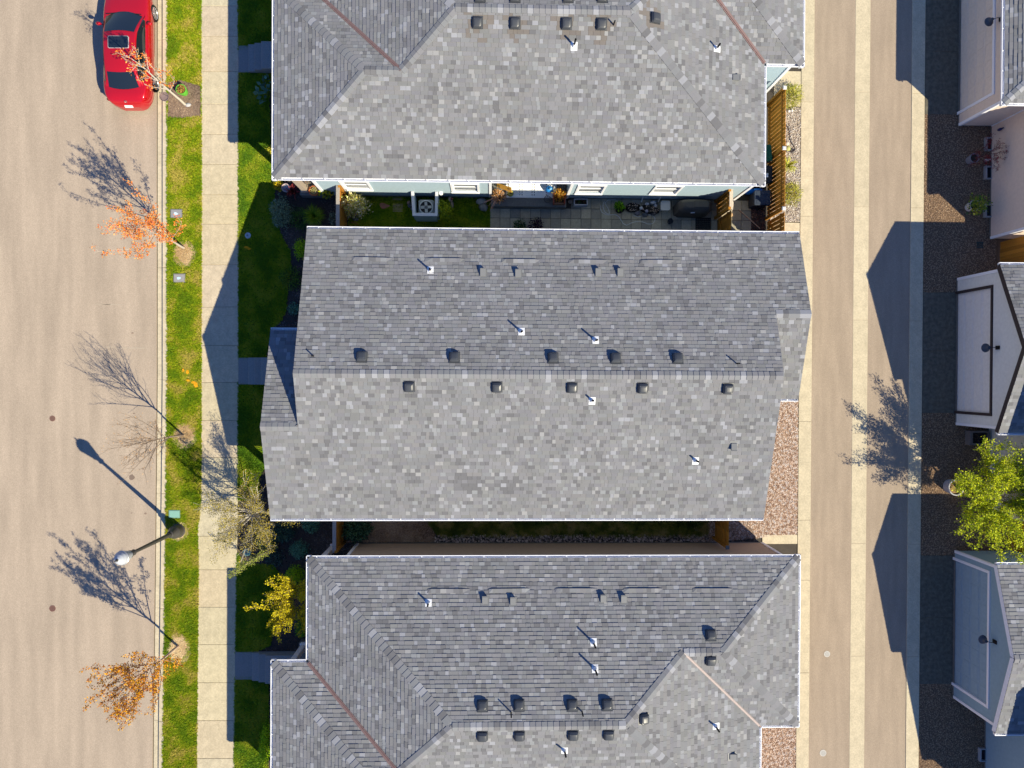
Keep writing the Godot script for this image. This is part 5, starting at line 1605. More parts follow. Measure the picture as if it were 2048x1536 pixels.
func lamp_post(at: Vector3) -> void:
	var o := thing("street_lamp", "black street lamp post with a pale acorn-shaped head", "street lamp", at)
	var b := mb()
	b.lathe([Vector2(0.29, 0.0), Vector2(0.29, 0.07), Vector2(0.26, 0.10), Vector2(0.25, 0.42), Vector2(0.21, 0.50), Vector2(0.17, 0.60), Vector2(0.135, 0.72), Vector2(0.14, 0.78), Vector2(0.10, 0.82)], 24)
	put(b, "base", M.dark_metal, o)
	var s := mb()
	s.lathe([Vector2(0.088, 0.80), Vector2(0.062, 3.62)], 14)
	for y in [2.1]:
		s.lathe([Vector2(0.08, y), Vector2(0.085, y + 0.02), Vector2(0.075, y + 0.05)], 14)
	put(s, "pole", M.dark_metal, o)
	var c := mb()
	c.lathe([Vector2(0.06, 3.60), Vector2(0.11, 3.66), Vector2(0.085, 3.74), Vector2(0.10, 3.86), Vector2(0.14, 3.92), Vector2(0.135, 3.98)], 18)
	put(c, "collar", M.dark_metal, o)
	var h := mb()
	h.lathe([Vector2(0.13, 3.97), Vector2(0.165, 4.10), Vector2(0.215, 4.32), Vector2(0.235, 4.46)], 22)
	var head := put(h, "lamp_head", M.lamp_lens, o)
	var r := mb()
	r.lathe([Vector2(0.238, 4.44), Vector2(0.252, 4.455), Vector2(0.252, 4.49), Vector2(0.238, 4.50)], 22)
	put(r, "band", M.metal, head)
	var t := mb()
	t.lathe([Vector2(0.238, 4.49), Vector2(0.22, 4.58), Vector2(0.165, 4.68), Vector2(0.09, 4.75), Vector2(0.04, 4.78)], 22)
	put(t, "lamp_cap", M.lamp_cap, head)
	var f := mb()
	f.lathe([Vector2(0.045, 4.77), Vector2(0.05, 4.80), Vector2(0.022, 4.84), Vector2(0.028, 4.88), Vector2(0.008, 4.97), Vector2(0, 4.99)], 12)
	put(f, "finial", M.dark_metal, head)

func lid(label: String, at: Vector3, w: float, l: float, colour: Color, mark: Color, group := "") -> void:
	var o := thing("utility_box", label, "utility box", at, 0, group)
	var b := mb(colour * 0.7)
	b.cbox(Vector3(-w / 2 - 0.03, -0.05, -l / 2 - 0.03), Vector3(w / 2 + 0.03, 0.022, l / 2 + 0.03), 0.008)
	put(b, "rim", M.matte, o)
	var c := mb(colour)
	c.cbox(Vector3(-w / 2, 0.0, -l / 2), Vector3(w / 2, 0.03, l / 2), 0.006)
	put(c, "lid", M.matte, o)
	if mark.a > 0.5:
		var m := mb(mark)
		m.slab(oval(Vector2(-0.02, 0.01), 0.085, 0.06, 12, 0.25), 0.028, 0.034)
		put(m, "paint_mark", M.plain, o)

func disc(called: String, label: String, category: String, at: Vector3, r: float, h: float, colour: Color, ring := false, group := "") -> void:
	var o := thing(called, label, category, at, 0, group)
	var b := mb(colour)
	if ring:
		b.lathe([Vector2(r, 0.0), Vector2(r, h), Vector2(r * 0.78, h), Vector2(r * 0.78, 0.001)], 20)
		put(b, "frame", M.matte, o)
		var c := mb(colour * 0.8)
		c.lathe([Vector2(r * 0.78, h * 0.5), Vector2(0, h * 0.6)], 20)
		put(c, "lid", M.matte, o)
	else:
		b.lathe([Vector2(r, 0.0), Vector2(r, h * 0.7), Vector2(r * 0.9, h), Vector2(0, h)], 20)
		put(b, "lid", M.matte, o)
		for a in [0.0, PI / 2]:
			var g := mb(Color(0.12, 0.14, 0.16))
			g.xf = Transform3D(Basis(Vector3.UP, a + 0.3), Vector3(0, h, 0))
			g.box(Vector3(-r * 0.5, -0.004, -0.01), Vector3(r * 0.5, 0.003, 0.01))
			put(g, "slot", M.plain, o)

func paint_spots(called: String, label: String, colour: Color, blobs: Array, y: float) -> void:
	var b := mb(colour)
	for q in blobs: b.slab(oval(q[0], q[1], q[2], 12, 0.3), y - 0.01, y)
	tag(put(b, called, M.plain), label, "paint mark")

func steps(label: String, z0: float, z1: float, xs: Array, hs: Array) -> void:
	var o := thing("front_steps", label, "steps", Vector3(xs[0], 0, (z0 + z1) / 2), 0, "front steps up from the pavement")
	for i in hs.size():
		var b := mb(Color(1, 1, 1) * [0.92, 1.0, 0.93, 1.03][i])  # tones alternate step by step, painted in place of shading at the edges
		b.xf = Transform3D(Basis.IDENTITY, -o.position)
		b.cbox(Vector3(xs[i], -0.1, z0), Vector3(xs[i + 1] + 0.0, hs[i], z1), 0.02)
		put(b, "step" if i > 0 else "landing", M.step_concrete, o)

func fence(label: String, a: Vector2, e: Vector2, h: float, rails_side: float, colour: Color, gap := 0.010, brace := false, cap := Color(0, 0, 0, 0), posts := true, called := "fence", cap_colour := Color(0.55, 0.55, 0.55), post_every := 2.4, bw := 0.14) -> Node3D:
	# vertical boards on rails between posts; rails_side says on which side of the boards the rails run
	var o := thing(called, label, "gate" if called == "gate" else "fence", Vector3(a.x, 0, a.y))
	var d := (e - a).normalized()
	var len := a.distance_to(e)
	var T := Transform3D(Basis(Vector3(d.x, 0, d.y), Vector3.UP, Vector3(d.x, 0, d.y).cross(Vector3.UP)), Vector3.ZERO)
	var k := int(len / (bw + gap))
	var w := len / k - gap
	var meshes := []
	for i in 4:
		var m := mb(colour * [1.0, 0.86, 1.12, 0.74][i])
		m.xf = Transform3D(T.basis, Vector3.ZERO)
		m.cbox(Vector3(0, 0.04, -0.011), Vector3(w, h, 0.011), 0.003)
		meshes.append(m.mesh())
	for i in k:
		var p := node_of(meshes[rng.randi() % 4], "board", M.wood, o)
		p.position = T * Vector3(i * (w + gap) + gap / 2, rng.randf_range(-0.008, 0.008), 0)
	for y in ([0.28, h - 0.28] if not brace else [0.3, h - 0.3]):
		var r := mb(colour * 0.8)
		r.xf = T
		r.box(Vector3(0.0, y - 0.045, rails_side * 0.011), Vector3(len, y + 0.045, rails_side * 0.050)) if rails_side > 0 else r.box(Vector3(0.0, y - 0.045, -0.050), Vector3(len, y + 0.045, -0.011))
		put(r, "rail", M.wood, o)
	if brace:
		var r := mb(colour * 0.8)
		r.xf = T
		r.bar(Vector3(0.05, 0.34, rails_side * 0.032), Vector3(len - 0.05, h - 0.34, rails_side * 0.032), 0.036, 0.08, Vector3(0, 0, 1))
		put(r, "brace", M.wood, o)
	if cap.a > 0:
		var c := mb(cap)
		c.xf = T
		c.cbox(Vector3(-0.04, h, -0.07), Vector3(len + 0.04, h + 0.035, 0.07), 0.006)
		put(c, "cap_rail", M.wood, o)
	if posts:
		var np := maxi(1, int(round(len / post_every)))
		for i in np + 1:
			var x := len * i / np
			var p := mb(colour * 0.85)
			p.xf = T
			p.box(Vector3(x - 0.05, 0, rails_side * 0.062 - 0.05), Vector3(x + 0.05, h + 0.05, rails_side * 0.062 + 0.05))
			var post := put(p, "post", M.wood, o)
			if cap.a == 0:
				var c := mb(cap_colour)
				c.xf = T
				c.cbox(Vector3(x - 0.075, h + 0.05, rails_side * 0.062 - 0.075), Vector3(x + 0.075, h + 0.09, rails_side * 0.062 + 0.075), 0.02)
				put(c, "post_cap", M.matte, post)
	return o

func bin(label: String, at: Vector3, turn: float, colour: Color, lid_colour: Color, tilt := 0.0) -> void:
	var o := thing("wheelie_bin", label, "bin", at, turn, "bins behind the wooden fence")
	var b := mb(colour)
	var lo := [Vector3(-0.22, 0.06, -0.24), Vector3(0.22, 0.06, -0.24), Vector3(0.22, 0.06, 0.24), Vector3(-0.22, 0.06, 0.24)]
	var hi := [Vector3(-0.28, 0.95, -0.30), Vector3(0.28, 0.95, -0.30), Vector3(0.28, 0.95, 0.32), Vector3(-0.28, 0.95, 0.32)]
	for i in 4:
		var j := (i + 1) % 4
		b.quad(lo[j], lo[i], hi[i], hi[j])
	b.quad(lo[0], lo[1], lo[2], lo[3])
	put(b, "bin_body", M.plain, o)
	var l := mb(lid_colour)
	l.slab(poly([Vector2(-0.30, -0.30), Vector2(-0.26, -0.34), Vector2(0.26, -0.34), Vector2(0.30, -0.30), Vector2(0.30, 0.33), Vector2(-0.30, 0.33)]), 0.95, 1.0, 0.025)
	l.box(Vector3(-0.24, 1.0, -0.24), Vector3(-0.12, 1.008, 0.26)); l.box(Vector3(0.12, 1.0, -0.24), Vector3(0.24, 1.008, 0.26))
	put(l, "bin_lid", M.plain, o)
	var h := mb(Color(0.03, 0.03, 0.03))
	h.bar(Vector3(-0.22, 0.97, 0.37), Vector3(0.22, 0.97, 0.37), 0.03, 0.03)
	for x in [-0.2, 0.2]: h.bar(Vector3(x, 0.97, 0.31), Vector3(x, 0.97, 0.38), 0.03, 0.03)
	put(h, "handle", M.plain, o)
	for x in [-0.25, 0.25]:
		var w := mb(Color(0.02, 0.02, 0.02))
		w.xf = Transform3D(Basis(Vector3(0, 1, 0), Vector3(1, 0, 0), Vector3(0, 0, -1)), Vector3(x, 0.11, 0.27))
		w.lathe([Vector2(0, -0.025), Vector2(0.11, -0.025), Vector2(0.11, 0.025), Vector2(0, 0.025)], 14)
		put(w, "wheel", M.plain, o)

func hose(label: String, pts: Array, r: float, colour: Color, called := "garden_hose") -> void:
	# a smooth tube through the given points
	var c := Curve3D.new()
	for i in pts.size():
		var t: Vector3 = (pts[mini(i + 1, pts.size() - 1)] - pts[maxi(i - 1, 0)]) / 6.0
		c.add_point(pts[i], -t, t)
	var P := []
	var rad := []
	var k := pts.size() * 6
	for i in k + 1:
		P.append(c.sample_baked(c.get_baked_length() * i / k)); rad.append(r)
	var b := mb(colour)
	b.tube(P, rad, 6)
	tag(put(b, called, M.plain), label, "hose")

func figure_lump(called: String, label: String, category: String, at: Vector3, lumps: Array, m: Material = null) -> Node3D:
	# small solid things: rocks, ornaments, bags; each lump is [name, centre, radii, colour]
	var o := thing(called, label, category, at)
	var i := 0
	for l in lumps:
		var b := mb(l[3])
		b.blob(l[1], l[2], 7 + i * 3 + int(at.x * 10), 0.16, 12)
		put(b, l[0], m if m else M.matte, o)
		i += 1
	return o

# ---------------------------------------------------------------- everything that stands in the yards
func build_yard() -> void:
	# lawn and pavers of the side yard between the top and middle houses
	var yard := poly([Vector2(-5.9, -7.42), Vector2(-0.12, -7.42), Vector2(-0.12, -5.2), Vector2(-5.9, -5.2)])
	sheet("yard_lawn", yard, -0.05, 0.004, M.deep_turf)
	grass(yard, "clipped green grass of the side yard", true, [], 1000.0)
	sheet("paver_base", poly([Vector2(-0.1, -7.42), Vector2(11.4, -7.42), Vector2(11.4, -5.2), Vector2(-0.1, -5.2)]), -0.05, -0.01, M.soil)
	var patio := Node3D.new()
	patio.name = "patio"
	add_child(patio)
	kind(patio, "structure")
	var pm := []
	for i in 5:
		var b := mb([Color(1, 1, 0.94), Color(0.86, 0.86, 0.82), Color(0.74, 0.75, 0.74), Color(0.95, 0.90, 0.80), Color(0.62, 0.65, 0.68)][i])
		b.slab(poly([Vector2(0.007, 0.007), Vector2(0.413, 0.007), Vector2(0.413, 0.413), Vector2(0.007, 0.413)]), -0.06, 0.022, 0.008)
		pm.append(b.mesh())
	for i in 27:
		for j in 6:
			var x := -0.1 + i * 0.42
			var z := -7.48 + j * 0.42
			if x > 9.25 and x < 9.5: continue
			if x > 10.6 and j < 3: continue
			if x < 2.9 and j == 0: continue
			var k := rng.randi() % 5
			if rng.randf() < 0.5: k = [0, 1, 3][rng.randi() % 3]
			var p := node_of(pm[k], "paver", M.paver, patio)
			p.position = Vector3(x, rng.randf_range(0, 0.006), z)
	scatter("bark_mulch", "dark bark chips beside the bins behind the wooden fence", M.chip, chip_mesh(0.05, 0.02, 0.008), poly([Vector2(10.55, -7.5), Vector2(11.4, -7.5), Vector2(11.4, -6.2), Vector2(10.55, -6.2)]), 700, 0.004, Vector2(0.5, 1.3), [Color(0.07, 0.03, 0.025), Color(0.16, 0.08, 0.06), Color(0.3, 0.2, 0.16)], 0.5)
	var slab := mb()
	slab.cbox(Vector3(-0.06, -0.1, -9.65), Vector3(3.02, 0.44, -7.02), 0.015)
	kind(put(slab, "patio_step", M.dark_concrete), "structure")
	var pb := mb()
	pb.cbox(Vector3(0.55, 0.44, -9.2), Vector3(2.62, 0.452, -7.38), 0.004)
	var rug := thing("rug", "white outdoor rug with rows of black dashes on the covered patio", "rug", Vector3(0, 0, 0))
	pb.col = Color(0.85, 0.85, 0.86)
	put(pb, "rug_field", M.white_cloth, rug)
	var dash := mb(Color(0.03, 0.03, 0.035))
	for x in [1.12, 1.21, 1.62, 1.71, 2.2]:
		for k in 16: dash.box(Vector3(x - 0.015, 0.450, -9.1 + k * 0.105), Vector3(x + 0.015, 0.4545, -9.05 + k * 0.105))
	put(dash, "dash_pattern", M.plain, rug)

	# lawn of the yard between the middle and bottom houses, with pebbles along the wall
	var low := poly([Vector2(-3.3, 4.95), Vector2(9.1, 4.95), Vector2(9.1, 6.55), Vector2(-2.2, 6.55)])
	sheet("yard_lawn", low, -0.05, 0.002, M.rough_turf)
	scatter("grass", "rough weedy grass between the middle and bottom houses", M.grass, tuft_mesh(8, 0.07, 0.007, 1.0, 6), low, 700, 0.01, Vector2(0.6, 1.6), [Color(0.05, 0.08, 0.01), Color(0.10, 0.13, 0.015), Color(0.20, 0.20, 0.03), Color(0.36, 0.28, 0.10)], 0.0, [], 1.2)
	var bark := poly([Vector2(-6.0, 4.95), Vector2(-2.9, 4.95), Vector2(-2.2, 6.8), Vector2(-6.0, 6.8)])
	sheet("bark_bed", bark, -0.05, 0.004, M.bark_ground)
	scatter("bark_mulch", "brown bark chips behind the lower wooden fence", M.chip, chip_mesh(0.055, 0.02, 0.01), bark, 800, 0.008, Vector2(0.6, 1.4), [Color(0.16, 0.10, 0.06), Color(0.30, 0.20, 0.12), Color(0.45, 0.33, 0.22)], 0.5)
	scatter("pebbles", "river pebbles along the foot of the bottom house's wall", M.chip, stone_mesh(9), poly([Vector2(-2.3, 6.5), Vector2(9.1, 6.5), Vector2(9.1, 6.82), Vector2(-2.3, 6.82)]), 420, 0.012, Vector2(0.05, 0.11), [Color(0.14, 0.12, 0.11), Color(0.34, 0.26, 0.22), Color(0.55, 0.46, 0.40)], 1.5, [], 9.0)
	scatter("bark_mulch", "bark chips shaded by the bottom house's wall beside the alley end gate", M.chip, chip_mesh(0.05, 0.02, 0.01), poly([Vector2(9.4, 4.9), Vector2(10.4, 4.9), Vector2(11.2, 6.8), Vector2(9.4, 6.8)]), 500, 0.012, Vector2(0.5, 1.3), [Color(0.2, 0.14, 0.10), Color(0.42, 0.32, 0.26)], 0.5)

	# fences
	var wood := Color(0.62, 0.275, 0.04)
	fence("short wooden fence with its cap tinted pale as if sunlit between the upper front bed and side yard", Vector2(-5.98, -7.40), Vector2(-5.98, -5.2), 1.72, -1.0, wood, 0.006, false, Color(0.42, 0.38, 0.34))  # cap colour carries sunlight: the wood is painted paler than its own tone
	fence("wooden fence panel with its cap tinted pale as if sunlit at the end of the patio", Vector2(9.36, -7.42), Vector2(9.36, -6.72), 1.8, 1.0, wood, 0.02, false, Color(0.72, 0.60, 0.48))  # sunlit tone painted into the cap's colour
	fence("wooden gate with a diagonal brace at the end of the patio", Vector2(9.40, -6.66), Vector2(9.40, -5.2), 1.7, 1.0, wood * 0.8, 0.006, true, Color(0, 0, 0, 0), false, "gate")
	fence("long wooden fence beside the gravel bed on the alley", Vector2(11.50, -11.45), Vector2(11.50, -6.72), 1.8, 1.0, wood, 0.022, false, Color(0, 0, 0, 0), true, "fence", Color(0.70, 0.70, 0.72), 2.36)
	fence("wooden gate with a diagonal brace on the alley side of the bins", Vector2(11.50, -6.60), Vector2(11.50, -5.2), 1.78, 1.0, wood, 0.022, true, Color(0, 0, 0, 0), false, "gate")
	fence("wooden fence with its cap tinted grey as if shaded at the street end of the lower side yard", Vector2(-6.08, 5.0), Vector2(-6.08, 6.76), 1.72, -1.0, wood * 0.9, 0.006, false, Color(0.38, 0.38, 0.40))  # shade painted into this cap: grey instead of lit wood
	fence("wooden gate with a diagonal brace at the alley end of the lower side yard", Vector2(9.38, 5.0), Vector2(9.38, 6.62), 1.75, 1.0, wood, 0.006, true, Color(0, 0, 0, 0), true, "gate", Color(0.16, 0.19, 0.22))
	fence("wooden fence between the beige and grey houses across the alley", Vector2(21.45, -5.85), Vector2(21.45, -4.3), 1.8, -1.0, wood, 0.006, false, Color(0, 0, 0, 0), false)
	fence("wooden fence behind the lime-green tree across the alley", Vector2(21.9, 5.7), Vector2(21.9, 7.1), 1.8, -1.0, wood * 0.9, 0.006, false, Color(0, 0, 0, 0), false)

	# steps
	steps("front steps of the top house", -13.55, -12.45, [-10.40, -9.96, -9.66, -9.35, -7.85], [0.05, 0.17, 0.31, 0.46])
	steps("front steps of the middle house", -0.80, 0.30, [-10.38, -9.94, -9.64, -9.33, -7.90], [0.05, 0.17, 0.31, 0.46])
	steps("front steps of the bottom house", 11.30, 12.45, [-10.50, -9.76, -9.45, -9.14, -7.88], [0.05, 0.17, 0.31, 0.46])

	# air conditioner behind its low screen
	var ac := thing("air_conditioner", "square grey air conditioner with a round fan grille on top", "air conditioner", Vector3(-2.66, 0, -6.87))
	var body := mb(Color(0.30, 0.31, 0.32))
	body.slab(poly([Vector2(-0.31, -0.25), Vector2(-0.25, -0.31), Vector2(0.25, -0.31), Vector2(0.31, -0.25), Vector2(0.31, 0.25), Vector2(0.25, 0.31), Vector2(-0.25, 0.31), Vector2(-0.31, 0.25)]), 0.02, 0.74, 0.02)
	put(body, "casing", M.plain, ac)
	var well := mb(Color(0.55, 0.56, 0.57))
	well.lathe([Vector2(0.29, 0.735), Vector2(0.28, 0.79), Vector2(0.245, 0.80), Vector2(0.24, 0.745)], 24)
	put(well, "fan_rim", M.plain, ac)
	var dark := mb(Color(0.02, 0.022, 0.025))
	dark.lathe([Vector2(0.245, 0.75), Vector2(0, 0.751)], 24)
	put(dark, "fan_well", M.plain, ac)
	for k in 4:
		var bl := mb(Color(0.45, 0.44, 0.42))
		bl.xf = Transform3D(Basis(Vector3.UP, k * TAU / 4 + 0.1), Vector3(0, 0.765, 0))
		bl.quad(Vector3(0.05, 0.0, -0.05), Vector3(0.05, 0.02, 0.06), Vector3(0.22, 0.02, 0.06), Vector3(0.22, 0.0, -0.05))
		put(bl, "fan_blade", M.plain, ac)
	var hub := mb(Color(0.12, 0.12, 0.13))
	hub.lathe([Vector2(0.075, 0.76), Vector2(0.07, 0.79), Vector2(0, 0.795)], 14)
	put(hub, "fan_hub", M.plain, ac)
	var scr := thing("screen_wall", "low pale blue boarded screen around the air conditioner", "screen", Vector3(-2.68, 0, -6.9))
	for w in [[Vector2(-3.18, -7.38), Vector2(-3.12, -6.52)], [Vector2(-3.12, -6.52), Vector2(-2.24, -6.52)], [Vector2(-2.24, -6.52), Vector2(-2.22, -7.38)]]:
		var s := mb(Color(0.36, 0.48, 0.53))
		s.xf = Transform3D(Basis.IDENTITY, -scr.position)
		var d: Vector2 = (w[1] - w[0]).normalized()
		var side := Vector2(-d.y, d.x)
		siding(s, w[0] + side * 0.04, w[1] + side * 0.04, 0.03, 0.98, side, [], 0.11)
		siding(s, w[0] - side * 0.04, w[1] - side * 0.04, 0.03, 0.98, -side, [], 0.11)
		s.slab(poly([w[0] - side * 0.035, w[1] - side * 0.035, w[1] + side * 0.035, w[0] + side * 0.035]), 0.0, 0.98)
		put(s, "screen_panel", M.paint, scr)
		var c := mb(Color(0.62, 0.62, 0.66))
		c.xf = s.xf
		c.slab(poly([w[0] - side * 0.06 - d * 0.06, w[1] - side * 0.06 + d * 0.06, w[1] + side * 0.06 + d * 0.06, w[0] + side * 0.06 - d * 0.06]), 0.98, 1.01 + rng.randf() * 0.004, 0.006)
		put(c, "screen_cap", M.plain, scr)

	# stepping stone, slatted mats, ornaments on the grass
	var ss := mb(Color(0.42, 0.17, 0.14))
	ss.slab(poly([Vector2(-4.642, -7.174), Vector2(-4.540, -7.206), Vector2(-4.376, -7.157), Vector2(-4.212, -7.097), Vector2(-4.253, -7.035), Vector2(-4.457, -6.950), Vector2(-4.560, -6.970), Vector2(-4.632, -7.092)]), 0.0, 0.05, 0.012)
	tag(put(ss, "stepping_stone", M.matte), "red rounded triangular stepping stone on the side-yard grass", "stone")
	for g in [["small two-slat wooden mat against the blue wall", Vector3(-3.905, 0.030, -7.358), 2], ["square slatted wooden mat on the side-yard grass", Vector3(-3.894, 0.030, -6.998), 6]]:
		var m := thing("slatted_mat", g[0], "mat", Vector3(g[1].x, 0.012, g[1].z), 0, "slatted mats on the side-yard grass")
		var n: int = g[2]
		for i in n:
			var b := mb(Color(0.58, 0.42, 0.28))
			b.cbox(Vector3(-0.2, 0.012, (i - n / 2.0) * 0.058), Vector3(0.2, 0.032, (i - n / 2.0) * 0.058 + 0.034), 0.004)
			put(b, "slat", M.wood, m)
		for x in [-0.15, 0.12]:
			var b := mb(Color(0.36, 0.26, 0.18))
			b.box(Vector3(x, 0.0, -n * 0.029), Vector3(x + 0.03, 0.0125, n * 0.029 - 0.02))
			put(b, "bearer", M.wood, m)
	figure_lump("ornament", "grey and brown stone ornament left of the air conditioner screen", "ornament", Vector3(-3.378, 0, -7.139), [["body", Vector3(0, 0.16, 0.06), Vector3(0.10, 0.17, 0.09), Color(0.20, 0.21, 0.23)], ["head", Vector3(-0.02, 0.38, 0.0), Vector3(0.075, 0.085, 0.08), Color(0.30, 0.22, 0.20)], ["foot", Vector3(0.06, 0.05, 0.14), Vector3(0.06, 0.05, 0.10), Color(0.25, 0.28, 0.30)]])
	figure_lump("ornament", "group of brown, grey and white stone ornaments under the variegated shrub", "ornament", Vector3(-5.589, 0, -6.654), [["stone", Vector3(-0.12, 0.12, 0.02), Vector3(0.17, 0.13, 0.12), Color(0.14, 0.12, 0.11)], ["stone", Vector3(0.02, 0.22, -0.05), Vector3(0.09, 0.10, 0.08), Color(0.52, 0.36, 0.28)], ["stone", Vector3(0.15, 0.16, 0.0), Vector3(0.08, 0.12, 0.08), Color(0.66, 0.62, 0.58)], ["stone", Vector3(-0.02, 0.06, 0.14), Vector3(0.13, 0.07, 0.08), Color(0.26, 0.24, 0.22)]])
	figure_lump("ornament", "small grey lattice-like driftwood piece beside the short wooden fence", "ornament", Vector3(-5.997, 0, -6.670), [["piece", Vector3(0, 0.12, -0.05), Vector3(0.05, 0.13, 0.07), Color(0.42, 0.40, 0.38)], ["piece", Vector3(0.04, 0.07, 0.06), Vector3(0.06, 0.08, 0.09), Color(0.20, 0.18, 0.17)]])
	var hoop := mb(Color(0.30, 0.08, 0.05))
	hoop.xf = Transform3D(Basis.IDENTITY, Vector3(-5.689, 0.000, -6.286))
	hoop.tube([Vector3(-0.2, 0, 0.02), Vector3(-0.14, 0.3, 0), Vector3(0, 0.42, -0.02), Vector3(0.14, 0.3, 0), Vector3(0.2, 0, 0.02)], [0.014, 0.014, 0.014, 0.014, 0.014], 6)
	tag(put(hoop, "garden_hoop", M.plain), "dark red garden hoop beside the short wooden fence", "garden hoop")
	# garden lamp and shell-like birds beside the yellow-green shrub
	var gl := thing("garden_lamp", "small white-headed lamp on a thin stake by the air conditioner", "lamp", Vector3(-2.056, 0, -7.391))
	var st := mb(Color(0.05, 0.05, 0.05))
	st.lathe([Vector2(0.012, 0.0), Vector2(0.012, 0.9)], 6)
	put(st, "stake", M.plain, gl)
	var gh := mb(Color(0.85, 0.85, 0.84))
	gh.lathe([Vector2(0.04, 0.86), Vector2(0.085, 0.92), Vector2(0.08, 0.98), Vector2(0, 1.0)], 14)
	put(gh, "lamp_head", M.plain, gl)
	figure_lump("ornament", "tan and white bird ornament right of the yellow-green shrub", "ornament", Vector3(-1.696, 0, -7.229), [["body", Vector3(-0.02, 0.28, -0.10), Vector3(0.10, 0.12, 0.11), Color(0.74, 0.56, 0.42)], ["wing", Vector3(0.04, 0.16, 0.10), Vector3(0.07, 0.12, 0.17), Color(0.42, 0.34, 0.26)], ["head", Vector3(0.04, 0.40, -0.08), Vector3(0.055, 0.06, 0.06), Color(0.45, 0.14, 0.10)]])
	figure_lump("rock", "pair of big grey boulders at the corner of the patio step", "rock", Vector3(-0.383, 0, -7.162), [["boulder", Vector3(0.02, 0.14, 0.12), Vector3(0.20, 0.18, 0.17), Color(0.24, 0.25, 0.24)], ["boulder", Vector3(-0.06, 0.12, -0.12), Vector3(0.23, 0.17, 0.15), Color(0.46, 0.44, 0.40)]])

	# dry plant in a pot at the patio's corner
	var dp := Vector3(0.230, 0, -7.340)
	pot("planter", "dark round pot with a dried orange-brown plant on the patio step", Vector3(dp.x, 0.44, dp.z), 0.19, 0.15, 0.26, Color(0.05, 0.05, 0.06))
	var dry := bush("dried_plant", "dried orange-brown plant with bare pink stems on the patio step", Vector3(dp.x, 0.66, dp.z), 0.24, 0.32, 420, 0.09, [Color(0.55, 0.24, 0.05), Color(0.72, 0.40, 0.16), Color(0.62, 0.42, 0.28)], 41, 0.4, "", false, -1.0, 0.3)
	var R := RandomNumberGenerator.new()
	R.seed = 4
	for k in 7:
		var b := mb(Color(0.60, 0.34, 0.26))
		grow(b, Vector3(0, 0.08, 0), Vector3(-0.9 + k * 0.16, 0.55, 0.25 + R.randf() * 0.5), 0.45 + R.randf() * 0.4, 0.012, 0.006, -0.5, R, 5, 0.12, 5)
		put(b, "bare_stem", M.bark, dry)
	# chair, cushion and blue bag on the covered patio
	var ch := thing("chair", "folded wooden chair with orange slats on the covered patio", "chair", Vector3(0.465, 0, -7.742))
	for k in 3:
		var b := mb(Color(0.66, 0.34, 0.06))
		b.bar(Vector3(-0.28, 0.50 + k * 0.03, -0.18 + k * 0.06), Vector3(0.30, 0.86, 0.10 + k * 0.07), 0.06, 0.022)
		put(b, "slat", M.wood, ch)
	for k in 2:
		var b := mb(Color(0.14, 0.10, 0.08))
		b.bar(Vector3(-0.2 + k * 0.4, 0.44, -0.2), Vector3(-0.2 + k * 0.4, 0.84, 0.14), 0.03, 0.03)
		put(b, "leg", M.wood, ch)
	var bird := thing("watering_can", "olive green watering can on the edge of the rug", "watering can", Vector3(0.735, 0, -7.523), 0.5)
	var wc := mb(Color(0.42, 0.40, 0.10))
	wc.lathe([Vector2(0.0, 0.455), Vector2(0.115, 0.455), Vector2(0.125, 0.50), Vector2(0.115, 0.62), Vector2(0.05, 0.66), Vector2(0.045, 0.64)], 16)
	put(wc, "can_body", M.plain, bird)
	var sp := mb(Color(0.20, 0.22, 0.20))
	sp.tube([Vector3(-0.10, 0.50, 0), Vector3(-0.22, 0.60, -0.02), Vector3(-0.30, 0.68, -0.04)], [0.025, 0.018, 0.03], 8)
	put(sp, "spout", M.plain, bird)
	var hd := mb(Color(0.03, 0.03, 0.03))
	hd.tube([Vector3(0.02, 0.64, -0.06), Vector3(0.02, 0.72, 0.0), Vector3(0.02, 0.64, 0.07)], [0.012, 0.012, 0.012], 6)
	put(hd, "handle", M.plain, bird)
	figure_lump("bag", "bright blue plastic bag on the covered patio", "bag", Vector3(2.291, 0, -7.698), [["bag_body", Vector3(0, 0.62, 0), Vector3(0.17, 0.17, 0.13), Color(0.03, 0.22, 0.62)], ["bag_knot", Vector3(0.05, 0.80, 0.04), Vector3(0.06, 0.05, 0.05), Color(0.20, 0.50, 0.80)]], M.gloss)
	var ws := thing("wire_stool", "round dark wire stool on the patio step", "stool", Vector3(2.244, 0, -7.290))
	for k in 8:
		var a := TAU * k / 8
		var b := mb(Color(0.16, 0.16, 0.18))
		b.tube([Vector3(cos(a) * 0.11, 0.45, sin(a) * 0.11), Vector3(cos(a) * 0.14, 0.60, sin(a) * 0.14), Vector3(cos(a) * 0.05, 0.68, sin(a) * 0.05)], [0.008, 0.008, 0.008], 5)
		put(b, "wire", M.metal, ws)
	var wr := mb(Color(0.16, 0.16, 0.18))
	wr.lathe([Vector2(0.14, 0.59), Vector2(0.15, 0.60), Vector2(0.14, 0.61), Vector2(0.13, 0.60), Vector2(0.14, 0.59)], 18)
	put(wr, "ring", M.metal, ws)
	# wooden planter box with orange flowers
	var fb := thing("planter_box", "red wooden crate planter with orange dried flowers at the patio step", "planter", Vector3(2.709, 0, -7.303))
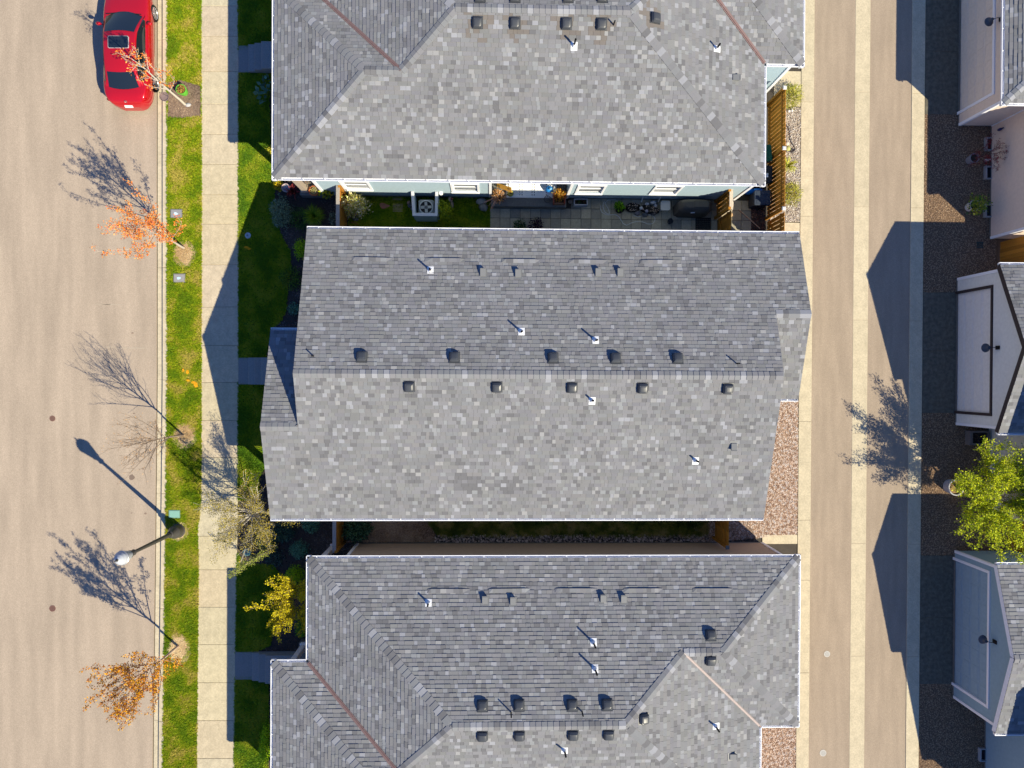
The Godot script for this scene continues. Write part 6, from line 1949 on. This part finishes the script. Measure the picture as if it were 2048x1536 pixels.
	for k in 4:
		var b := mb(Color(0.30, 0.07, 0.05) if k < 2 else Color(0.26, 0.15, 0.10))
		if k < 2: b.cbox(Vector3(-0.24 + k * 0.44, 0.44, -0.20), Vector3(-0.20 + k * 0.44, 0.80, 0.22), 0.006)
		else: b.cbox(Vector3(-0.195, 0.44, -0.20 + (k - 2) * 0.38), Vector3(0.195, 0.72, -0.16 + (k - 2) * 0.38), 0.006)
		put(b, "side_board", M.wood, fb)
	var so := mb(Color(0.05, 0.035, 0.03))
	so.box(Vector3(-0.195, 0.5, -0.16), Vector3(0.195, 0.66, 0.18))
	put(so, "potting_soil", M.matte, fb)
	bush("flowering_plant", "orange dried flowers in the red crate planter", Vector3(2.698, 0, -7.480) + Vector3(0, 0.66, 0.05), 0.24, 0.32, 330, 0.10, [Color(0.72, 0.34, 0.03), Color(0.62, 0.42, 0.08), Color(0.50, 0.20, 0.03)], 42, 0.5, "", false, -1.0, 0.35)
	# rectangular planter and stone by the wall
	figure_lump("rock", "small tan stone beside the rectangular planter", "rock", Vector3(3.231, 0, -7.327), [["stone", Vector3(0, 0.10, 0), Vector3(0.10, 0.10, 0.085), Color(0.45, 0.36, 0.30)]])
	var rp := thing("planter_box", "pale grey rectangular planter trough against the blue wall", "planter", Vector3(3.632, 0, -7.263))
	var rb := mb(Color(0.55, 0.56, 0.60))
	for q in [[-0.28, -0.13, 0.28, -0.10], [-0.28, 0.10, 0.28, 0.13], [-0.28, -0.099, -0.25, 0.099], [0.25, -0.099, 0.28, 0.099]]:
		rb.cbox(Vector3(q[0], 0.0, q[1]), Vector3(q[2], 0.36, q[3]), 0.005)
	put(rb, "trough", M.plain, rp)
	var rs := mb(Color(0.03, 0.03, 0.02))
	rs.box(Vector3(-0.25, 0.1, -0.1), Vector3(0.25, 0.27, 0.1))
	put(rs, "potting_soil", M.matte, rp)
	bush("flowering_plant", "small dark plants in the grey trough", rp.position + Vector3(0, 0.26, 0), 0.20, 0.12, 120, 0.05, [Color(0.04, 0.10, 0.02), Color(0.12, 0.03, 0.03)], 43, 0.0, "", false, 0.08)
	# porch pots of the top house
	pot("planter", "terracotta pot with a pale cactus on the top porch floor", Vector3(-7.153, 0, -7.481) + Vector3(0, 0.46, 0), 0.20, 0.14, 0.30, Color(0.62, 0.20, 0.08), Color(0.30, 0.26, 0.10))
	bush("cactus", "pale stubby cactus in the terracotta pot", Vector3(-7.153, 0, -7.481) + Vector3(0, 0.72, 0), 0.13, 0.12, 160, 0.05, [Color(0.42, 0.40, 0.16), Color(0.55, 0.48, 0.26)], 44, 0.0)
	pot("planter", "black pot with a leafy yellow-green plant on the top porch floor", Vector3(-6.618, 0, -7.473) + Vector3(0, 0.46, 0), 0.21, 0.16, 0.24, Color(0.02, 0.03, 0.05))
	bush("shrub", "leafy yellow-green plant in the black porch pot", Vector3(-6.652, 0, -7.520) + Vector3(0, 0.64, 0), 0.27, 0.36, 260, 0.12, [Color(0.35, 0.40, 0.02), Color(0.20, 0.28, 0.02), Color(0.05, 0.12, 0.03), Color(0.55, 0.45, 0.03)], 45)
	pot("planter", "pale pink pot at the outer corner of the top porch", Vector3(-8.382, 0, -7.692), 0.17, 0.13, 0.36, Color(0.66, 0.50, 0.48), Color(0.28, 0.34, 0.42))
	bush("shrub", "grey ball-shaped plant behind the terracotta pot", Vector3(-7.432, 0, -7.737) + Vector3(0, 0.46, 0), 0.2, 0.34, 420, 0.05, [Color(0.30, 0.30, 0.24), Color(0.42, 0.38, 0.30), Color(0.5, 0.30, 0.2)], 46)
	# hoses, pots and heaps on the pavers
	hose("thin pale hose looping across the pavers", [Vector3(4.491, 0.030, -7.199), Vector3(4.534, 0.030, -6.930), Vector3(4.827, 0.030, -6.809), Vector3(5.098, 0.030, -6.833), Vector3(5.287, 0.030, -6.710), Vector3(5.435, 0.030, -6.463), Vector3(5.581, 0.030, -6.392), Vector3(5.769, 0.030, -6.487), Vector3(6.019, 0.030, -6.552), Vector3(6.271, 0.030, -6.534), Vector3(6.480, 0.030, -6.453), Vector3(6.710, 0.030, -6.498), Vector3(6.772, 0.030, -6.706), Vector3(6.604, 0.030, -6.829), Vector3(6.352, 0.030, -6.826), Vector3(6.060, 0.030, -6.740), Vector3(5.871, 0.030, -6.821)], 0.014, Color(0.66, 0.66, 0.62))
	hose("coil of pale hose hanging loose by the blue wall", [Vector3(4.654, 0.050, -7.382), Vector3(4.592, 0.050, -7.174), Vector3(4.677, 0.050, -6.927), Vector3(4.865, 0.050, -6.846), Vector3(4.801, 0.050, -7.094), Vector3(4.673, 0.060, -7.297), Vector3(4.799, 0.050, -7.425), Vector3(5.133, 0.050, -7.450)], 0.013, Color(0.72, 0.72, 0.68))
	pot("planter", "black pot with a fresh green plant on the pavers", Vector3(5.266, 0, -7.031), 0.19, 0.15, 0.30, Color(0.015, 0.015, 0.018))
	bush("shrub", "fresh green plant in the black pot on the pavers", Vector3(5.227, 0, -7.109) + Vector3(0, 0.26, 0), 0.17, 0.22, 150, 0.10, [Color(0.16, 0.36, 0.01), Color(0.24, 0.46, 0.02), Color(0.08, 0.20, 0.01)], 47)
	for q in [["rolled dark patterned mat beside the black pot", Vector3(5.835, 0, -7.111), 0.32, 0.20, 0.1], ["rolled dark patterned mat below the white pipe", Vector3(6.522, 0, -7.037), 0.42, 0.18, -0.16]]:
		var o := thing("patterned_mat", q[0], "mat", q[1], q[4], "heaped dark mats on the pavers")
		var b := mb(Color(0.035, 0.028, 0.026))
		b.blob(Vector3(0, 0.10, 0), Vector3(q[2], 0.15, q[3]), 5, 0.12, 16)
		put(b, "roll", M.matte, o)
		for i in 34:
			var a := rng.randf() * TAU
			var rr := sqrt(rng.randf()) * 0.85
			var d := mb(Color(0.52, 0.40, 0.32))
			var px := cos(a) * rr * float(q[2])
			var pz := sin(a) * rr * float(q[3])
			d.xf = Transform3D(Basis(Vector3.UP, 0.5), Vector3(px, 0.10 + 0.145 * sqrt(maxf(0.05, 1.0 - rr * rr)), pz))
			d.box(Vector3(-0.022, 0, -0.011), Vector3(0.022, 0.014, 0.011))
			put(d, "woven_diamond", M.plain, o)
	figure_lump("stone_heap", "small heap of grey and white stones in front of the dark mats", "rock", Vector3(6.200, 0, -6.983), [["stone", Vector3(-0.18, 0.10, 0.10), Vector3(0.12, 0.11, 0.10), Color(0.20, 0.19, 0.22)], ["stone", Vector3(-0.06, 0.26, -0.08), Vector3(0.075, 0.08, 0.075), Color(0.70, 0.70, 0.72)], ["stone", Vector3(0.18, 0.22, 0.04), Vector3(0.07, 0.07, 0.07), Color(0.45, 0.42, 0.55)], ["stone", Vector3(0.14, 0.08, 0.16), Vector3(0.14, 0.09, 0.09), Color(0.12, 0.13, 0.15)], ["stone", Vector3(0.48, 0.09, 0.10), Vector3(0.13, 0.10, 0.10), Color(0.15, 0.14, 0.14)]])
	figure_lump("stone_heap", "row of white stones under the white pipe", "rock", Vector3(6.666, 0, -7.307), [["stone", Vector3(-0.26, 0.16, 0.05), Vector3(0.10, 0.09, 0.06), Color(0.72, 0.74, 0.74)], ["stone", Vector3(-0.02, 0.20, 0.0), Vector3(0.14, 0.10, 0.07), Color(0.66, 0.68, 0.70)], ["stone", Vector3(0.10, 0.14, 0.12), Vector3(0.08, 0.09, 0.08), Color(0.78, 0.76, 0.76)]])
	var wp := thing("wall_pipe", "white pipe with two bends along the foot of the blue wall", "pipe", Vector3(6.526, 0, -7.387))
	var w2 := mb(Color(0.8, 0.8, 0.82))
	w2.tube([Vector3(-0.36, 0.20, 0.06), Vector3(-0.36, 0.55, -0.10), Vector3(-0.30, 0.56, -0.10), Vector3(0.32, 0.52, -0.08), Vector3(0.36, 0.48, -0.06), Vector3(0.36, 0.08, 0.03)], [0.024, 0.024, 0.024, 0.024, 0.024, 0.024], 8)
	put(w2, "pipe_run", M.gloss, wp)
	for x in [-0.36, 0.36]:
		var e := mb(Color(0.8, 0.8, 0.82))
		e.blob(Vector3(x, 0.53, -0.08), Vector3(0.036, 0.036, 0.036), 1, 0.0, 8)
		put(e, "elbow", M.gloss, wp)
	var tb := thing("side_table", "rounded pale grey plastic side table beside the covered grill", "table", Vector3(7.106, 0, -7.127))
	var tt := mb(Color(0.52, 0.53, 0.51))
	tt.slab(poly([Vector2(-0.20, -0.15), Vector2(-0.15, -0.20), Vector2(0.15, -0.20), Vector2(0.20, -0.15), Vector2(0.20, 0.15), Vector2(0.15, 0.20), Vector2(-0.15, 0.20), Vector2(-0.20, 0.15)]), 0.42, 0.455, 0.012)
	put(tt, "table_top", M.plain, tb)
	for q in [Vector2(-0.14, -0.14), Vector2(0.14, -0.14), Vector2(0.14, 0.14), Vector2(-0.14, 0.14)]:
		var l := mb(Color(0.45, 0.46, 0.45))
		l.bar(Vector3(q.x * 1.15, 0.0, q.y * 1.15), Vector3(q.x, 0.42, q.y), 0.035, 0.035)
		put(l, "leg", M.plain, tb)
	pot("planter", "small empty dark pot in front of the side table", Vector3(7.384, 0, -6.552), 0.115, 0.09, 0.2, Color(0.04, 0.05, 0.06), Color(0.02, 0.03, 0.04))
	# covered grill
	var gr := thing("covered_grill", "barbecue grill under a dark fitted cover by the patio gate", "grill", Vector3(8.22, 0, -7.02))
	var cv := mb(Color(0.10, 0.092, 0.085))
	var prof := [[0.06, 0.72, 0.30], [0.55, 0.70, 0.29], [0.80, 0.68, 0.28], [0.92, 0.62, 0.25], [1.05, 0.54, 0.18], [1.10, 0.46, 0.12]]
	var ringp := func(q: Array) -> Array:
		var P := []
		for k in 24:
			var a := TAU * k / 24
			var cx := signf(cos(a)) * pow(absf(cos(a)), 0.45)
			var cz := signf(sin(a)) * pow(absf(sin(a)), 0.55)
			var wv: float = 1.0 + 0.025 * sin(k * 2.6) * (1.1 - q[0])
			P.append(Vector3(cx * q[1] * wv, q[0], cz * q[2] * wv))
		return P
	for i in prof.size() - 1:
		var A: Array = ringp.call(prof[i])
		var B: Array = ringp.call(prof[i + 1])
		for k in 24:
			var j := (k + 1) % 24
			cv.quad(A[j], A[k], B[k], B[j])
	var T: Array = ringp.call(prof[-1])
	for k in range(1, 23): cv.tri(T[0], T[k + 1], T[k])
	put(cv, "cover", M.cloth, gr)
	var cvt := mb(Color(0.10, 0.092, 0.085))
	cvt.xf = Transform3D(Basis(Vector3.RIGHT, -0.10), Vector3(0.0, 1.10, -0.02))
	cvt.slab(poly([Vector2(-0.10, -0.15), Vector2(0.46, -0.15), Vector2(0.50, 0.0), Vector2(0.46, 0.13), Vector2(-0.10, 0.14)]), -0.03, 0.022, 0.012)
	put(cvt, "cover_top", M.cloth, gr)
	for k in 3:
		var fo := mb(Color(0.10, 0.092, 0.085))
		fo.tri(Vector3(-0.11, 1.09, -0.13 + k * 0.09), Vector3(-0.11, 1.09, -0.06 + k * 0.09), Vector3(-0.56, 0.93, -0.06 + k * 0.09 - 0.1))
		put(fo, "cover_fold", M.cloth, gr)
	var lt := mb(Color(0.6, 0.64, 0.72))
	lt.xf = Transform3D(Basis(Vector3.RIGHT, 0.9), Vector3(-0.10, 0.87, 0.275))
	lt.slab(poly([Vector2(-0.09, -0.025), Vector2(0.08, -0.035), Vector2(0.075, 0.02), Vector2(0.04, 0.012), Vector2(-0.085, 0.03)]), 0.0, 0.008, 0.002)
	put(lt, "cover_label", M.plain, gr)
	var mt := thing("rubber_mat", "black rubber mat with rows of holes by the patio gate", "mat", Vector3(8.791, 0, -6.502))
	for i in 8:
		var b := mb(Color(0.012, 0.012, 0.014))
		b.box(Vector3(-0.32 + i * 0.084, 0.022, -0.24), Vector3(-0.27 + i * 0.084, 0.036, 0.30))
		put(b, "rib", M.plain, mt)
	for j in 7:
		var b := mb(Color(0.012, 0.012, 0.014))
		b.box(Vector3(-0.32, 0.0225, -0.24 + j * 0.08), Vector3(0.318, 0.034, -0.19 + j * 0.08))
		put(b, "rib", M.plain, mt)

	# behind the long fence
	bin("dark blue bin standing open to the yard beside the gate", Vector3(10.92, 0, -7.36), PI / 2, Color(0.02, 0.026, 0.04), Color(0.035, 0.045, 0.07))
	bin("black bin with a pale sticker close under the top roof's corner", Vector3(11.02, 0, -8.32), 0.0, Color(0.012, 0.013, 0.018), Color(0.018, 0.02, 0.03))
	var stk := mb(Color(0.75, 0.75, 0.74))
	stk.box(Vector3(-0.06, 1.008, -0.02), Vector3(0.12, 1.012, 0.14))
	put(stk, "sticker", M.plain, get_node("wheelie_bin_001"))
	bin("green bin farthest along the wooden fence", Vector3(11.0, 0, -9.15), 0.1, Color(0.01, 0.06, 0.04), Color(0.015, 0.10, 0.065))
	figure_lump("tarp", "bright blue tarp bunched under the top roof's corner", "tarp", Vector3(10.55, 0, -7.72), [["fold", Vector3(0.0, 0.55, 0.0), Vector3(0.36, 0.16, 0.10), Color(0.01, 0.14, 0.50)], ["fold", Vector3(0.32, 0.62, -0.02), Vector3(0.24, 0.12, 0.09), Color(0.015, 0.18, 0.58)], ["fold", Vector3(0.1, 0.3, -0.04), Vector3(0.3, 0.3, 0.09), Color(0.01, 0.10, 0.40)]], M.gloss)
	figure_lump("bag", "crumpled green plastic bag at the upper end of the wooden fence", "bag", Vector3(10.45, 0, -11.0), [["bag_body", Vector3(0, 0.55, 0), Vector3(0.16, 0.22, 0.24), Color(0.10, 0.36, 0.12)], ["bag_knot", Vector3(-0.02, 0.76, 0.10), Vector3(0.08, 0.07, 0.09), Color(0.55, 0.72, 0.55)], ["bag_base", Vector3(0, 0.22, 0), Vector3(0.2, 0.22, 0.24), Color(0.08, 0.26, 0.10)]], M.gloss)
	var pole := mb(Color(0.50, 0.32, 0.22))
	pole.tube([Vector3(10.272, 0.050, -7.095), Vector3(10.862, 0.900, -6.131)], [0.016, 0.016], 8)
	tag(put(pole, "wooden_pole", M.wood), "long thin wooden pole lying across the pavers behind the gate", "pole")
	hose("pale rope hanging in a loop on the patio gate with a tan tag", [Vector3(9.438, 1.400, -6.904), Vector3(9.567, 0.900, -6.825), Vector3(9.683, 0.800, -6.809), Vector3(9.730, 0.900, -6.907), Vector3(9.714, 1.000, -7.166), Vector3(9.639, 1.100, -7.200)], 0.018, Color(0.66, 0.56, 0.46), "rope")
	var tg := mb(Color(0.62, 0.40, 0.22))
	tg.blob(Vector3(9.805, 0.500, -6.757), Vector3(0.08, 0.12, 0.10), 3, 0.2, 8)
	tag(put(tg, "wooden_tag", M.wood), "tan leaf-shaped wooden tag below the rope loop", "tag")
	hose("black hose snaking over the gravel bed to a coil", [Vector3(12.233, 0.040, -10.666), Vector3(12.361, 0.040, -10.542), Vector3(12.405, 0.040, -10.272), Vector3(12.428, 0.040, -10.022), Vector3(12.535, 0.040, -9.857), Vector3(12.642, 0.040, -9.692), Vector3(12.618, 0.050, -9.563), Vector3(12.512, 0.050, -9.520), Vector3(12.469, 0.050, -9.603), Vector3(12.549, 0.060, -9.663), Vector3(12.592, 0.060, -9.559), Vector3(12.491, 0.050, -9.499), Vector3(12.347, 0.040, -9.562), Vector3(12.242, 0.040, -9.540)], 0.016, Color(0.05, 0.045, 0.055))
	figure_lump("rock", "pale stones beside the coiled black hose", "rock", Vector3(12.299, 0, -9.746), [["stone", Vector3(0.0, 0.06, -0.12), Vector3(0.10, 0.08, 0.09), Color(0.72, 0.66, 0.56)], ["stone", Vector3(0.04, 0.05, 0.08), Vector3(0.11, 0.07, 0.12), Color(0.50, 0.52, 0.20)]])
	figure_lump("rock", "pair of white cobbles below the upper grassy shrub", "rock", Vector3(12.414, 0, -11.227), [["stone", Vector3(-0.05, 0.05, 0.0), Vector3(0.07, 0.06, 0.06), Color(0.74, 0.73, 0.74)], ["stone", Vector3(0.08, 0.05, -0.03), Vector3(0.06, 0.06, 0.07), Color(0.70, 0.70, 0.73)]])

	# across the alley: window wells, foundation vents, fixtures
	for q in [["grey window well farthest up the beige wall", Vector3(21.017, 0, -9.953)], ["grey window well between the maple and the white pot", Vector3(21.007, 0, -8.754)], ["grey window well nearest the blue bottle", Vector3(20.981, 0, -7.155)], ["grey window well at the foot of the blue house", Vector3(21.193, 0, 15.842)]]:
		var o := thing("window_well", q[0], "window well", Vector3(20.88, 0, q[1].z), 0, "grey window wells at the foot of the far walls")
		var b := mb(Color(0.42, 0.43, 0.44))
		b.cbox(Vector3(-0.16, -0.05, -0.28), Vector3(-0.10, 0.16, 0.28), 0.008)
		b.cbox(Vector3(-0.0995, -0.05, -0.28), Vector3(0.1, 0.16, -0.23), 0.008)
		b.cbox(Vector3(-0.0995, -0.05, 0.23), Vector3(0.1, 0.16, 0.28), 0.008)
		put(b, "well_frame", M.matte, o)
		var d := mb(Color(0.02, 0.022, 0.025))
		d.box(Vector3(-0.0990, -0.04, -0.229), Vector3(0.1, 0.04, 0.229))
		put(d, "well_floor", M.plain, o)
	figure_lump("bottle", "dark blue bottle-shaped box high on the beige wall", "bottle", Vector3(20.88, 0.72, -10.35), [["bottle_body", Vector3(0, 0, 0), Vector3(0.07, 0.13, 0.06), Color(0.02, 0.03, 0.12)], ["bottle_neck", Vector3(0, 0.16, 0), Vector3(0.03, 0.06, 0.03), Color(0.02, 0.03, 0.10)]], M.gloss)
	figure_lump("bottle", "bright blue bottle at the lower corner of the beige wall", "bottle", Vector3(21.103, 0, -6.409), [["bottle_body", Vector3(0, 0.13, 0), Vector3(0.075, 0.15, 0.07), Color(0.04, 0.16, 0.50)], ["bottle_neck", Vector3(0.02, 0.29, 0), Vector3(0.035, 0.05, 0.035), Color(0.55, 0.70, 0.90)]], M.gloss)
	figure_lump("ornament", "small white ornament beside the dark red maple", "ornament", Vector3(20.794, 0, -9.283), [["body", Vector3(0, 0.08, 0), Vector3(0.10, 0.08, 0.055), Color(0.75, 0.75, 0.74)], ["head", Vector3(0.09, 0.14, -0.03), Vector3(0.045, 0.045, 0.04), Color(0.75, 0.75, 0.74)]])
	var dr := thing("drain_grate", "small dark drain grate in the bark beside the grey house", "drain", Vector3(20.578, 0, -5.729))
	for k in 5:
		var b := mb(Color(0.05, 0.07, 0.065))
		b.box(Vector3(-0.12 + k * 0.056, 0.0, -0.1), Vector3(-0.095 + k * 0.056, 0.03, 0.1))
		put(b, "grate_bar", M.plain, dr)
	var df := mb(Color(0.06, 0.08, 0.075))
	for s in [-1, 1]: df.box(Vector3(-0.14, 0.0, s * 0.115 - 0.014), Vector3(0.16, 0.031, s * 0.115 + 0.014))
	put(df, "grate_frame", M.plain, dr)
	var rbx := thing("raised_bed", "small weathered wooden raised bed with twigs behind the lime-green tree", "planter", Vector3(20.429, 0, 2.404))
	for q in [[-0.40, -0.30, -0.28, 0.30], [-0.279, -0.30, 0.42, -0.22], [-0.279, 0.22, 0.42, 0.30], [0.36, -0.219, 0.42, 0.219]]:
		var b := mb(Color(0.22, 0.20, 0.20))
		b.cbox(Vector3(q[0], 0.0, q[1]), Vector3(q[2], 0.34, q[3]), 0.01)
		put(b, "bed_board", M.wood, rbx)
	var rsoil := mb(Color(0.03, 0.026, 0.024))
	rsoil.box(Vector3(-0.279, 0.0, -0.219), Vector3(0.359, 0.24, 0.219))
	put(rsoil, "bed_soil", M.matte, rbx)
	var tw := mb(Color(0.12, 0.09, 0.08))
	for k in 14:
		grow(tw, Vector3(R.randf_range(-0.2, 0.3), 0.22, R.randf_range(-0.18, 0.18)), Vector3(R.randf_range(-1, 1), 0.7, R.randf_range(-1, 1)), 0.3, 0.007, 0.003, 0.0, R, 4, 0.3, 4)
	put(tw, "dry_twigs", M.bark, rbx)

func build_things() -> void:
	build_car(Vector3(-14.56, -0.10, -13.22), 0.012)
	lamp_post(Vector3(-12.809, 0, 6.303))
	var g := "utility box lids in the planting strip"
	lid("grey box lid with a blue paint dab above the orange-pink tree", Vector3(-12.903, 0, -6.676), 0.42, 0.30, Color(0.32, 0.32, 0.34), Color(0.55, 0.68, 0.78), g)
	lid("grey box lid with a blue paint dab below the orange-pink tree", Vector3(-12.779, 0, -4.044), 0.42, 0.30, Color(0.34, 0.33, 0.34), Color(0.50, 0.68, 0.80), g)
	lid("pale green box lid beside the street lamp", Vector3(-12.971, 0, 5.625), 0.40, 0.27, Color(0.26, 0.50, 0.42), Color(0, 0, 0, 0), g)
	disc("dome_cover", "teal dome lid in the bed under the columnar tree", "utility box", Vector3(-10.009, 0, 7.181), 0.17, 0.11, Color(0.16, 0.34, 0.34))
	disc("cleanout_cap", "round white cleanout cap in the shaded front lawn", "drain cap", Vector3(-10.001, 0, -5.805), 0.125, 0.05, Color(0.60, 0.66, 0.76))
	var mh := "small iron valve covers"
	disc("valve_cover", "rusty iron valve cover in the street, the upper one", "valve cover", Vector3(-17.944, -0.099, 1.728), 0.12, 0.006, Color(0.24, 0.14, 0.11), true, mh)
	disc("valve_cover", "rusty iron valve cover in the street, the lower one", "valve cover", Vector3(-17.946, -0.099, 9.519), 0.13, 0.006, Color(0.22, 0.12, 0.10), true, mh)
	disc("valve_cover", "pale ringed valve cover in the alley, the upper one", "valve cover", Vector3(14.195, -0.003, 11.561), 0.13, 0.006, Color(0.62, 0.60, 0.56), true, mh)
	disc("valve_cover", "pale ringed valve cover in the alley, at the bottom edge", "valve cover", Vector3(14.059, -0.003, 15.752), 0.14, 0.006, Color(0.60, 0.58, 0.54), true, mh)
	paint_spots("paint_mark", "orange paint stroke on the shaded front lawn", Color(0.85, 0.36, 0.01), [[Vector2(-10.048, -5.317), 0.10, 0.05], [Vector2(-9.946, -5.257), 0.08, 0.045]], 0.05)
	paint_spots("paint_mark", "orange paint marks on the planting strip above the bare tree", Color(0.85, 0.36, 0.01), [[Vector2(-12.613, -0.261), 0.05, 0.07], [Vector2(-12.431, -0.200), 0.06, 0.09], [Vector2(-12.411, 0.148), 0.08, 0.04], [Vector2(-12.208, 0.229), 0.10, 0.05], [Vector2(-12.087, 0.331), 0.08, 0.10]], 0.045)
	paint_spots("oil_stain", "dark round oil stain on the street by the lamp's shadow", Color(0.20, 0.15, 0.12), [[Vector2(-14.719, 4.142), 0.12, 0.11]], -0.097)
	paint_spots("oil_stain", "small dark drips on the street near the lamp", Color(0.24, 0.18, 0.14), [[Vector2(-14.294, 3.792), 0.035, 0.03], [Vector2(-14.192, 5.623), 0.045, 0.04], [Vector2(-14.759, 5.602), 0.03, 0.025], [Vector2(-14.660, 1.513), 0.05, 0.025], [Vector2(-14.722, -1.789), 0.05, 0.025]], -0.097)
	paint_spots("road_seam", "thin pale transverse seam across the street's edge, upper one", Color(0.45, 0.385, 0.30), [[Vector2(-15.529, -2.950), 0.42, 0.014], [Vector2(-15.932, -2.947), 0.3, 0.01]], -0.097)
	paint_spots("road_seam", "thin pale transverse seam across the street's edge, lower one", Color(0.45, 0.385, 0.30), [[Vector2(-14.722, -1.174), 0.8, 0.014], [Vector2(-15.670, -1.209), 0.25, 0.012]], -0.097)
	# things at the slim tree
	var gp := Vector3(-12.585, 0, -11.612)
	pot("planter", "lime green pot with dry brown plants beside the slim white tree", gp, 0.21, 0.15, 0.34, Color(0.16, 0.56, 0.06), Color(0.36, 0.22, 0.06))
	bush("dried_plant", "dry brown plants in the lime green pot", gp + Vector3(0, 0.28, 0), 0.15, 0.16, 200, 0.06, [Color(0.42, 0.26, 0.06), Color(0.55, 0.34, 0.10), Color(0.30, 0.18, 0.05)], 61)
	var hb := thing("hanging_basket", "round brown hanging basket in the slim white tree above the kerb", "basket", Vector3(-12.842, 1.250, -10.951))
	var wb := mb(Color(0.28, 0.20, 0.19))
	wb.lathe([Vector2(0.0, -0.16), Vector2(0.12, -0.13), Vector2(0.18, -0.02), Vector2(0.185, 0.0), Vector2(0.165, 0.0), Vector2(0.15, -0.04), Vector2(0.0, -0.05)], 16)
	put(wb, "basket_bowl", M.matte, hb)
	var hw := mb(Color(0.12, 0.10, 0.10))
	for k in 3:
		var a := TAU * k / 3
		hw.tube([Vector3(cos(a) * 0.17, 0.0, sin(a) * 0.17), Vector3(0, 0.42, 0)], [0.005, 0.005], 4)
	put(hw, "hanger_wire", M.metal, hb)
	figure_lump("rock", "pale flat stone at the foot of the slim white tree", "rock", Vector3(-12.443, 0, -11.105), [["stone", Vector3(0, 0.01, 0.0), Vector3(0.14, 0.04, 0.09), Color(0.55, 0.54, 0.55)]])
	build_plants()
	build_yard()
